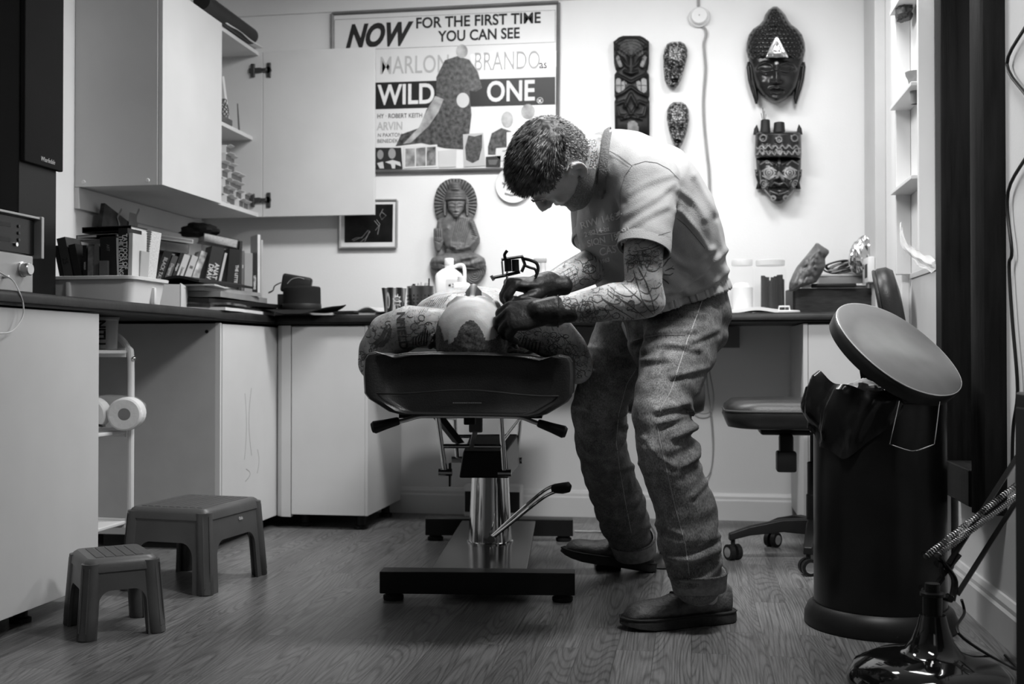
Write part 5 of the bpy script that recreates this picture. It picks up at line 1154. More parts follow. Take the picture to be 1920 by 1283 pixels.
# ================================================================== things on the back wall
WP = YB - 0.004
def PW(x, y, out=0.0): return onY(x, y, WP-out)
def tone_mat(name, rough=0.4, metal=0.0, coat=0.0, bump=0.0, gain=1.0, bscale=160, spec=0.5):
    m = bpy.data.materials.new(name); m.use_nodes = True; nt = m.node_tree; N = nt.nodes; L = nt.links; b = N['Principled BSDF']
    b.inputs['Roughness'].default_value = rough; b.inputs['Metallic'].default_value = metal; b.inputs['Coat Weight'].default_value = coat; b.inputs['Specular IOR Level'].default_value = spec
    a = N.new('ShaderNodeAttribute'); a.attribute_name = 'tone'; tc = N.new('ShaderNodeTexCoord')
    n = N.new('ShaderNodeTexNoise'); n.inputs['Scale'].default_value = 40; n.inputs['Detail'].default_value = 4; L.new(tc.outputs['Object'], n.inputs['Vector'])
    r = N.new('ShaderNodeMapRange'); r.inputs[1].default_value = .3; r.inputs[2].default_value = .7; r.inputs[3].default_value = 0.7*gain; r.inputs[4].default_value = 1.3*gain; L.new(n.outputs[0], r.inputs[0])
    mm = N.new('ShaderNodeMath'); mm.operation = 'MULTIPLY'; L.new(a.outputs['Fac'], mm.inputs[0]); L.new(r.outputs[0], mm.inputs[1]); L.new(mm.outputs[0], b.inputs['Base Color'])
    if bump:
        n2 = N.new('ShaderNodeTexNoise'); n2.inputs['Scale'].default_value = bscale; L.new(tc.outputs['Object'], n2.inputs['Vector'])
        bp = N.new('ShaderNodeBump'); bp.inputs['Strength'].default_value = bump; bp.inputs['Distance'].default_value = 0.004; L.new(n2.outputs[0], bp.inputs['Height']); L.new(bp.outputs[0], b.inputs['Normal'])
    return m
def oval(cx, cy, rx, ry, n=20): return [(cx+rx*cos(2*pi*i/n), cy+ry*sin(2*pi*i/n)) for i in range(n+1)]
def relief(name, rows, D, ridges, tones, base, m, parent, nu=70, nv=90, p=2.4, edge=0.010, back=0.0, taper=0.12, extra=None):
    """carved relief on the wall: rows of (y, left, right) in frame points, ridges (polyline, radius, height), tones (polyline, radius, value)"""
    ys = np.linspace(rows[0][0], rows[-1][0], nv); ry = [r[0] for r in rows]
    xl = np.interp(ys, ry, [r[1] for r in rows]); xr = np.interp(ys, ry, [r[2] for r in rows])
    s = np.sin(np.linspace(-pi/2, pi/2, nu))
    X = (xl+xr)[:, None]/2 + (xr-xl)[:, None]/2*s[None, :]; Y = np.repeat(ys[:, None], nu, 1)
    v = np.linspace(0, 1, nv)[:, None]; tp = np.clip(np.minimum(v, 1-v)/taper, 0, 1); tp = np.sqrt(1-(1-tp)**2)
    H = edge + D*np.power(np.clip(1-np.abs(s[None, :])**p, 0, 1), 1/p)*(0.25+0.75*tp)
    T = np.full(X.shape, base, float)
    for poly, r, h in ridges: H = H + h*np.exp(-(pl_dist(X, Y, poly)/r)**2)
    for poly, r, t in tones: T = np.where(pl_dist(X, Y, poly) < r, t, T)
    if extra: H, T = extra(X, Y, H, T)
    bm = bmesh.new(); lay = bm.verts.layers.float.new('tone'); V = []
    for i in range(-1, nv+1):
        row = []
        for j in range(-1, nu+1):
            ii = min(max(i, 0), nv-1); jj = min(max(j, 0), nu-1); rim = i != ii or j != jj
            q = bm.verts.new(PW(X[ii, jj], Y[ii, jj], back if rim else back+max(0.002, H[ii, jj]))); q[lay] = T[ii, jj]; row.append(q)
        V.append(row)
    for a, b in zip(V, V[1:]):
        for j in range(len(a)-1): bm.faces.new((a[j], a[j+1], b[j+1], b[j]))
    bmesh.ops.remove_doubles(bm, verts=bm.verts, dist=1e-6)
    bmesh.ops.recalc_face_normals(bm, faces=bm.faces)
    me = bpy.data.meshes.new(name); bm.to_mesh(me); bm.free()
    o = link(name, me, m, parent, True)
    try: me.set_sharp_from_angle(angle=R(60))
    except Exception: pass
    return o
LACQ = tone_mat('black_lacquer', 0.24, spec=0.3); CARVE = tone_mat('carved_wood', 0.42, bump=0.15, spec=0.2); MOSA = tone_mat('mosaic_lacquer', 0.28, spec=0.35); WOODC = tone_mat('brown_carving', 0.5, bump=0.25, bscale=90)
org = thing
# tall tiki plank
t = org('tiki_mask', 'tall narrow carved tiki plank with pale eyes and bared teeth on the back wall', 'mask')
rows = [(67, 1168, 1200), (70, 1160, 1207), (76, 1153, 1215), (78, 1150, 1217), (118, 1151, 1217), (131, 1154, 1215), (134, 1156, 1213), (140, 1152, 1217), (180, 1152, 1218), (186, 1154, 1216), (190, 1152, 1218), (255, 1153, 1218)]
crown = [(oval(1183, 104, 14+6*k, 10+6*k, 26)[13:27], 1.0, -0.003) for k in range(5)] + [([(1183, 100), (1183+14*cos(a), 100-40*sin(a)+4)], 0.8, -0.002) for a in []]
rid = crown + [([(1152, 86), (1168, 94), (1183, 106), (1198, 94), (1216, 86)], 3, 0.012), ([(1154, 100), (1168, 112), (1176, 124)], 2.5, 0.010), ([(1213, 100), (1199, 112), (1191, 124)], 2.5, 0.010), (oval(1162, 118, 7, 9), 2, 0.006), (oval(1205, 118, 7, 9), 2, 0.006), ([(1183, 112), (1183, 133)], 6, 0.016), ([(1172, 134), (1183, 139), (1194, 134)], 3, 0.010),
  ([(1153, 140), (1168, 146), (1183, 154), (1198, 146), (1216, 140)], 2.5, 0.010), ([(1153, 181), (1168, 174), (1183, 163), (1198, 174), (1216, 181)], 2.5, 0.010), ([(1172, 200), (1183, 176), (1195, 200)], 3, 0.010), ([(1156, 196), (1170, 190), (1178, 206), (1183, 216), (1189, 206), (1198, 190), (1213, 196)], 2.5, 0.009), ([(1156, 200), (1160, 216), (1172, 220)], 3, 0.008), ([(1212, 200), (1208, 216), (1196, 220)], 3, 0.008), ([(1165, 218), (1183, 213), (1203, 218)], 2, 0.006), ([(1165, 224), (1183, 219), (1203, 224)], 2, 0.006)]
ton = [([(1168, 96), (1176, 82), (1190, 82), (1198, 96)], 9, 0.055), ([(1183, 90), (1183, 98)], 5, 0.06)]
ton += [([(1158, 108), (1161, 116), (1163, 122)], 3.5, 0.20), ([(1209, 108), (1206, 116), (1204, 122)], 3.5, 0.20), ([(1160, 152), (1160, 168)], 5.5, 0.26), ([(1170, 156), (1166, 166)], 4.5, 0.24), ([(1207, 152), (1207, 168)], 5.5, 0.26), ([(1197, 156), (1201, 166)], 4.5, 0.24), ([(1165, 148), (1165, 176)], 0.6, 0.02), ([(1172, 148), (1172, 172)], 0.6, 0.02), ([(1202, 148), (1202, 176)], 0.6, 0.02), ([(1195, 148), (1195, 172)], 0.6, 0.02), ([(1154, 161), (1178, 159)], 0.6, 0.02), ([(1214, 161), (1189, 159)], 0.6, 0.02), ([(1186, 236), (1188, 246)], 10, 0.20)]
for k in range(5): ton.append((oval(1183, 104, 14+6*k, 10+6*k, 26)[13:27], 0.6, 0.01))
relief('carving', rows, 0.03, rid, ton, 0.009, CARVE, t, nu=60, nv=130, p=4)
# two small mosaic masks
def small(label, rows, cx, cy, k):
    t = org('small_mask', label, 'mask', group=None)
    eyes = [(cx-9*k, cy+2), (cx+8*k, cy+2)]
    rid = [([e], 5, -0.012) for e in eyes] + [([(cx-1, cy-8), (cx-1, cy+14)], 3.5, 0.014), ([(cx-6, cy+15), (cx+5, cy+15)], 3, 0.008), ([(cx-14, cy-6), (cx-6, cy-9), (cx-1, cy-4), (cx+5, cy-9), (cx+13, cy-6)], 2.2, 0.008), ([(cx-6, cy+27), (cx+5, cy+27)], 3.5, -0.010), (oval(cx-1, cy+27, 8, 5), 1.6, 0.006)]
    def ex(X, Y, H, T):
        n1 = np.vectorize(lambda x, y: noise.noise(Vector((x*0.22, y*0.22, cx))))(X, Y); n2 = np.vectorize(lambda x, y: noise.noise(Vector((x*0.55, y*0.55, cy))))(X, Y)
        T = np.where((n1+0.6*n2) > 0.12, 0.10, T); T = np.where((n1*0.5+n2) > 0.34, 0.42, T)
        for e in eyes: T = np.where(pl_dist(X, Y, [(e[0]-3, e[1]), (e[0]+3, e[1])]) < 2.6, 0.004, T)
        T = np.where(pl_dist(X, Y, [(cx-4, cy+27), (cx+3, cy+27)]) < 3.2, 0.004, T)
        for q in oval(cx-1, cy-22, 9, 8, 11): T = np.where(np.hypot(X-q[0], Y-q[1]) < 1.3, 0.45, T)
        H = H + 0.0025*n2
        return H, T
    relief('face', rows, 0.045, rid, [], 0.018, MOSA, t, nu=60, nv=80, p=2.2, extra=ex, edge=0.006)
small('small oval mosaic mask with closed mouth, the upper of two beside the cable', [(78, 1260, 1276), (82, 1251, 1284), (92, 1246, 1289), (105, 1243, 1289), (130, 1244, 1283), (150, 1246, 1277), (160, 1250, 1272), (166, 1257, 1266)], 1266, 124, 1.0)
small('small oval mosaic mask with open mouth, directly above the artist back', [(191, 1263, 1279), (196, 1256, 1286), (206, 1251, 1291), (224, 1250, 1292), (245, 1254, 1289), (262, 1259, 1283), (273, 1264, 1278), (278, 1268, 1274)], 1271, 238, 0.95)
# large head mask
t = org('buddha_mask', 'large glossy black serene head mask with curled hair and silver forehead ornament', 'mask')
rows = [(92, 1404, 1506), (100, 1402, 1508), (115, 1404, 1506), (128, 1408, 1503), (150, 1412, 1499), (165, 1417, 1494), (178, 1426, 1485), (187, 1437, 1473), (193, 1448, 1462)]
rid = [([(1418, 130), (1424, 121), (1435, 117), (1446, 121), (1452, 130)], 2.2, 0.007), ([(1492, 130), (1486, 121), (1475, 117), (1464, 121), (1459, 130)], 2.2, 0.007), ([(1425, 132), (1436, 135), (1446, 133)], 4.5, 0.011), ([(1486, 132), (1475, 135), (1465, 133)], 4.5, 0.011), ([(1424, 135), (1436, 138), (1447, 135)], 1.0, -0.004), ([(1487, 135), (1475, 138), (1464, 135)], 1.0, -0.004),
  ([(1456, 122), (1456, 140), (1456, 152)], 4.5, 0.020), ([(1448, 154), (1456, 156), (1464, 154)], 4, 0.012), ([(1444, 167), (1452, 164), (1456, 166), (1460, 164), (1470, 167)], 2.4, 0.009), ([(1446, 173), (1456, 175), (1468, 173)], 2.8, 0.010), ([(1444, 169.5), (1470, 169.5)], 0.9, -0.004), ([(1456, 186)], 8, 0.010), ([(1428, 155)], 10, 0.006), ([(1484, 155)], 10, 0.006)]
relief('face', rows, 0.085, rid, [([(1456, 118)], 3.2, 0.45)], 0.013, LACQ, t, nu=80, nv=100, p=2.1, edge=0.02)
rows = [(12, 1450, 1457), (18, 1441, 1464), (28, 1434, 1473), (38, 1431, 1478), (46, 1424, 1484), (54, 1412, 1495), (65, 1404, 1504), (80, 1400, 1509), (95, 1399, 1510), (108, 1402, 1507), (114, 1406, 1503)]
def curls(X, Y, H, T):
    r = np.zeros_like(H)
    for iy in range(13):
        y = 16+iy*8.0
        for ix in range(-8, 9):
            x = 1455 + ix*8.2 + (4.1 if iy % 2 else 0)
            d = np.hypot(X-x, (Y-y))
            r = np.maximum(r, 0.010*np.exp(-(d/3.4)**2) - 0.004*np.exp(-(d/1.2)**2))
    return H + r, T
relief('hair', rows, 0.095, [([(1455, 40)], 14, 0.02)], [], 0.010, LACQ, t, nu=110, nv=130, p=2.2, edge=0.015, extra=curls, back=0.006)
relief('ornament', [(68, 1455, 1458), (76, 1450, 1463), (90, 1443, 1470), (104, 1437, 1477), (108, 1436, 1478)], 0.006, [([(1456, 80), (1446, 104)], 1.5, 0.004), ([(1457, 80), (1467, 104)], 1.5, 0.004), ([(1440, 101), (1473, 101)], 1.4, 0.004), ([(1456, 94)], 4, 0.004)], [], 0.62, tone_mat('silver_leaf', 0.2, 0.85), t, nu=30, nv=30, p=4, back=0.128)
for s in (0, 1):
    f = (lambda x: x) if s == 0 else (lambda x: 2910-x)
    rows = [(116, 1401, 1408), (126, 1399, 1413), (150, 1402, 1415), (168, 1407, 1420), (185, 1413, 1422), (195, 1416, 1420)]
    if s: rows = [(y, 2910-b, 2910-a) for y, a, b in rows]
    relief('ear', rows, 0.02, [([(f(1406), 122), (f(1409), 150), (f(1416), 188)], 2, -0.006)], [], 0.012, LACQ, t, nu=16, nv=50, p=2.5, back=0.012)
# crowned demon mask
t = org('crowned_mask', 'dark crowned mask with bulging painted eyes under the large head mask', 'mask')
rows = [(297, 1417, 1502), (312, 1418, 1502), (330, 1420, 1500), (345, 1424, 1496), (357, 1430, 1489), (368, 1438, 1481), (377, 1447, 1471), (382, 1455, 1464)]
e1, e2 = (1442, 324), (1481, 324)
rid = [([e1], 8, 0.018), ([e2], 8, 0.018), ([(1461, 312), (1461, 330)], 5, 0.014), ([(1452, 336), (1461, 334), (1470, 336)], 6, 0.022), ([(1440, 350), (1450, 344), (1461, 348), (1472, 344), (1483, 350)], 3.5, 0.010), ([(1446, 360), (1461, 364), (1476, 360)], 3.5, 0.010), ([(1445, 354), (1477, 354)], 1.8, -0.006), ([(1425, 304), (1440, 299), (1452, 308)], 2.5, 0.008), ([(1497, 304), (1482, 299), (1470, 308)], 2.5, 0.008), (oval(1432, 345, 6, 7), 2, 0.006), (oval(1489, 345, 6, 7), 2, 0.006)]
ton = []
for e, s in ((e1, 1), (e2, -1)):
    ton += [([e], 6.2, 0.34), (oval(e[0], e[1], 9.5, 8), 1.2, 0.3), ([e], 3.6, 0.05), ([e], 2.0, 0.3), ([(e[0]-13, e[1]-3), (e[0], e[1]-11), (e[0]+13, e[1]-4)], 1.2, 0.28), ([(e[0]-12, e[1]+6), (e[0], e[1]+12), (e[0]+12, e[1]+5)], 1.2, 0.3),
            ([(e[0]-16*s, e[1]-16), (e[0]-4*s, e[1]-23), (e[0]+6*s, e[1]-15)], 1.1, 0.24), (oval(e[0]-11*s, e[1]+21, 6, 7), 1.1, 0.2), (oval(e[0]-10*s, e[1]+21, 2.5, 3), 1.0, 0.2), ([(e[0]-8*s, e[1]+32), (e[0]+2*s, e[1]+44), (e[0]+12*s, e[1]+46)], 1.2, 0.28), (oval(e[0]+8*s, e[1]+47, 4, 4), 1.2, 0.3), ([(e[0]-17*s, e[1]-4), (e[0]-16*s, e[1]+16)], 0.9, 0.16)]
ton += [([(1457, 332), (1460, 324), (1466, 330), (1468, 338)], 2.6, 0.16), ([(1461, 300), (1461, 306)], 2.5, 0.14), ([(1445, 350), (1452, 342), (1461, 345), (1470, 342), (1478, 350)], 1.0, 0.12), ([(1444, 358), (1461, 366), (1478, 358)], 0.9, 0.16)]
relief('face', rows, 0.07, rid, ton, 0.016, LACQ, t, nu=110, nv=110, p=2.2, edge=0.015)
rows = [(246, 1418, 1500), (252, 1416, 1502), (290, 1415, 1503), (298, 1417, 1502)]
wave = [(1418+k*2, 276+3.2*sin(k*2*2*pi/13)) for k in range(42)]; wave2 = [(1418+k*2, 287+3.0*sin(k*2*2*pi/11+1)) for k in range(42)]
ton = [(wave, 1.1, 0.22), (wave2, 1.1, 0.2)] + [(oval(c, y, r, r), 1.1, 0.2) for c, y, r in ((1431, 259, 6), (1461, 262, 5), (1490, 259, 6), (1461, 283, 5), (1428, 283, 4), (1494, 283, 4))] + [([(1461, 262)], 2.2, 0.18), ([(1461, 283)], 3, 0.2)]
relief('crown', rows, 0.075, [(p_, 2, 0.004) for p_, r_, q_ in ton[:8]] + [([(1417, 293), (1502, 293)], 3, 0.012)], ton, 0.016, LACQ, t, nu=110, nv=60, p=2.6, edge=0.02, back=0.003)
cm = MB()
for x, y0, y1, w_ in ((1418, 250, 234, 5), (1499, 250, 233, 5)):
    cm.tube([PW(x, y0+2, 0.03), PW(x, (y0+y1)/2, 0.03), PW(x+(1 if x < 1450 else -1), y1, 0.03)], [0.014, 0.010, 0.001], 10)
cmo = cm.build('horn', gm(0.014), t, smooth=True)
cm = MB()
for x, y0, y1, w_ in ((1435, 250, 226, 0.024), (1461, 250, 231, 0.028)):
    a, b = PW(x, y0, 0.05), PW(x, y1, 0.045); cm.tube([a, a.lerp(b, .5), b], [w_, w_*0.9, w_*0.85], 14)
cm.build('crown_finial', gm(0.013), t, smooth=True)
cm = MB()
for k, (x, y) in enumerate(((1430, 202), (1427, 212), (1436, 214), (1433, 208))): cm.tube([PW(1433, 240, 0.05), PW(x, y, 0.05)], 0.0016, 5)
q = cm.build('bristle', BLACKP, t); q['kind'] = 'stuff'
for s in (-1, 1):
    xx = (lambda x: x) if s == -1 else (lambda x: 2919-x)
    rows = [(318, 1415, 1422), (330, 1416, 1424), (342, 1420, 1426), (354, 1417, 1427), (355, 1418, 1426)]
    if s == 1: rows = [(y, 2919-b, 2919-a) for y, a, b in rows]
    relief('ear', rows, 0.018, [], [(oval(xx(1419), 324, 3, 4), 1, 0.14)], 0.014, LACQ, t, nu=14, nv=30, back=0.008)
# seated carving with halo
t = org('buddha_carving', 'brown wooden seated figure carving with ribbed halo hanging above the white bottles', 'carving')
hal = [(854, 335), (896, 385)]
rows = [(335, 846, 862), (338, 836, 872), (345, 826, 882), (355, 819, 889), (370, 814.5, 894), (385, 813.5, 895), (400, 816, 892), (412, 822, 886), (424, 832, 876), (430, 840, 868)]
rays = [([(854+26*cos(a), 384+30*sin(a)), (854+44*cos(a), 384+52*sin(a))], 1.1, -0.006) for a in [pi + i*pi/26*1.28 - 0.45 for i in range(27)]]
relief('halo', rows, 0.012, rays, [(p_, 0.8, 0.035) for p_, r_, h_ in rays], 0.11, WOODC, t, nu=110, nv=110, p=6, edge=0.012)
rows = [(398, 838, 872), (406, 833, 878), (410, 824, 886), (416, 820, 890), (430, 818, 895), (446, 822, 900), (455, 828, 900), (466, 836, 893), (474, 836, 888), (482, 832, 892)]
fold = [([(856+k*4, 410), (852+k*4, 430), (848+k*3.5, 448), (848+k*3, 466)], 1.0, -0.003) for k in range(8)] + [([(884, 412+k*4), (898, 416+k*4)], 0.8, -0.002) for k in range(10)]
relief('torso', rows, 0.04, fold + [([(838, 428)], 6, 0.006), ([(839, 428)], 1.2, 0.004), ([(884, 416), (896, 444), (880, 462), (856, 468), (848, 462)], 5, 0.016), ([(847, 463), (862, 460)], 3.5, 0.008), ([(822, 414), (822, 448)], 4, 0.008), ([(838, 466), (866, 472)], 2, -0.004)], [(p_, 0.6, 0.07) for p_, r_, h_ in fold], 0.13, WOODC, t, nu=90, nv=90, p=2.6, back=0.008)
rows = [(374, 838, 872), (382, 838, 872), (394, 840, 870), (402, 845, 865), (409, 851, 859)]
relief('head', rows, 0.05, [([(840, 382), (848, 379), (854, 383), (860, 379), (869, 382)], 1.3, 0.004), ([(843, 386), (851, 387)], 2.2, 0.005), ([(858, 387), (867, 386)], 2.2, 0.005), ([(843, 388), (851, 388.5)], 0.6, -0.003), ([(858, 388.5), (867, 388)], 0.6, -0.003), ([(855, 382), (855, 394)], 2.2, 0.010), ([(851, 396), (859, 396)], 2, 0.006), ([(850, 401), (860, 401)], 1.6, 0.004)], [], 0.15, WOODC, t, nu=50, nv=50, p=2.2, back=0.022)
rows = [(341, 848, 860), (346, 841, 866), (356, 841, 866), (358, 838, 870), (362, 836, 873), (375, 835, 874), (377, 836, 873)]
relief('hair', rows, 0.05, [([(834, 358), (874, 358)], 1.2, -0.006), ([(836, 374), (874, 374)], 1.6, 0.004)] + [([(838, 361+k*4), (872, 361+k*4)], 0.8, -0.002) for k in range(3)] + [([(842, 344+k*4), (866, 344+k*4)], 0.8, -0.002) for k in range(3)], [], 0.09, WOODC, t, nu=50, nv=50, p=2.4, back=0.024)
for x in (832, 873.5): relief('ear', [(378, x, x+5), (388, x-1, x+5), (400, x, x+5), (406, x+1, x+4)], 0.02, [([(x+2.5, 382), (x+2.5, 402)], 1, -0.004)], [], 0.125, WOODC, t, nu=10, nv=24, back=0.03)
rows = [(428, 813.5, 829), (431, 813, 830), (446, 813, 831), (452, 813, 832), (464, 815, 829), (470, 818, 826), (473, 820, 824)]
relief('hand', rows, 0.02, [([(817+k*4.2, 427), (817+k*4.2, 445)], 0.8, -0.007) for k in range(3)] + [([(816, 452), (824, 455), (829, 451)], 1, -0.003)], [], 0.12, WOODC, t, nu=40, nv=50, p=3, back=0.035)
rows = [(474, 836, 888), (478, 822, 899), (484, 810, 908), (492, 806, 911), (498, 806, 911), (503, 812, 906), (507, 820, 900)]
relief('legs', rows, 0.05, [([(812, 488), (850, 490), (880, 484)], 6, 0.012), ([(905, 488), (880, 496), (850, 500)], 5, 0.010), ([(866, 484), (892, 480)], 4, 0.008), ([(830, 496), (890, 503)], 1.5, -0.006)] + [([(815+k*8, 484), (819+k*8, 502)], 0.8, -0.002) for k in range(11)], [], 0.125, WOODC, t, nu=90, nv=50, p=2.6, back=0.014)
rows = [(498, 808, 912), (505, 808, 912), (515, 810, 910), (525, 815, 903), (532, 822, 895), (535, 830, 886)]
relief('base', rows, 0.04, [(oval(890, 515, 3+4*k, 3+4*k), 1.0, -0.004) for k in range(5)] + [(oval(830, 515, 3+4*k, 3+4*k), 1.0, -0.004) for k in range(4)] + [([(845+k*5, 500), (848+k*4, 512)], 0.8, -0.004) for k in range(6)], [], 0.10, WOODC, t, nu=90, nv=50, p=2.6, back=0.004)
# ---- framed film poster
def slab(x0, y0, x1, y1, o0, o1, mb=None):
    mb = mb or MB(); a = [PW(x, y, o) for o in (o0, o1) for x, y in ((x0, y0), (x1, y0), (x1, y1), (x0, y1))]
    mb.loft([a[:4], a[4:]]); return mb
def quad(pts, o0, o1, mb=None):
    mb = mb or MB(); mb.loft([[PW(x, y, o0) for x, y in pts], [PW(x, y, o1) for x, y in pts]]); return mb
t = org('framed_poster', 'large framed film poster with NOW lettering and a black title band', 'poster')
PB = [(623, 26), (1047, 5), (1045, 316), (625, 324)]
def pq(u, v): # inside poster, u across 0..1, v down 0..1
    a = Vector(PB[0]).lerp(Vector(PB[1]), u); b = Vector(PB[3]).lerp(Vector(PB[2]), u); q = a.lerp(b, v); return (q.x, q.y)
quad(PB, 0.0, 0.010).build('print', mat('poster_paper', 0.72, 0.35, var=0.02, coat=0.3), t)
fm = MB(); c4 = [PW(x, y, 0.012) for x, y in PB]
for a, b in zip(c4, c4[1:]+c4[:1]): fm.tube([a, b], 0.009, 4)
fm.build('frame', mat('frame_grey', 0.22, 0.35, 0.6), t)
OL = MB()
def pxy(x, y): return PW(x, y, 0.0105)
for a, b in (((627, 37), (1041, 19)), ((1041, 19), (1041, 79)), ((1041, 79), (627, 95)), ((627, 95), (627, 37))): OL.tube([pxy(*a), pxy(*b)], 0.0016, 4, flat=0.4)
OL.build('border_line', INK, t)
quad([(704, 155), (1041, 144), (1041, 196), (704, 205)], 0.0102, 0.0108).build('title_band', mat('band_black', 0.015, 0.4), t)
def ptext(body, x, y, sz, m, ang=0.0, out=0.0112, **k):
    """lettering on the wall plane, baseline start at a frame point"""
    p = PW(x, y, out); q = PW(x+50, y-ang*50, out); xd = (q-p).normalized(); zd = Vector((0, -1, 0)); yd = zd.cross(xd)
    M_ = mk(p, xd, yd, zd); return M_
def put(body, x, y, sz, m, par=None, ang=0.045, nm='lettering', **k): return text(nm, body, sz, ptext(body, x, y, sz, m, ang, k.pop('out', 0.0112)), m, par or t, **k)
put('NOW', 648, 88, 0.150, INK, shear=0.35, bold=0.007, sx=0.76, depth=0.0003)
put('FOR THE FIRST TIME', 779, 53, 0.072, INK, bold=0.0016, sx=0.93, depth=0.0003)
put('YOU CAN SEE', 822, 78, 0.072, INK, bold=0.0016, sx=0.87, depth=0.0003)
put('MARLON', 711, 139, 0.122, GREYINK, bold=0.0003, sx=0.69, depth=0.0003, ang=0.03)
put('BRANDO', 888, 132, 0.122, GREYINK, bold=0.0003, sx=0.63, depth=0.0003, ang=0.03)
put('as', 1011, 128, 0.055, INK, bold=0.0005, sx=0.85, depth=0.0003)
put('WILD', 709, 196, 0.135, PAPER, bold=0.003, sx=0.82, depth=0.0003, ang=0.03, out=0.0118)
put('ONE', 912, 190, 0.135, PAPER, bold=0.003, sx=0.82, depth=0.0003, ang=0.03, out=0.0118)
put('x', 1009, 192, 0.030, PAPER, bold=0.001, depth=0.0003, out=0.0118)
MB().tube([PW(1012.5+5.5*cos(a), 188.5+5.5*sin(a), 0.0115) for a in [2*pi*i/20 for i in range(21)]], 0.0014, 4).build('lettering', PAPER, t)
put('HY · ROBERT KEITH', 707, 222, 0.031, INK, sx=0.82, depth=0.0003, ang=0.02)
put('ARVIN', 707, 244, 0.055, GREYINK, bold=0.001, sx=0.8, depth=0.0003, ang=0.02)
put('N PAXTON', 708, 257, 0.026, gm(0.12), sx=0.9, depth=0.0003, ang=0.02)
put('BENEDEK', 707, 268, 0.026, gm(0.12), sx=0.95, depth=0.0003, ang=0.02)
# plain grey stand-in for the poster picture
PIC = mat('picture_grey', 0.055, 0.4, var=0.97, scale=55)
PICL = mat('picture_pale', 0.34, 0.4, var=0.5, scale=20)
quad([(834, 113), (858, 105), (880, 112), (896, 135), (904, 165), (892, 172), (880, 170), (884, 215), (880, 250), (868, 280), (835, 278), (790, 268), (742, 274), (752, 252), (786, 240), (800, 205), (818, 178), (818, 145)], 0.0103, 0.0122).build('picture', PIC, t)
quad([(786, 238), (802, 204), (816, 180), (832, 186), (822, 210), (804, 236), (770, 268), (756, 270)], 0.0103, 0.0126).build('picture', PICL, t)
quad(oval(868, 188, 12, 14, 18)[:-1], 0.0103, 0.0130).build('picture', gm(0.6), t)
quad(oval(866, 96, 11, 13, 14)[:-1], 0.0103, 0.0124).build('picture', PICL, t)
quad([(915, 275), (922, 250), (940, 240), (958, 246), (970, 262), (975, 290), (915, 290)], 0.0103, 0.0122).build('picture', PIC, t)
quad(oval(951, 224, 11, 15, 14)[:-1], 0.0103, 0.0124).build('picture', PICL, t)
quad(oval(990, 209, 13, 14, 14)[:-1], 0.0103, 0.0124).build('picture', PICL, t)
# snapshots tucked along the poster's lower edge
def snap(label, pts, m, extra=()):
    s = org('photo_print', label, 'photo', group=None); quad(pts, 0.0128, 0.0142).build('card', m, s)
    for q, mm, nm in extra: quad(q, 0.0140, 0.0146).build(nm, mm, s)
snap('dark snapshot of two bald men tucked at the left end of the poster edge', [(700, 277), (752, 277), (755, 317), (700, 318)], gm(0.02), [(oval(735, 288, 7, 10, 14)[:-1], gm(0.3), 'picture'), (oval(713, 290, 6, 9, 14)[:-1], gm(0.25), 'picture'), ([(722, 304), (736, 300), (750, 304), (752, 312), (741, 308), (741, 316), (735, 316), (733, 308)], gm(0.6), 'picture'), ([(707, 306), (718, 303), (720, 316), (712, 316)], gm(0.55), 'picture')])
snap('white bordered snapshot with three seaside strips on the poster edge', [(757, 275), (820, 271), (820, 313), (757, 316)], gm(0.66), [([(760, 279), (778, 278), (778, 312), (760, 313)], mat('snap_sea', 0.3, 0.5, var=0.5, scale=30), 'picture'), ([(780, 278), (798, 276), (798, 311), (780, 312)], mat('snap_dusk', 0.2, 0.5, var=0.8, scale=24), 'picture'), ([(800, 276), (817, 275), (817, 310), (800, 311)], mat('snap_beach', 0.15, 0.5, var=0.9, scale=40), 'picture')])
snap('blank pale note card beside the seaside snapshot', [(822, 283), (856, 280), (855, 313), (823, 314)], gm(0.55))
snap('tall snapshot of a dark group on the poster edge', [(868, 252), (906, 249), (910, 311), (870, 313)], gm(0.45), [([(872, 276), (878, 254), (890, 256), (904, 252), (904, 276), (898, 300), (886, 306), (874, 300)], mat('snap_group', 0.05, 0.5, var=0.8, scale=60), 'picture')])
snap('small dark card under the pale papers beside the artist hair', [(911, 294), (939, 292), (938, 313), (911, 313)], gm(0.03), [([(915, 300), (934, 299), (930, 309), (917, 309)], gm(0.10), 'picture')])
snap('pale printed paper just above the small dark card', [(930, 278), (968, 275), (968, 300), (940, 302), (929, 292)], gm(0.6), [([(942, 282), (960, 281), (960, 284), (942, 285)], gm(0.3), 'print')])
snap('upright pale card sticking out behind the artist hair', [(950, 248), (972, 246), (972, 277), (950, 279)], gm(0.64))
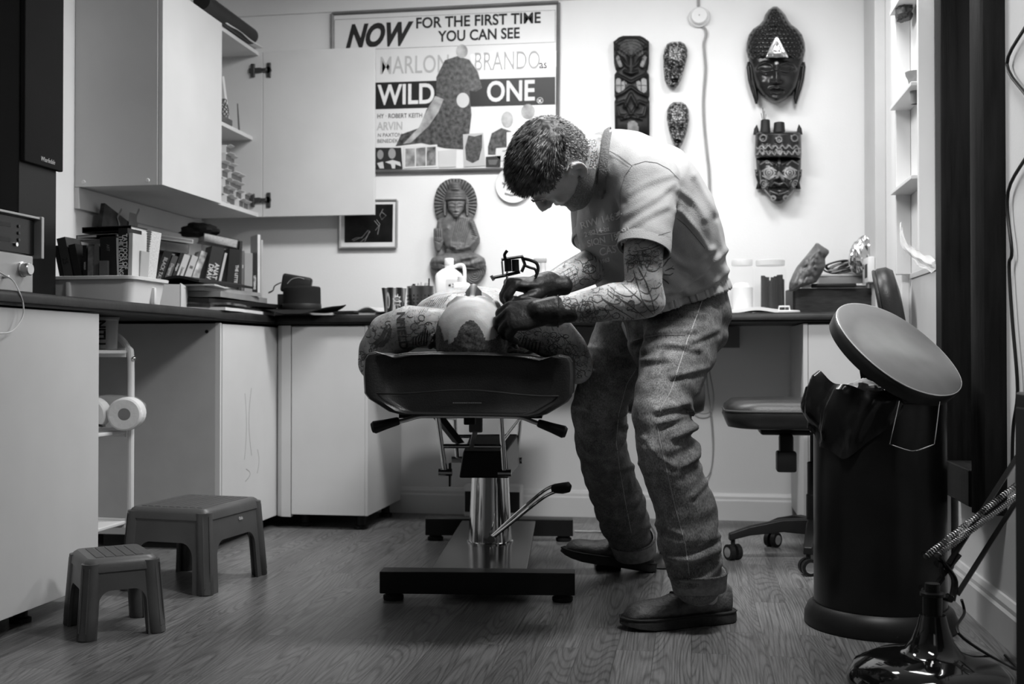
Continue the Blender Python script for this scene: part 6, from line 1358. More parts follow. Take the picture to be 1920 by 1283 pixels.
# small framed picture half hidden by the open door
t = org('framed_picture', 'small framed dark picture with white mount beside the open cabinet door', 'picture')
quad([(637, 377), (744, 376), (743, 465), (637, 466)], 0.0, 0.012).build('mount', gm(0.7), t)
fm = MB(); c4 = [PW(x, y, 0.012) for x, y in ((637, 377), (744, 376), (743, 465), (637, 466))]
for a, b in zip(c4, c4[1:]+c4[:1]): fm.tube([a, b], 0.007, 4)
fm.build('frame', mat('frame_silver', 0.4, 0.3, 0.7), t)
quad([(646, 384), (737, 383), (736, 454), (646, 455)], 0.0121, 0.013).build('print', mat('picture_dark', 0.008, 0.3, var=0.5, scale=30), t)
wl = MB()
for q in ([(662, 452), (680, 444), (690, 432), (694, 434), (686, 446), (676, 454)], [(684, 453), (690, 440), (693, 433)], [(708, 440), (712, 420), (706, 412)], [(718, 392), (712, 404), (716, 412), (724, 404), (716, 398)], [(702, 414), (710, 424), (704, 432)], [(660, 450), (668, 446), (680, 446)]):
    wl.tube([PW(x, y, 0.0133) for x, y in q], 0.0012, 4)
wl.build('print_line', gm(0.3), t)
# round white wall ornament behind the artist's head
t = org('wall_plate', 'round white plate with dark drawing on the wall behind the artist forehead', 'plate')
c0 = PW(964, 347, 0); Mx = Matrix.Translation(c0) @ Matrix.Rotation(pi/2, 4, 'X')
MB().lathe([(0, 0), (0.07, 0.0), (0.088, 0.012), (0.086, 0.016), (0.066, 0.006), (0, 0.006)], 40, Mx).build('plate', WPLAST, t, smooth=True)
wl = MB()
for q in ([(944, 352), (950, 340), (948, 330)], [(950, 356), (958, 346), (962, 360), (972, 352)], [(946, 362), (960, 366), (976, 360)], [(942, 342), (947, 346)], [(966, 340), (974, 348), (970, 360)]): wl.tube([PW(x, y, 0.012) for x, y in q], 0.0022, 5)
wl.build('drawing', gm(0.05), t)
# ceiling-pull box and its cable
t = org('pull_switch', 'round white junction box with a knob on the upper back wall', 'switch')
c0 = PW(1311, 33, 0); Mx = Matrix.Translation(c0) @ Matrix.Rotation(pi/2, 4, 'X')
MB().lathe([(0, 0), (0.047, 0), (0.048, 0.008), (0.046, 0.012), (0.040, 0.014), (0.038, 0.034), (0.034, 0.038), (0, 0.039)], 40, Mx).build('box', WPLAST, t, smooth=True, angle=40)
MB().lathe([(0.003, 0.038), (0.003, 0.0405), (0, 0.041)], 10, Mx).build('screw', gm(0.3), t)
cab = [(1318, 50), (1323, 56), (1324, 66), (1320, 82), (1321, 100), (1323, 130), (1320, 170), (1319, 200), (1321, 240), (1326, 290), (1330, 330), (1331, 420), (1330, 560)]
CABG = mat('cable_grey', 0.28, 0.6)
solid('wall_cable', 'grey cable running down the back wall from the round junction box', 'cable', CABG, MB().tube(bez([PW(x, y, 0.006) for x, y in cab], 5), 0.0055, 8), smooth=True)
solid('wall_cable', 'short grey cable above the round junction box', 'cable', CABG, MB().tube([PW(1309, -20, 0.006), PW(1310, 12, 0.006)], 0.0055, 8), smooth=True)
for lab, q in (('thin white cable looping under the back worktop nearest the artist leg', [(1336, 648), (1330, 690), (1338, 740), (1334, 770), (1316, 776), (1300, 768)]), ('thin white cable hanging straight under the back worktop', [(1324, 650), (1326, 720), (1336, 790), (1338, 850), (1330, 890), (1310, 905)])):
    solid('loose_cable', lab, 'cable', gm(0.35), MB().tube(bez([PW(x, y, 0.030) for x, y in q], 6), 0.003, 6), smooth=True)
# ================================================================== left end of the worktop
# tall speaker
SX = -2.12
y0, y1 = onX(42, 300, SX).y, onX(112, 322, SX).y; zg = onX(112, 322, SX).z
t = thing('speaker', 'tall black floor standing speaker on the worktop behind the hi-fi', 'speaker', (SX-0.14, (y0+y1)/2, WT))
def rel(t, p): return Vector(p) - t.location
MB().box(rel(t, (SX-0.275, y0-0.0, WT)), rel(t, (SX-0.012, y1, 2.12))).build('cabinet', mat('speaker_veneer', 0.008, 0.4, var=0.3, stretch=(1, 1, 0.1)), t, bevel=0.003)
gr = MB().box(rel(t, (SX-0.012, y0+0.003, zg)), rel(t, (SX+0.006, y1+0.012, 2.12))).build('grille', mat('speaker_cloth', 0.006, 0.9, bump=0.2, bscale=600), t, bevel=0.004)
p = onX(76, 301, SX+0.0065); q = onX(96, 305, SX+0.0065)
text('logo', 'Wharfedale', 0.022, mk(rel(t, p), Vector((0, 1, 0)), Vector((0, 0, 1)), Vector((1, 0, 0))), gm(0.5), t, shear=0.3, sx=0.8)
# hi-fi units
hy1 = onX(75, 440, -1.95).y
t = thing('hifi_tuner', 'silver edged hi-fi unit with dark front on top of the amplifier', 'hi-fi', (-2.05, hy1-0.2, 1.052))
MB().box((-0.15, -0.22, 0.0), (0.085, 0.185, 0.118)).build('case', SILVER, t, bevel=0.004)
MB().box((0.02, 0.185, -0.004), (0.115, 0.20, 0.124)).build('end_plate', SILVER, t, bevel=0.003)
MB().box((0.085, -0.22, 0.114), (0.11, 0.186, 0.122)).build('top_trim', SILVER, t, bevel=0.002)
fp = MB().box((0.08, -0.21, 0.006), (0.094, 0.18, 0.112)).build('front_panel', mat('smoked_front', 0.006, 0.25), t, bevel=0.002)
for z in (0.035, 0.078):
    MB().box((0.0935, -0.15, z), (0.0955, 0.06, z+0.012)).build('slot', gm(0.03), fp)
for z in (0.085, 0.065, 0.045): MB().cyl((0.093, 0.10, z), (0.0975, 0.10, z), 0.005, n=12).build('button', gm(0.06), fp)
MB().cyl((0.093, 0.085, 0.03), (0.100, 0.085, 0.03), 0.006, n=14).build('button', CHROME, fp, smooth=True)
solid('remote', 'thin silver gadget lying on top of the hi-fi', 'gadget', SILVER, MB().box((-2.02, hy1-0.14, 1.171), (-1.985, hy1-0.03, 1.180)), bevel=0.003)
hy2 = onX(62, 510, -1.93).y
t = thing('amplifier', 'silver amplifier with a round volume knob at the left end of the worktop', 'amplifier', (-2.05, hy2-0.2, WT))
MB().box((-0.16, -0.25, 0.012), (0.12, 0.20, 0.121)).build('case', SILVER, t, bevel=0.003)
for y in (-0.2, 0.15): MB().box((0.06, y-0.015, 0), (0.09, y+0.015, 0.013)).build('foot', BLACKP, t)
MB().box((0.1195, -0.2, 0.075), (0.1215, 0.02, 0.084)).build('slot', gm(0.03), t)
kp = onX(42, 505, -1.93) - Vector(t.location)
MB().lathe([(0.023, 0), (0.023, 0.004), (0.020, 0.006), (0.019, 0.024), (0.016, 0.027), (0, 0.027)], 32, Matrix.Translation((0.12, kp.y, kp.z)) @ Matrix.Rotation(pi/2, 4, 'Y')).build('volume_knob', mat('knob_silver', 0.55, 0.25, 0.8), t, smooth=True, angle=40)
MB().cyl((0.12, kp.y-0.09, 0.05), (0.136, kp.y-0.09, 0.05), 0.005, n=12).build('plug', CHROME, t, smooth=True)
ec = [onX(-10, 505, -1.925), onX(8, 516, -1.90), onX(24, 526, -1.86), onX(35, 545, -1.785), onX(43, 568, -1.779), onX(43, 592, -1.779), onX(30, 614, -1.779), onX(15, 624, -1.779), onX(-12, 625, -1.779)]
solid('headphone_cord', 'thin white cord hanging from the amplifier over the worktop edge', 'cord', WPLAST, MB().tube(bez(ec, 6), 0.0022, 6), smooth=True)
# white tub of books
TU = (-2.20, -1.87, 3.51, 3.78)
t = thing('storage_tub', 'white rectangular plastic tub full of upright books on the left worktop', 'tub', ((TU[0]+TU[1])/2, (TU[2]+TU[3])/2, WT))
def rr4(hx, hy, r, z): return rrect(hx, hy, r, z)
hx_, hy_ = 0.165, 0.135
MB().loft([rr4(hx_-0.022, hy_-0.022, 0.03, 0.0), rr4(hx_-0.016, hy_-0.016, 0.03, 0.004), rr4(hx_-0.004, hy_-0.004, 0.03, 0.084), rr4(hx_+0.008, hy_+0.008, 0.035, 0.086), rr4(hx_+0.009, hy_+0.009, 0.035, 0.096), rr4(hx_+0.004, hy_+0.004, 0.035, 0.0975), rr4(hx_-0.009, hy_-0.009, 0.03, 0.093), rr4(hx_-0.020, hy_-0.020, 0.03, 0.012), rr4(0.02, 0.02, 0.015, 0.010)]).build('tub', WPLAST, t, smooth=True, angle=40)
for x in (-0.07,): MB().box((x-0.008, -hy_-0.002, 0.012), (x+0.008, -hy_+0.014, 0.078), bev=0.004).build('rib', WPLAST, t, smooth=True)
for y in (0.03,): MB().box((hx_-0.014, y-0.008, 0.006), (hx_+0.003, y+0.008, 0.066), bev=0.004).build('rib', WPLAST, t, smooth=True)
# ---- books
def book(label, bl_, br_, tl, plane, depth, tone, group, titles=(), base=None, pages=True, rough=0.45, spiral=False, mottle=False, flat=False):
    """spine corners as frame points (bottom left, bottom right, top left) on a room plane ('X' or 'Y', value)"""
    f_ = (lambda p: onD(p[0], p[1])) if plane[0] == 'D' else (lambda p: onX(p[0], p[1], plane[1])) if plane[0] == 'X' else (lambda p: onY(p[0], p[1], plane[1]))
    n_in = DN if plane[0] == 'D' else Vector((-1, 0, 0)) if plane[0] == 'X' else Vector((0, 1, 0))
    a, b, c = f_(bl_), f_(br_), f_(tl)
    v = c - a; H = v.length; v.normalize(); u = b - a; u = u - v*u.dot(v); W_ = u.length; u.normalize()
    if base is not None and not flat:
        ext = (a.z - base - max(0, -u.z)*W_ - 0.0005)/max(0.2, v.z)
        if u.z < 0: ext = (a.z + u.z*W_ - base - 0.0005)/max(0.2, v.z)
        a = a - v*ext; H += ext
    t = thing('book', label, 'book', a, group=group)
    M_ = mk(Vector((0, 0, 0)), u, v, -n_in)       # x across the spine, y up the spine, z out of the spine
    bd = min(0.003, W_*0.16); cm = mat('cover_%03d%s' % (int(tone*1000), 'm' if mottle else ''), tone, rough, var=0.9 if mottle else 0.1, scale=24 if mottle else 8)
    if spiral:
        MB().box((0, 0, -depth), (W_, H, -0.004), M_).build('pages', PAGES, t)
        co_ = MB(); n = int(H/0.0085)
        for k in range(n):
            y = 0.004 + k*(H-0.008)/max(1, n-1)
            co_.tube([M_ @ Vector((W_/2 + (W_*0.62)*cos(q), y, -0.004 + W_*0.6*sin(q))) for q in [2*pi*i/10 for i in range(11)]], 0.0011, 4)
        q = co_.build('spiral', gm(0.10), t)
    else:
        mb = MB(); mb.box((0, 0, -0.002), (W_, H, 0), M_); mb.box((0, 0, -depth), (bd, H, -0.001), M_); mb.box((W_-bd, 0, -depth), (W_, H, -0.001), M_); mb.build('cover', cm, t)
        if pages: MB().box((bd, 0.003, -depth+0.003), (W_-bd, H-0.004, -0.002), M_).build('pages', PAGES, t)
    for tt in titles:
        body, pos, size, tn = tt[:4]; off = tt[4] if len(tt) > 4 else 0.5
        # reads down the spine
        Mt = M_ @ mk(Vector((W_*off - size*0.34, H*(1-pos), 0.0008)), Vector((0, -1, 0)), Vector((1, 0, 0)), Vector((0, 0, 1)))
        text('title', body, size, Mt, gm(tn), t, depth=0.0002, bold=0.0004, sx=tt[5] if len(tt) > 5 else 0.9)
    return t
TB = WT + 0.0125
G1 = 'books in the white tub'; G2 = 'books along the left wall'
book('black book with white letters at the far left of the tub beside the hi-fi', (111, 515), (118, 515), (100.4, 462), ('Y', 3.55), 0.10, 0.02, G1, [('SIGNS', 0.55, 0.016, 0.6)], TB)
book('leaning book with a pale numbered panel on its dark spine', (119.5, 515), (136, 515), (106, 448), ('Y', 3.55), 0.10, 0.05, G1, [('25', 0.32, 0.026, 0.03)], TB)
book('two tone thin white book leaning behind the numbered one', (112, 515), (120, 515), (108, 450), ('Y', 3.668), 0.08, 0.6, G1, (), TB)
book('dark book with rounded spine leaning right of the numbered one', (139, 515), (152, 515), (128, 460), ('Y', 3.55), 0.10, 0.02, G1, (), TB)
book('thin black book beside the patterned spine', (156, 515), (163, 515), (155, 460), ('Y', 3.55), 0.10, 0.015, G1, [('WORLD', 0.3, 0.008, 0.4)], TB)
book('book with black and white patterned spine and pale cap', (164, 515), (175, 515), (165, 462), ('Y', 3.55), 0.10, 0.16, G1, (), TB, mottle=True)
book('plain mid grey book right of the patterned spine', (176, 515), (185, 515), (176, 462), ('Y', 3.55), 0.10, 0.13, G1, (), TB)
book('large black book with a plain broad spine in the middle of the tub', (190, 515), (220, 515), (187, 445), ('Y', 3.55), 0.10, 0.016, G1, [('ART', 0.12, 0.014, 0.12)], TB)
book('short grey book in front of the large black one', (186, 515), (201, 515), (186, 489), ('Y', 3.535), 0.013, 0.12, G1, (), TB)
book('white book squeezed left of the floating world tattoo book', (219, 515), (223, 515), (218, 446), ('Y', 3.55), 0.10, 0.6, G1, (), TB)
book('black tattoo book with two rows of large white spine lettering', (223, 517), (240, 517), (222, 428), ('Y', 3.55), 0.10, 0.012, G1, [('THE FLOATING W', 0.10, 0.0215, 0.75, 0.28, 0.92), ('TATTOOS OF', 0.08, 0.0215, 0.75, 0.74, 0.92)], TB)
book('white book with plain spine right of the floating world tattoo book', (240, 517), (247, 517), (242, 437), ('Y', 3.55), 0.10, 0.6, G1, (), TB)
book('tall spiral bound pad with its coil, the left one of two', (245, 519), (251, 519), (249, 430), ('Y', 3.668), 0.08, 0.5, G1, (), TB, spiral=True)
book('pale brochure between the two spiral bound pads', (255, 519), (262, 519), (258, 470), ('Y', 3.60), 0.06, 0.4, G1, (), TB)
book('dark narrow booklet between the two spiral bound pads', (254, 519), (258, 519), (258, 452), ('Y', 3.668), 0.08, 0.05, G1, (), TB)
book('tall spiral bound pad with its coil, the right one of two', (265, 520), (272, 520), (276, 432), ('Y', 3.668), 0.08, 0.5, G1, (), TB, spiral=True)
# laid flat on top of the upright ones
def flatbook(label, p0, p1, plane, depth, thick, tone, group, rough=0.45, mottle=False):
    f_ = (lambda p: onD(p[0], p[1])) if plane[0] == 'D' else (lambda p: onX(p[0], p[1], plane[1])) if plane[0] == 'X' else (lambda p: onY(p[0], p[1], plane[1]))
    a, b = f_(p0), f_(p1); u = b-a; L_ = u.length; u.normalize(); n_in = DN if plane[0] == 'D' else Vector((-1, 0, 0)) if plane[0] == 'X' else Vector((0, 1, 0))
    w_ = u.cross(n_in); w_ = w_ if w_.z > 0 else -w_
    t = thing('book', label, 'book', a, group=group); M_ = mk(Vector((0, 0, 0)), u, n_in, w_); bd = min(0.003, thick*.2)
    cm = mat('cover_%03d%s' % (int(tone*1000), 'm' if mottle else ''), tone, rough, var=0.9 if mottle else 0.1, scale=24 if mottle else 8)
    mb = MB(); mb.box((0, 0, 0), (L_, 0.002, thick), M_); mb.box((0, 0.001, 0), (L_, depth, bd), M_); mb.box((0, 0.001, thick-bd), (L_, depth, thick), M_); mb.build('cover', cm, t)
    MB().box((0.004, 0.0, bd), (L_-0.004, depth-0.004, thick-bd), M_).build('pages', PAGES if tone < 0.3 else gm(0.5), t)
    return t
flatbook('mottled book lying flat across the tub under the black one', (143, 452), (219, 448), ('Y', 3.66), 0.12, 0.020, 0.07, G1, mottle=True)
flatbook('black book lying flat on top of the tub books', (154, 437), (246, 433), ('Y', 3.66), 0.12, 0.020, 0.012, G1)
# painted dark panel standing behind, against the wall
t = book('large dark painted book leaning on the left wall', (188, 440), (262, 448), (197, 381), ('X', -2.33), 0.018, 0.03, None, (), WT, pages=False, mottle=True)
b0 = t
pm = MB()
for k, x in enumerate((0.055, 0.125)):
    pm.tube([onX(222+k*33, 436, -2.3275)-b0.location + Vector((0, 0, 0)), onX(224+k*33, 420, -2.3275)-b0.location, onX(220+k*34, 408, -2.3275)-b0.location, onX(228+k*33, 392, -2.3275)-b0.location], 0.006, 5, flat=0.15, up=(1, 0, 0))
pm.build('cover_art', gm(0.22), t)
quad_ = [onX(x, y, -2.327)-b0.location for x, y in ((240, 432), (254, 434), (257, 402), (243, 398))]
MB().loft([quad_, [q+Vector((0.001, 0, 0)) for q in quad_]]).build('cover_art', gm(0.25), t)
# row along the left wall, standing on a shallow box in the corner
DA, DB = Vector((-2.30, 4.56, 0)), Vector((-1.93, 4.87, 0)); DU = (DB-DA).normalized(); DN = Vector((-DU.y, DU.x, 0))
def onD(x, y): r = ray(x, y); t_ = (DA-CO).dot(DN)/r.dot(DN); return CO + r*t_
BXZ = WT + 0.085
M_ = mk(DA, DU, DN, Vector((0, 0, 1)))
solid('low_box', 'low dark box under the row of books in the corner', 'box', gm(0.02), MB().box((-0.03, 0.004, WT+0.0005), (0.48, 0.115, BXZ-0.0005), M_), bevel=0.003)
PX = ('D', 0); LEAN = 0.36
def lbook(label, x0, x1, y0, ytop, tone, titles=(), lean=LEAN, depth=0.105, **k):
    return book(label, (x0, y0), (x1, y0+1), (x0+(y0-ytop)*lean, ytop), PX, depth, tone, G2, titles, BXZ, **k)
lbook('black book with white lettering leaning hard to the right beside the tub', 289, 306, 522, 468, 0.014, [('BLACK TATTOO', 0.15, 0.022, 0.5)])
lbook('grey lettered book leaning right, second along the left wall', 308, 319, 523, 478, 0.07, [('Dragons', 0.2, 0.018, 0.5)])
lbook('thin dark book with white title leaning between grey and white ones', 321, 327, 524, 474, 0.025, [('Designs', 0.25, 0.012, 0.6)])
lbook('white book leaning right near the paper pile', 329, 341, 523, 476, 0.6, [('Zeichnen', 0.3, 0.014, 0.1)])
lbook('white book with a black label leaning beside the plain white one', 345, 357, 522, 478, 0.55, [('III', 0.25, 0.02, 0.03)])
lbook('pale magazine leaning against the thick drawing book', 360, 372, 520, 470, 0.5, mottle=True)
lbook('thick dark drawing book with large white title leaning right', 386, 410, 516, 461, 0.03, [('DRAWI', 0.36, 0.030, 0.75, 0.26), ('ANAT', 0.32, 0.030, 0.75, 0.70)], lean=0.22)
lbook('white edged book behind the thick drawing book', 412.5, 417, 516, 474, 0.5, lean=0.22)
lbook('black book with vertical white title in the corner of the row', 425, 446, 536, 466, 0.012, [('THE LETTERS', 0.32, 0.019, 0.65, 0.78)], lean=0.08)
lbook('dark narrow book with taller spine right of the lettering one', 447, 452, 541, 452, 0.03, lean=0.03)
lbook('slim grey book with white dots near the corner', 452.5, 457, 545, 470, 0.12, [('ooo', 0.3, 0.01, 0.6)], lean=0.02)
lbook('wide light grey book standing near the corner', 458, 473, 553, 474, 0.30, lean=0.01)
lbook('black book with italic white title at the end of the row', 473.5, 481, 556, 474, 0.012, [('LETTERING', 0.5, 0.014, 0.7)], lean=0.01)
lbook('tall white board standing at the corner end of the books', 483, 488, 553, 440, 0.66, lean=0.0)
lbook('clear plastic sleeve of papers beside the tall white board', 489, 493, 551, 450, 0.42, lean=0.0)
flatbook('grey book lying on the leaning books under the white one', (291, 468), (354, 476), ('D', 0.02), 0.09, 0.040, 0.10, G2)
flatbook('white book lying on top of the leaning books', (288, 447), (362, 457), ('D', 0.02), 0.09, 0.018, 0.6, G2)
flatbook('dark strapped case lying on top of the row of books', (380, 453), (445, 466), ('D', 0.01), 0.10, 0.040, 0.03, None)
# dark cloth bag on the books
def lump(rx, ry, rz, seed, n=18, amp=0.35, f=2.0):
    mb = MB(); mb.ball((0, 0, 0), 1.0, n)
    for v in mb.bm.verts:
        d = v.co.normalized(); k = 1 + amp*noise.noise(d*f + Vector((seed, seed*2, 0))) + amp*0.5*noise.noise(d*f*2.6 + Vector((seed, 0, seed)))
        v.co = Vector((d.x*rx*k, d.y*ry*k, max(-rz*0.75, d.z*rz*k)))
    return mb
o = solid('black_garment', 'crumpled black garment heaped on top of the books in the corner', 'garment', mat('black_cloth', 0.010, 0.9, bump=0.3, bscale=60), lump(0.085, 0.05, 0.036, 3.3), smooth=True); o.location = onD(383, 431) + DN*0.06
# small white file box
t = thing('file_box', 'small white cardboard box with two holes next to the tub', 'box', onX(346, 577, -1.90)*1.0, R(20)); t.location.z = WT
MB().box((-0.10, 0.0, 0.0), (-0.03, 0.003, 0.092)).box((-0.10, -0.003, 0), (0.0, 0.13, 0.002)).build('base', WPLAST, t)
w_ = (onX(380, 575, -1.9) - onX(322, 575, -1.9)).length
MB().box((-0.004, -w_/2, 0.0), (0.0, w_/2, 0.092)).box((-0.11, -w_/2, 0), (0.0, -w_/2+0.004, 0.088)).box((-0.11, w_/2-0.004, 0), (0.0, w_/2, 0.088)).box((-0.11, -w_/2, 0), (-0.106, w_/2, 0.088)).build('box', WPLAST, t)
for y in (-0.012, 0.03): MB().box((-0.0005, y-0.003, 0.078), (0.0006, y+0.003, 0.085)).build('hole', INK, t)
# pile of folders and magazines
def sheet(label, name, cx, cy, z, L_, W_, th, rz, tone, bend=0.0, tilt=0.0, cat='folder', mottle=False, lift=None, seed=0):
    M_ = Matrix.Translation((cx, cy, z)) @ Matrix.Rotation(rz, 4, 'Z') @ Matrix.Rotation(tilt, 4, 'Y')
    n = 14; top = []; bot = []
    def hh(x, y): return bend*math.exp(-((x-0.1*L_)/(0.3*L_))**2) + 0.004*noise.noise(Vector((x*9, y*9, seed*5.0)))*(1 if th < 0.01 else 0.4)
    mb = MB()
    A = [[mb.bm.verts.new(M_ @ Vector(((i/n-.5)*L_, (j/8-.5)*W_, th+hh((i/n-.5)*L_, (j/8-.5)*W_)))) for j in range(9)] for i in range(n+1)]
    B = [[mb.bm.verts.new(M_ @ Vector(((i/n-.5)*L_, (j/8-.5)*W_, hh((i/n-.5)*L_, (j/8-.5)*W_)))) for j in range(9)] for i in range(n+1)]
    for i in range(n):
        for j in range(8): mb.bm.faces.new((A[i][j], A[i+1][j], A[i+1][j+1], A[i][j+1])); mb.bm.faces.new((B[i][j], B[i][j+1], B[i+1][j+1], B[i+1][j]))
    for i in range(n):
        mb.bm.faces.new((A[i][0], B[i][0], B[i+1][0], A[i+1][0])); mb.bm.faces.new((A[i][8], A[i+1][8], B[i+1][8], B[i][8]))
    for j in range(8):
        mb.bm.faces.new((A[0][j], A[0][j+1], B[0][j+1], B[0][j])); mb.bm.faces.new((A[n][j], B[n][j], B[n][j+1], A[n][j+1]))
    m = mat('sheet_%03d%s' % (int(tone*1000), 'm' if mottle else ''), tone, 0.5, var=0.85 if mottle else 0.15, scale=22 if mottle else 6)
    return solid(name, label, cat, m, mb, smooth=True, angle=40)
G3 = None
sheet('white slim book lying at the front edge of the worktop under the magazine pile', 'magazine', -1.895, 4.36, 0.9305, 0.20, 0.62, 0.012, R(4), 0.7, cat='magazine')
sheet('dark glossy magazine above the white slim book', 'magazine', -1.93, 4.36, 0.943, 0.22, 0.62, 0.010, R(-2), 0.03, mottle=True, cat='magazine', seed=1)
sheet('magazine with pale torn corners in the lower pile', 'magazine', -1.92, 4.32, 0.955, 0.22, 0.50, 0.008, R(7), 0.12, mottle=True, cat='magazine', seed=2)
sheet('black ring folder sloping down to the right in the pile', 'folder', -1.92, 4.38, 0.966, 0.22, 0.62, 0.016, R(-6), 0.012, tilt=R(2), seed=3)
sheet('fanned sheaf of grey edged papers in the middle of the pile', 'paper_sheaf', -1.94, 4.38, 0.985, 0.22, 0.56, 0.022, R(3), 0.25, cat='papers', seed=4)
sheet('second sheaf of curling papers above the first', 'paper_sheaf', -1.95, 4.32, 1.008, 0.21, 0.48, 0.016, R(-5), 0.30, cat='papers', seed=5)
sheet('thin pale booklet just under the top black folder', 'booklet', -1.945, 4.24, 1.025, 0.2, 0.40, 0.006, R(8), 0.5, cat='booklet', seed=6)
sheet('black folder on top of the pile with its cover bulging up', 'folder', -1.96, 4.24, 1.032, 0.24, 0.46, 0.010, R(-4), 0.012, bend=0.022, seed=7)
sheet('pale papers lying behind the hat in the corner', 'paper_sheaf', -1.80, 4.93, 0.9305, 0.34, 0.26, 0.018, R(14), 0.42, cat='papers', seed=8)
sheet('dark folder under the camera bag behind the hat', 'folder', -1.68, 5.03, 0.949, 0.36, 0.24, 0.010, R(-8), 0.02, seed=9)
sheet('loose grey papers right of the hat', 'paper_sheaf', -1.32, 4.95, 0.9305, 0.34, 0.26, 0.014, R(10), 0.30, cat='papers', seed=10)
sheet('curled dark print on the loose papers right of the hat', 'paper_print', -1.24, 4.86, 0.945, 0.26, 0.2, 0.004, R(-14), 0.08, bend=0.012, mottle=True, cat='papers', seed=11)
sheet('pale crumpled leaflet beside the patterned cup', 'leaflet', -1.12, 4.90, 0.9305, 0.2, 0.16, 0.003, R(30), 0.45, bend=0.02, cat='papers', seed=12)
sheet('bright curled paper between hat and loose papers', 'leaflet', -1.46, 5.02, 0.9455, 0.2, 0.16, 0.004, R(-20), 0.6, bend=0.03, cat='papers', seed=13)
# hat
hp = onX(563, 590, -1.64); hp = at(566, 590, 4.86)
t = thing('brimmed_hat', 'black flat crowned hat with wide wavy brim in the corner of the worktop', 'hat', (hp.x, hp.y, WT+0.002), R(8))
FELT = mat('black_felt', 0.009, 0.85, var=0.3, bump=0.15, bscale=300)
def brim(z):
    rings = []
    for r, dz in ((0.078, 0.0), (0.10, -0.001), (0.14, 0.0), (0.175, 0.004), (0.192, 0.009)):
        rings.append([Vector((r*1.0*cos(a), r*0.86*sin(a), max(0.0, z + dz + 0.020 + (r-0.078)/0.114*(0.014*cos(2*a+0.3) - 0.018*max(0, -sin(a))**2 + 0.004*sin(5*a))))) for a in [2*pi*i/56 for i in range(56)]])
    return rings
b_ = MB(); up_ = brim(0.003); dn_ = brim(0.0)
b_.loft(dn_ + list(reversed(up_)), cap=False); b_.build('brim', FELT, t, smooth=True)
rings = []
for z, k in ((0.016, 1.02), (0.03, 1.0), (0.09, 0.985), (0.112, 0.98), (0.119, 0.965), (0.121, 0.93), (0.117, 0.85), (0.112, 0.6), (0.111, 0.02)):
    rings.append([Vector((0.083*k*cos(a), 0.072*k*sin(a), z + 0.003*cos(a+0.8)*(1 if z > 0.08 else 0))) for a in [2*pi*i/48 for i in range(48)]])
MB().loft(rings).build('crown', FELT, t, smooth=True, angle=50)
MB().loft([[Vector((0.0845*k*cos(a), 0.0735*k*sin(a), z)) for a in [2*pi*i/48 for i in range(48)]] for z, k in ((0.022, 1.0), (0.024, 1.012), (0.046, 1.0), (0.048, 0.985))], cap=False).build('band', mat('hat_band', 0.014, 0.5), t, smooth=True)
# compact case behind the hat
t = thing('camera_case', 'small black zipped case with strap standing behind the hat', 'case', at(553, 553, 5.0), R(12)); t.location.z = 1.031
solid('card_box', 'flat dark box behind the hat carrying the small zipped case', 'box', gm(0.015), MB().box((t.location.x-0.07, t.location.y-0.035, 0.9610), (t.location.x+0.07, t.location.y+0.04, 1.0300)), bevel=0.003)
cs = MB().box((-0.066, -0.028, 0.0), (0.066, 0.028, 0.084), Matrix.Rotation(R(10), 4, 'Y'), bev=0.012, seg=3); cs.build('case', mat('case_black', 0.012, 0.5), t, smooth=True)
MB().tube(bez([Vector((-0.03, -0.0285, 0.045)), Vector((-0.01, -0.0295, 0.065)), Vector((0.02, -0.0295, 0.072)), Vector((0.045, -0.029, 0.066))], 5), 0.0016, 5).build('zip', gm(0.3), t)
MB().tube(bez([Vector((-0.06, -0.02, 0.05)), Vector((-0.085, -0.03, 0.035)), Vector((-0.095, -0.02, 0.015)), Vector((-0.115, -0.01, 0.006))], 5), 0.007, 6, flat=0.4).build('strap', BLACKP, t)
# ================================================================== middle of the back worktop
def pot(label, name, cat, px, py, d, **k):
    p = at(px, py, d); t = thing(name, label, cat, (p.x, p.y, WT)); return t
t = pot('', 'paper_cup', 'cup', 739, 590, 4.86); t['label'] = 'tall paper cup with bold splash print beside the tattooed shoulder'
cupp = [(0.040, 0), (0.0405, 0.002), (0.054, 0.116), (0.056, 0.118), (0.054, 0.120), (0.052, 0.117), (0.039, 0.006), (0.0, 0.005)]
def cup_mat():
    m = bpy.data.materials.new('cup_print'); m.use_nodes = True; nt = m.node_tree; N = nt.nodes; L = nt.links; b = N['Principled BSDF']; b.inputs['Roughness'].default_value = 0.4
    tc = N.new('ShaderNodeTexCoord'); w_ = N.new('ShaderNodeTexWave'); w_.wave_type = 'BANDS'; w_.bands_direction = 'X'; w_.inputs['Scale'].default_value = 8; w_.inputs['Distortion'].default_value = 1.5; w_.inputs['Detail'].default_value = 1; w_.inputs['Phase Offset'].default_value = 1.0; L.new(tc.outputs['Object'], w_.inputs[0])
    r = N.new('ShaderNodeValToRGB'); r.color_ramp.interpolation = 'CONSTANT'; r.color_ramp.elements[0].color = (.03, .03, .03, 1); r.color_ramp.elements[1].position = .35; r.color_ramp.elements[1].color = (.14, .14, .14, 1)
    e = r.color_ramp.elements.new(0.8); e.color = (.65, .65, .65, 1); L.new(w_.outputs['Fac'], r.inputs[0]); L.new(r.outputs[0], b.inputs[0]); return m
cu_ = MB().lathe(cupp, 40).build('cup', cup_mat(), t, smooth=True, angle=40)
def cyl_decal(pts, rad_fn, th=0.0006):
    """outline (angle offset in m along the wall, height) wrapped round an upright wall"""
    out = []
    for x, z in pts:
        r = rad_fn(z)+th; a = -pi/2 + x/r; out.append(Vector((r*cos(a), r*sin(a), z)))
    return out
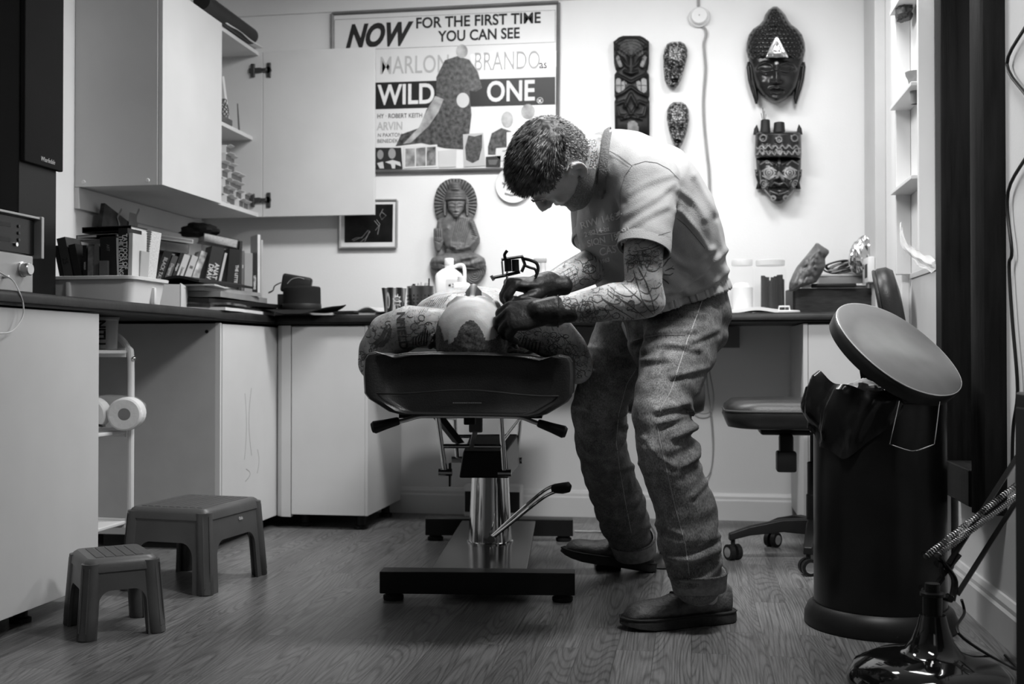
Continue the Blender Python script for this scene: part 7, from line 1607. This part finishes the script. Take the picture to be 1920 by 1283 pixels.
rf = lambda z: 0.040+0.014*z/0.118
def fan(pts, rad_fn, th=0.0006):
    mb = MB(); c = (sum(p[0] for p in pts)/len(pts), sum(p[1] for p in pts)/len(pts)); n = len(pts)
    for k in range(3):
        f0, f1 = k/3, (k+1)/3
        A = cyl_decal([(c[0]+(p[0]-c[0])*f0, c[1]+(p[1]-c[1])*f0) for p in pts], rad_fn, th); B = cyl_decal([(c[0]+(p[0]-c[0])*f1, c[1]+(p[1]-c[1])*f1) for p in pts], rad_fn, th)
        va = [mb.bm.verts.new(p) for p in A]; vb = [mb.bm.verts.new(p) for p in B]
        for i in range(n): mb.bm.faces.new((va[i], va[(i+1) % n], vb[(i+1) % n], vb[i]))
    return mb
spl = [(0.026+(0.022 if i % 2 == 0 else 0.012)*cos(2*pi*i/18), 0.060+(0.034 if i % 2 == 0 else 0.022)*sin(2*pi*i/18)) for i in range(18)]
fan(spl, rf).build('splash_print', gm(0.62), cu_)
fan([(0.026+0.012*cos(2*pi*i/14), 0.070+0.008*sin(2*pi*i/14)) for i in range(14)], rf, 0.0012).build('badge', gm(0.04), cu_)
def wrap_text(body, size, x, z, m, par, rad_fn, th=0.0016, **k):
    me = text_mesh(body, size, depth=0.0, **k)
    for v in me.vertices:
        zz = z+v.co.y; r = rad_fn(zz)+th; a = -pi/2+(x+v.co.x)/r; v.co = Vector((r*cos(a), r*sin(a), zz))
    return link('print_text', me, m, par, False)
wrap_text('Cadbury', 0.010, 0.016, 0.067, PAPER, cu_, rf, shear=0.2, sx=0.55)
wrap_text('CREME', 0.013, 0.012, 0.048, INK, cu_, rf, bold=0.0006, sx=0.62)
wrap_text('EGG', 0.013, 0.018, 0.035, INK, cu_, rf, bold=0.0006, sx=0.7)
fan([(-0.016+0.010*cos(2*pi*i/16), 0.064+0.036*sin(2*pi*i/16)) for i in range(16)], rf).build('oval_print', gm(0.6), cu_)
fan([(-0.015+0.0045*cos(2*pi*i/16), 0.060+0.024*sin(2*pi*i/16)) for i in range(16)], rf, 0.0012).build('oval_print', gm(0.15), cu_)
t = pot('', 'utensil_holder', 'holder', 789, 588, 4.92); t['label'] = 'perforated steel utensil holder full of pens beside the paper cup'
MB().lathe([(0.0, 0.0), (0.060, 0.0), (0.061, 0.003), (0.061, 0.128), (0.0625, 0.130), (0.060, 0.131), (0.059, 0.127), (0.058, 0.006)], 48, cap=False).build('holder', STEEL, t, smooth=True, angle=40)
hb_ = MB()
for r_ in range(5):
    for a in range(-80, 81, 16):
        aa = R(-90+a); z = 0.022+r_*0.0165
        if abs(a) > 30 or abs(a) < 20: hb_.cyl(Vector((0.0595*cos(aa), 0.0595*sin(aa), z)), Vector((0.0616*cos(aa), 0.0616*sin(aa), z)), 0.0042, n=10)
q = hb_.build('perforation', INK, t); q['kind'] = 'stuff'
for k, (x, y, h, tn, rr_) in enumerate(((-0.035, 0.0, 0.142, 0.02, 0.008), (0.036, -0.01, 0.165, 0.015, 0.004), (0.0, 0.02, 0.150, 0.6, 0.012), (0.02, 0.015, 0.146, 0.55, 0.010), (-0.012, 0.0, 0.144, 0.5, 0.009), (-0.045, 0.015, 0.138, 0.05, 0.006))):
    lab = ['thick dark marker at the left of the steel utensil holder', 'thin black pen standing highest in the steel utensil holder', 'bunch of white tissue sticking up from the utensil holder', 'white capped tube beside the tissue in the utensil holder', 'pale tube in the middle of the utensil holder', 'short dark pen by the rim of the utensil holder'][k]
    o = solid(['marker', 'pen', 'tissue_twist', 'ointment_tube', 'ointment_tube', 'pen'][k], lab, 'pen' if k in (0, 1, 5) else 'supplies', gm(tn), MB().cyl((0, 0, 0), (0.004, 0, h-0.006), rr_, rr_*0.85, n=10), smooth=True, angle=40)
    o.location = Vector(t.location) + Vector((x, y, 0.0065))
# spirit bottle with handle
t = pot('', 'jerrycan_bottle', 'bottle', 842, 588, 4.78); t['label'] = 'large white plastic bottle with handle and hazard label behind the client'
WB_ = mat('white_bottle', 0.82, 0.35, var=0.02)
MB().loft([rrect(0.052, 0.042, 0.02, 0.0), rrect(0.055, 0.045, 0.02, 0.004), rrect(0.055, 0.045, 0.02, 0.165), rrect(0.050, 0.040, 0.02, 0.178), rrect(0.028, 0.026, 0.015, 0.196), rrect(0.018, 0.018, 0.015, 0.200), rrect(0.018, 0.018, 0.015, 0.212)]).build('bottle', WB_, t, smooth=True, angle=50)
MB().lathe([(0.0, 0.212), (0.019, 0.212), (0.020, 0.214), (0.020, 0.240), (0.018, 0.243), (0, 0.243)], 28).build('cap', WB_, t, smooth=True, angle=40)
MB().tube(bez([Vector((0.018, 0, 0.204)), Vector((0.045, 0, 0.214)), Vector((0.062, 0, 0.210)), Vector((0.068, 0, 0.19)), Vector((0.068, 0, 0.15)), Vector((0.056, 0, 0.13))], 6), 0.0075, 10).build('handle', WB_, t, smooth=True)
lb = MB().box((-0.002, -0.0465, 0.10), (0.050, -0.0449, 0.15)).build('label_sticker', gm(0.72), t)
MB().box((0.006, -0.0472, 0.118), (0.020, -0.0464, 0.132)).build('hazard_mark', gm(0.6), lb)
fl_ = [(0.009, 0.120), (0.008, 0.125), (0.011, 0.129), (0.012, 0.126), (0.015, 0.131), (0.018, 0.125), (0.017, 0.120)]
MB().loft([[Vector((x, -0.0473, z)) for x, z in fl_], [Vector((x, -0.0477, z)) for x, z in fl_]]).build('hazard_mark', INK, lb)
text('hazard_mark', 'x', 0.024, mk(Vector((0.027, -0.0468, 0.118)), Vector((1, 0, 0)), Vector((0, 0, 1)), Vector((0, -1, 0))), INK, lb, bold=0.0016, depth=0.0003)
t = pot('', 'squat_bottle', 'bottle', 866, 590, 4.66); t['label'] = 'small squat white bottle with a wide cap right of the handled one'
MB().loft([rrect(0.032, 0.026, 0.012, 0.0), rrect(0.034, 0.028, 0.012, 0.003), rrect(0.034, 0.028, 0.012, 0.12), rrect(0.031, 0.025, 0.012, 0.128), rrect(0.018, 0.018, 0.012, 0.131)]).build('bottle', WB_, t, smooth=True, angle=50)
MB().lathe([(0, 0.130), (0.018, 0.130), (0.019, 0.132), (0.019, 0.155), (0.017, 0.157), (0, 0.157)], 26).build('cap', WB_, t, smooth=True, angle=40)
t = pot('', 'spray_cap_bottle', 'bottle', 1018, 590, 4.8); t['label'] = 'pale spray bottle half hidden behind the tattoo machine'
MB().lathe([(0, 0), (0.03, 0), (0.031, 0.003), (0.031, 0.15), (0.014, 0.185), (0.013, 0.20), (0.013, 0.225), (0, 0.226)], 26).build('bottle', gm(0.6), t, smooth=True, angle=50)
MB().box((-0.035, -0.008, 0.226), (0.016, 0.008, 0.246), bev=0.004).box((-0.04, -0.004, 0.236), (-0.03, 0.004, 0.244)).build('spray_head', gm(0.35), t, smooth=True)
# tattoo machine in the artist's right hand
t = thing('tattoo_machine', 'black coil tattoo machine held upright in the artist right glove', 'tattoo machine', at(955, 540, 2.84))
def tm(x, y, dd=0.0): return at(x, y, 2.84+dd) - Vector(t.location)
MB().tube([tm(948, 598), tm(949, 570), tm(950, 545), tm(952, 524)], [0.0018, 0.006, 0.0075, 0.007], 14).build('grip_tube', STEEL, t, smooth=True)
MB().cyl(tm(950, 545), tm(951, 508), 0.003, n=10).build('needle_bar', CHROME, t, smooth=True)
fr_ = MB(); fr_.tube([tm(924, 521), tm(950, 516), tm(975, 510)], 0.006, 4, flat=0.7); fr_.tube([tm(940, 487), tm(960, 484), tm(981, 481)], 0.0055, 4, flat=0.7); fr_.tube([tm(979, 482), tm(984, 496), tm(978, 510)], 0.006, 4, flat=0.7)
fr_.build('frame', BLACKM, t)
for x in (953, 967): MB().cyl(tm(x, 509), tm(x-1, 487), 0.0095, n=18).build('coil', BLACKP, t, smooth=True)
MB().cyl(tm(941, 490), tm(943, 515), 0.0025, n=10).build('contact_screw', CHROME, t, smooth=True)
MB().cyl(tm(921, 517), tm(926, 526), 0.004, n=10).build('tube_vise', STEEL, t, smooth=True)
MB().tube(bez([tm(948, 486), tm(946, 478), tm(951, 470)], 4), 0.004, 8).build('binding_post', BLACKM, t, smooth=True)
MB().tube(bez([tm(981, 485), tm(994, 488), tm(1006, 494), tm(1009, 506), tm(1004, 520)], 5), 0.0042, 8).build('clip_cord', BLACKP, t, smooth=True)
MB().tube(bez([tm(984, 498), tm(994, 502), tm(1003, 505), tm(1006, 512)], 4), 0.0034, 8).build('clip_cord', BLACKP, t, smooth=True)
# foot switch under the artist's raised shoe
fp_ = onZ(1138, 1068, 0.0)
t = thing('foot_switch', 'small flat black foot switch under the artist far shoe', 'foot switch', (fp_.x, fp_.y+0.03, 0), R(10))
MB().box((-0.045, -0.035, 0.0), (0.045, 0.035, 0.014), bev=0.003).build('base', BLACKP, t)
MB().box((-0.04, -0.03, 0.014), (0.04, 0.03, 0.020), bev=0.002).build('plate', BLACKM, t)
cdp = [onZ(1078, 996, 0.004), onZ(1100, 997, 0.004), onZ(1120, 997, 0.004), onZ(1140, 1000, 0.004), onZ(1170, 1010, 0.004)]
solid('floor_cable', 'pale cable lying on the floor behind the bed base', 'cable', gm(0.5), MB().tube(bez(cdp, 5), 0.004, 6), smooth=True)
# small white heater on the floor at the back wall
p0, p1 = onY(871, 968, 5.08), onY(978, 968, 5.08)
t = thing('fan_heater', 'small white fan heater with dark grilles on the floor behind the bed column', 'heater', ((p0.x+p1.x)/2, 5.10, 0))
w2 = (p1.x-p0.x)/2
MB().box((-w2, -0.04, 0.004), (w2, 0.05, 0.155), bev=0.012, seg=3).build('case', WPLAST, t, smooth=True)
for s in (-1, 1):
    MB().box((s*w2*0.62-0.045, -0.043, 0.03), (s*w2*0.62+0.045, -0.038, 0.125)).build('grille', gm(0.02), t)
# ================================================================== right end of the back worktop
CG = mat('jar_glass', 0.9, 0.06, var=0.01, alpha=0.04)
def jar(label, x0, x1, yt, d, group=None):
    a, b = at(x0, 586, d), at(x1, 586, d); r = (b-a).length/2; c = (a+b)/2; h = at(x0, yt, d).z-WT
    t = thing('glass_jar', label, 'jar', (c.x, c.y, WT))
    MB().lathe([(0, 0.004), (r*0.96, 0.0), (r, 0.006), (r, h*0.78), (r*0.97, h*0.84), (r*0.86, h*0.88), (r*0.86, h*0.99), (r*0.88, h)], 40, cap=False).build('glass', CG, t, smooth=True)
    MB().lathe([(r*0.80, h*0.90), (r*0.90, h*0.90), (r*0.91, h*0.915), (r*0.91, h*0.99), (r*0.86, h+0.002), (0, h+0.003)], 32).build('lid', mat('jar_lid', 0.75, 0.3, alpha=0.55), t, smooth=True)
    return t, r, h
t, r, h = jar('clear glass jar of pale cotton beside the artist back pocket', 1370, 1413, 488, 4.82)
MB().lathe([(0, 0.006), (r*0.9, 0.006), (r*0.9, h*0.5), (r*0.6, h*0.58), (0, h*0.6)], 24).build('contents', gm(0.72), t, smooth=True)
t, r, h = jar('clear glass jar filled with black sticks next to the dark tray', 1415, 1474, 488, 4.85)
rnd = random.Random(5)
for k in range(26):
    a = rnd.random()*6.28; q = r*0.8*math.sqrt(rnd.random()); x, y = q*cos(a), q*sin(a); hh = h*(0.60+0.14*rnd.random())
    MB().cyl((x, y, 0.006), (x*0.98, y*0.98, hh), r*0.13, n=8).build('contents', gm(0.008), t, smooth=True, angle=40)
sheet('white folded cloth at the worktop edge behind the artist', 'cloth', at(1400, 585, 4.74).x, 4.80, 0.9305, 0.22, 0.2, 0.014, R(8), 0.8, bend=0.012, cat='cloth', seed=20)
p = at(1470, 586, 4.78); t = thing('jar_lid', 'white round lid with a loop handle lying on the worktop', 'lid', (p.x, p.y, WT))
MB().lathe([(0, 0), (0.066, 0), (0.068, 0.003), (0.068, 0.014), (0.064, 0.018), (0, 0.018)], 36).build('disc', WPLAST, t, smooth=True, angle=40)
MB().tube([(-0.022, 0, 0.016), (-0.020, 0, 0.036), (0.022, 0, 0.036), (0.024, 0, 0.016)], 0.004, 8).build('handle', WPLAST, t, smooth=True)
a, b = at(1483, 588, 4.86), at(1662, 586, 4.86)
t = thing('storage_box', 'dark wooden tray box on the right end of the back worktop', 'box', ((a.x+b.x)/2, (a.y+b.y)/2+0.06, WT))
hw = (b-a).length/2; M2 = Matrix.Rotation(R(6), 4, 'Z'); BOXM = mat('dark_box', 0.045, 0.5, var=0.3, scale=20, stretch=(1, 4, 8))
wl_ = [((-hw, -0.09, 0), (hw, -0.078, 0.118)), ((-hw, 0.078, 0), (hw, 0.09, 0.118)), ((-hw, -0.09, 0), (-hw+0.012, 0.09, 0.118)), ((hw-0.012, -0.09, 0), (hw, 0.09, 0.118))]
for q in wl_: MB().box(q[0], q[1], M2).build('side', BOXM, t, bevel=0.002)
MB().box((-hw+0.01, -0.08, 0.003), (hw-0.01, 0.08, 0.10), M2).build('bottom', BOXM, t)
zt = WT+0.119
def onbox(px, py, d=4.88): p = at(px, py, d); return p
t = thing('black_gadget', 'black hand tool with a steel tip lying across the dark tray box', 'tool', onbox(1565, 528, 4.82)); t.location.z = zt
MB().box((-0.10, -0.015, 0.0), (0.09, 0.015, 0.018), bev=0.005).build('body', BLACKP, t, smooth=True)
MB().cyl((0.09, 0, 0.010), (0.13, 0, 0.010), 0.008, n=14).build('tip', CHROME, t, smooth=True)
MB().box((-0.14, -0.012, 0.0), (-0.10, 0.012, 0.014), bev=0.003).build('clip', gm(0.5), t)
t = thing('clear_case', 'shallow clear plastic case standing on the dark tray box', 'case', onbox(1590, 520, 4.97)); t.location.z = zt
MB().box((-0.13, -0.03, 0.0), (0.13, 0.05, 0.066), bev=0.006).build('case', mat('clear_plastic', 0.4, 0.2, alpha=0.55), t, smooth=True)
MB().box((-0.134, -0.034, 0.058), (0.134, 0.054, 0.068), bev=0.003).build('lid', mat('clear_lid', 0.55, 0.2, alpha=0.8), t, smooth=True)
# brown bag leaning at the left of the tray
BAGM = mat('brown_bag', 0.12, 0.42, var=0.45, scale=18, bump=0.5, bscale=30)
rows_ = [(455, 1531, 1533), (461, 1526, 1541), (469, 1520, 1554), (474, 1516, 1555), (485, 1507, 1547), (500, 1494, 1548), (515, 1486, 1540), (530, 1480, 1530), (540, 1479, 1500), (546, 1480, 1490)]
def bagfn(front):
    def f(u, v):
        y = 456+90*v; xl = np.interp(y, [r[0] for r in rows_], [r[1] for r in rows_]); xr = np.interp(y, [r[0] for r in rows_], [r[2] for r in rows_]); x = xl+(xr-xl)*u
        k = math.sqrt(max(0, 1-(2*u-1)**2))*math.sqrt(max(0, min(1, v*6, (1-v)*6)))
        return at(float(x), float(y), 4.80 - (0.05*k + 0.020*abs(noise.noise(Vector((x*0.08, y*0.05, 2))))*k + 0.008*noise.noise(Vector((x*0.2, y*0.16, 5)))*k if front else -0.04*k))
    return f
mb = MB(); mb.grid(bagfn(True), 34, 34); mb.grid(bagfn(False), 34, 34); bmesh.ops.remove_doubles(mb.bm, verts=mb.bm.verts, dist=1e-4)
solid('brown_bag', 'crumpled grey brown plastic bag hanging over the left of the dark tray box', 'bag', BAGM, mb, smooth=True, angle=50)
t = thing('cord_bundle', 'bundle of coiled dark cords on top of the clear case', 'cords', at(1578, 492, 4.98)); t.location.z = zt+0.069
rnd = random.Random(9)
for k in range(7):
    ph = rnd.random()*6; rr_ = 0.030+0.022*rnd.random(); MB().tube([Vector((rr_*1.5*cos(a)+0.008*cos(3*a+ph), 0.02*sin(a*2+ph), 0.032+rr_*0.6*sin(a+ph*0.3)+0.004*k*0.3)) for a in [2*pi*i/26 for i in range(27)]], 0.004, 6).build('cord', gm(0.03 if k % 3 else 0.25), t, smooth=True)
FOIL = mat('tin_foil', 0.65, 0.18, 1.0, var=0.05)
mb = MB(); mb.ball((0, 0, 0), 1, 20)
for v in mb.bm.verts:
    d = v.co.normalized(); k = 1+0.10*noise.noise(d*2.2)+0.16*abs(noise.noise(d*5+Vector((2, 1, 0))))-0.10*abs(noise.noise(d*9)); v.co = Vector((d.x*0.054*k+d.z*0.014, d.y*0.04*k, d.z*0.082*k))
p = at(1616, 474, 4.90)
q = solid('foil_parcel', 'crumpled tin foil parcel standing on the clear case', 'foil parcel', FOIL, mb); q.location = (p.x, p.y, zt+0.068+0.080)
# low white cabinet side beside the chair, thermostat and bag on the right wall
z0 = onX(1712, 516, 0.80).z
t = thing('low_cabinet', 'low white cabinet against the right wall behind the dark mirror frame', 'cabinet', (0.78, 4.0, 0))
MB().box((0.002, -0.36, 0.0), (0.020, 0.16, 1.03)).build('body', LAM, t, bevel=0.002)
MB().box((-0.002, -0.365, 1.03), (0.020, 0.165, 1.05)).build('top', LAM, t, bevel=0.002)
p = onY(1682, 497, 4.62)
t = thing('wall_timer', 'white wall timer box with a dark display on the right wall', 'timer', (0.775, 4.98, p.z-0.04))
MB().box((-0.03, -0.075, -0.01), (0.0, 0.075, 0.10), bev=0.006).build('case', WPLAST, t, smooth=True)
MB().box((-0.032, -0.06, 0.012), (-0.029, 0.0, 0.07)).build('display', gm(0.03), t)
MB().cyl((-0.036, 0.035, 0.065), (-0.029, 0.035, 0.065), 0.011, n=18).build('dial', gm(0.15), t, smooth=True)
# white shelving recess on the right wall with hanging polythene
sh = thing('wall_shelf_unit', 'white narrow shelf rack on the right wall left of the dark mirror frame', 'shelf rack', (XR, 4.15, 1.06))
for y in (-0.20, 0.22): MB().box((-0.055, y-0.012, 0.0), (-0.001, y+0.012, 1.45)).build('upright', WPLAST, sh, bevel=0.003)
for z in (0.30, 0.62, 0.98, 1.30): MB().box((-0.075, -0.19, z), (-0.001, 0.21, z+0.014)).build('shelf', WPLAST, sh, bevel=0.002)
solid('plastic_funnel', 'grey plastic funnel on the shelf rack beside the mirror frame', 'funnel', gm(0.3), MB().lathe([(0.012, 0), (0.020, 0.08), (0.030, 0.10), (0.032, 0.112), (0.028, 0.112), (0.012, 0.03)], 24, Matrix.Translation((XR-0.045, 4.05, 1.635)), cap=False), smooth=True)
solid('dark_bundle', 'small dark bundle on an upper shelf of the rack', 'bundle', gm(0.06), (lambda m: (bmesh.ops.translate(m.bm, vec=(XR-0.040, 4.27, 2.025), verts=m.bm.verts), m)[1])(lump(0.028, 0.05, 0.04, 8.1)), smooth=True)
PT = mat('polythene', 0.85, 0.2, alpha=0.5, var=0.03)
def poly(u, v):
    x = 1690+60*u**1.2; y = 416+30*(1-abs(1-2*v))*0 + v*24 + 72*u**0.8; pz = onX(x, y, XR-0.085)
    return Vector((XR-0.085-0.006*sin(v*9+u*5)-0.02*sin(u*pi), pz.y, pz.z + 0.01*noise.noise(Vector((u*6, v*3, 1)))))
solid('polythene_bag', 'strip of clear polythene draped below the shelf rack on the right', 'bag', PT, MB().grid(poly, 30, 10), smooth=True)
# ================================================================== inside and on the wall cabinet
t = thing('black_tube', 'black cardboard tube lying on top of the wall cabinet', 'tube', (0, 0, 0))
A, B = at(385, -12, 4.30), at(468, 58, 4.72); A = Vector((-2.17, 4.16, 2.258)); B = Vector((-2.05, 4.98, 2.258))
A = onX(378, -14, -2.04); B = onX(470, 58, -2.04); A.z = B.z = 2.2555
MB().tube([A, A.lerp(B, 0.5), B], 0.038, 20).build('tube', BLACKP, t, smooth=True, angle=40)
solid('paper_sheet', 'white paper sheet hanging over the top edge of the wall cabinet', 'paper', PAPER, MB().grid(lambda u, v: Vector((-2.20+0.185*u, 4.62+0.42*v, 2.2165+0.006*u*u-0.0*u + 0.004*sin(v*5+u*3)**2)), 16, 16), smooth=True).modifiers.new('s', 'SOLIDIFY').thickness = 0.001
# boxes stacked in the lower compartment
rnd = random.Random(2); k = 0
rowsb = [(1.439, [4.66, 4.735, 4.81, 4.885]), (1.476, [4.645, 4.72, 4.80, 4.87]), (1.513, [4.66, 4.74, 4.815]), (1.550, [4.65, 4.73, 4.80]), (1.587, [4.655, 4.73]), (1.624, [4.66, 4.73]), (1.661, [4.66])]
names = ['lowest', 'second', 'third', 'fourth', 'fifth', 'sixth', 'topmost']; pos = ['nearest the closed door', 'second from the closed door', 'third from the closed door', 'farthest from the closed door']
for ri, (z, ys) in enumerate(rowsb):
    for ci, y in enumerate(ys):
        rz_ = R(rnd.uniform(-9, 9)); t = thing('ink_box', 'small white carton in the %s layer of the open cabinet, %s' % (names[ri], pos[ci]), 'carton', (-2.100+rnd.uniform(-.012, .006), y+0.055, z+0.0005), rz_, 'cartons in the wall cabinet')
        if k == 0:
            c1 = MB().box((-0.12, -0.030, 0.0), (0.045, 0.030, 0.0355)).build('carton', gm(0.62), t); f1 = MB().box((0.045, -0.030, 0.028), (0.068, 0.030, 0.0295), Matrix.Translation((0.045, 0, 0.028)) @ Matrix.Rotation(R(-25), 4, 'Y') @ Matrix.Translation((-0.045, 0, -0.028))).build('flap', gm(0.66), t); e1 = MB().box((0.0448, -0.028, 0.004), (0.0462, 0.028, 0.031)).build('end_print', gm(0.10), t)
        else:
            for o_ in (c1, f1, e1):
                c_ = o_.copy(); COL.objects.link(c_); c_.parent = t
        k += 1
# upper compartment: coiled wire and sticks
t = thing('wire_coil', 'coil of thin dark wire on the middle shelf of the open cabinet', 'wire', (-2.11, 4.775, 1.8085))
for k in range(6):
    MB().tube([Vector((0.02*sin(a*2+k), 0.052*cos(a)*(0.8+0.06*k)*0.8, 0.062+0.058*sin(a)*(0.8+0.05*k)*0.85)) for a in [2*pi*i/28 for i in range(29)]], 0.0022, 5).build('loop', gm(0.05), t, smooth=True)
MB().box((-0.03, -0.05, 0), (0.03, 0.06, 0.030), bev=0.005).build('holder', gm(0.08), t)
o = solid('ruler', 'white ruler leaning inside the upper part of the open cabinet', 'ruler', gm(0.7), MB().box((-0.002, -0.012, 0), (0.002, 0.012, 0.24))); o.location = (-2.13, 4.91, 1.8150); o.rotation_euler = (R(18), 0, 0)
o = solid('paint_brush', 'slim dark brush standing beside the white ruler', 'brush', gm(0.10), MB().cyl((0, 0, 0), (0, -0.02, 0.13), 0.005, 0.003, n=8)); o.location = (-2.10, 4.955, 1.8085)
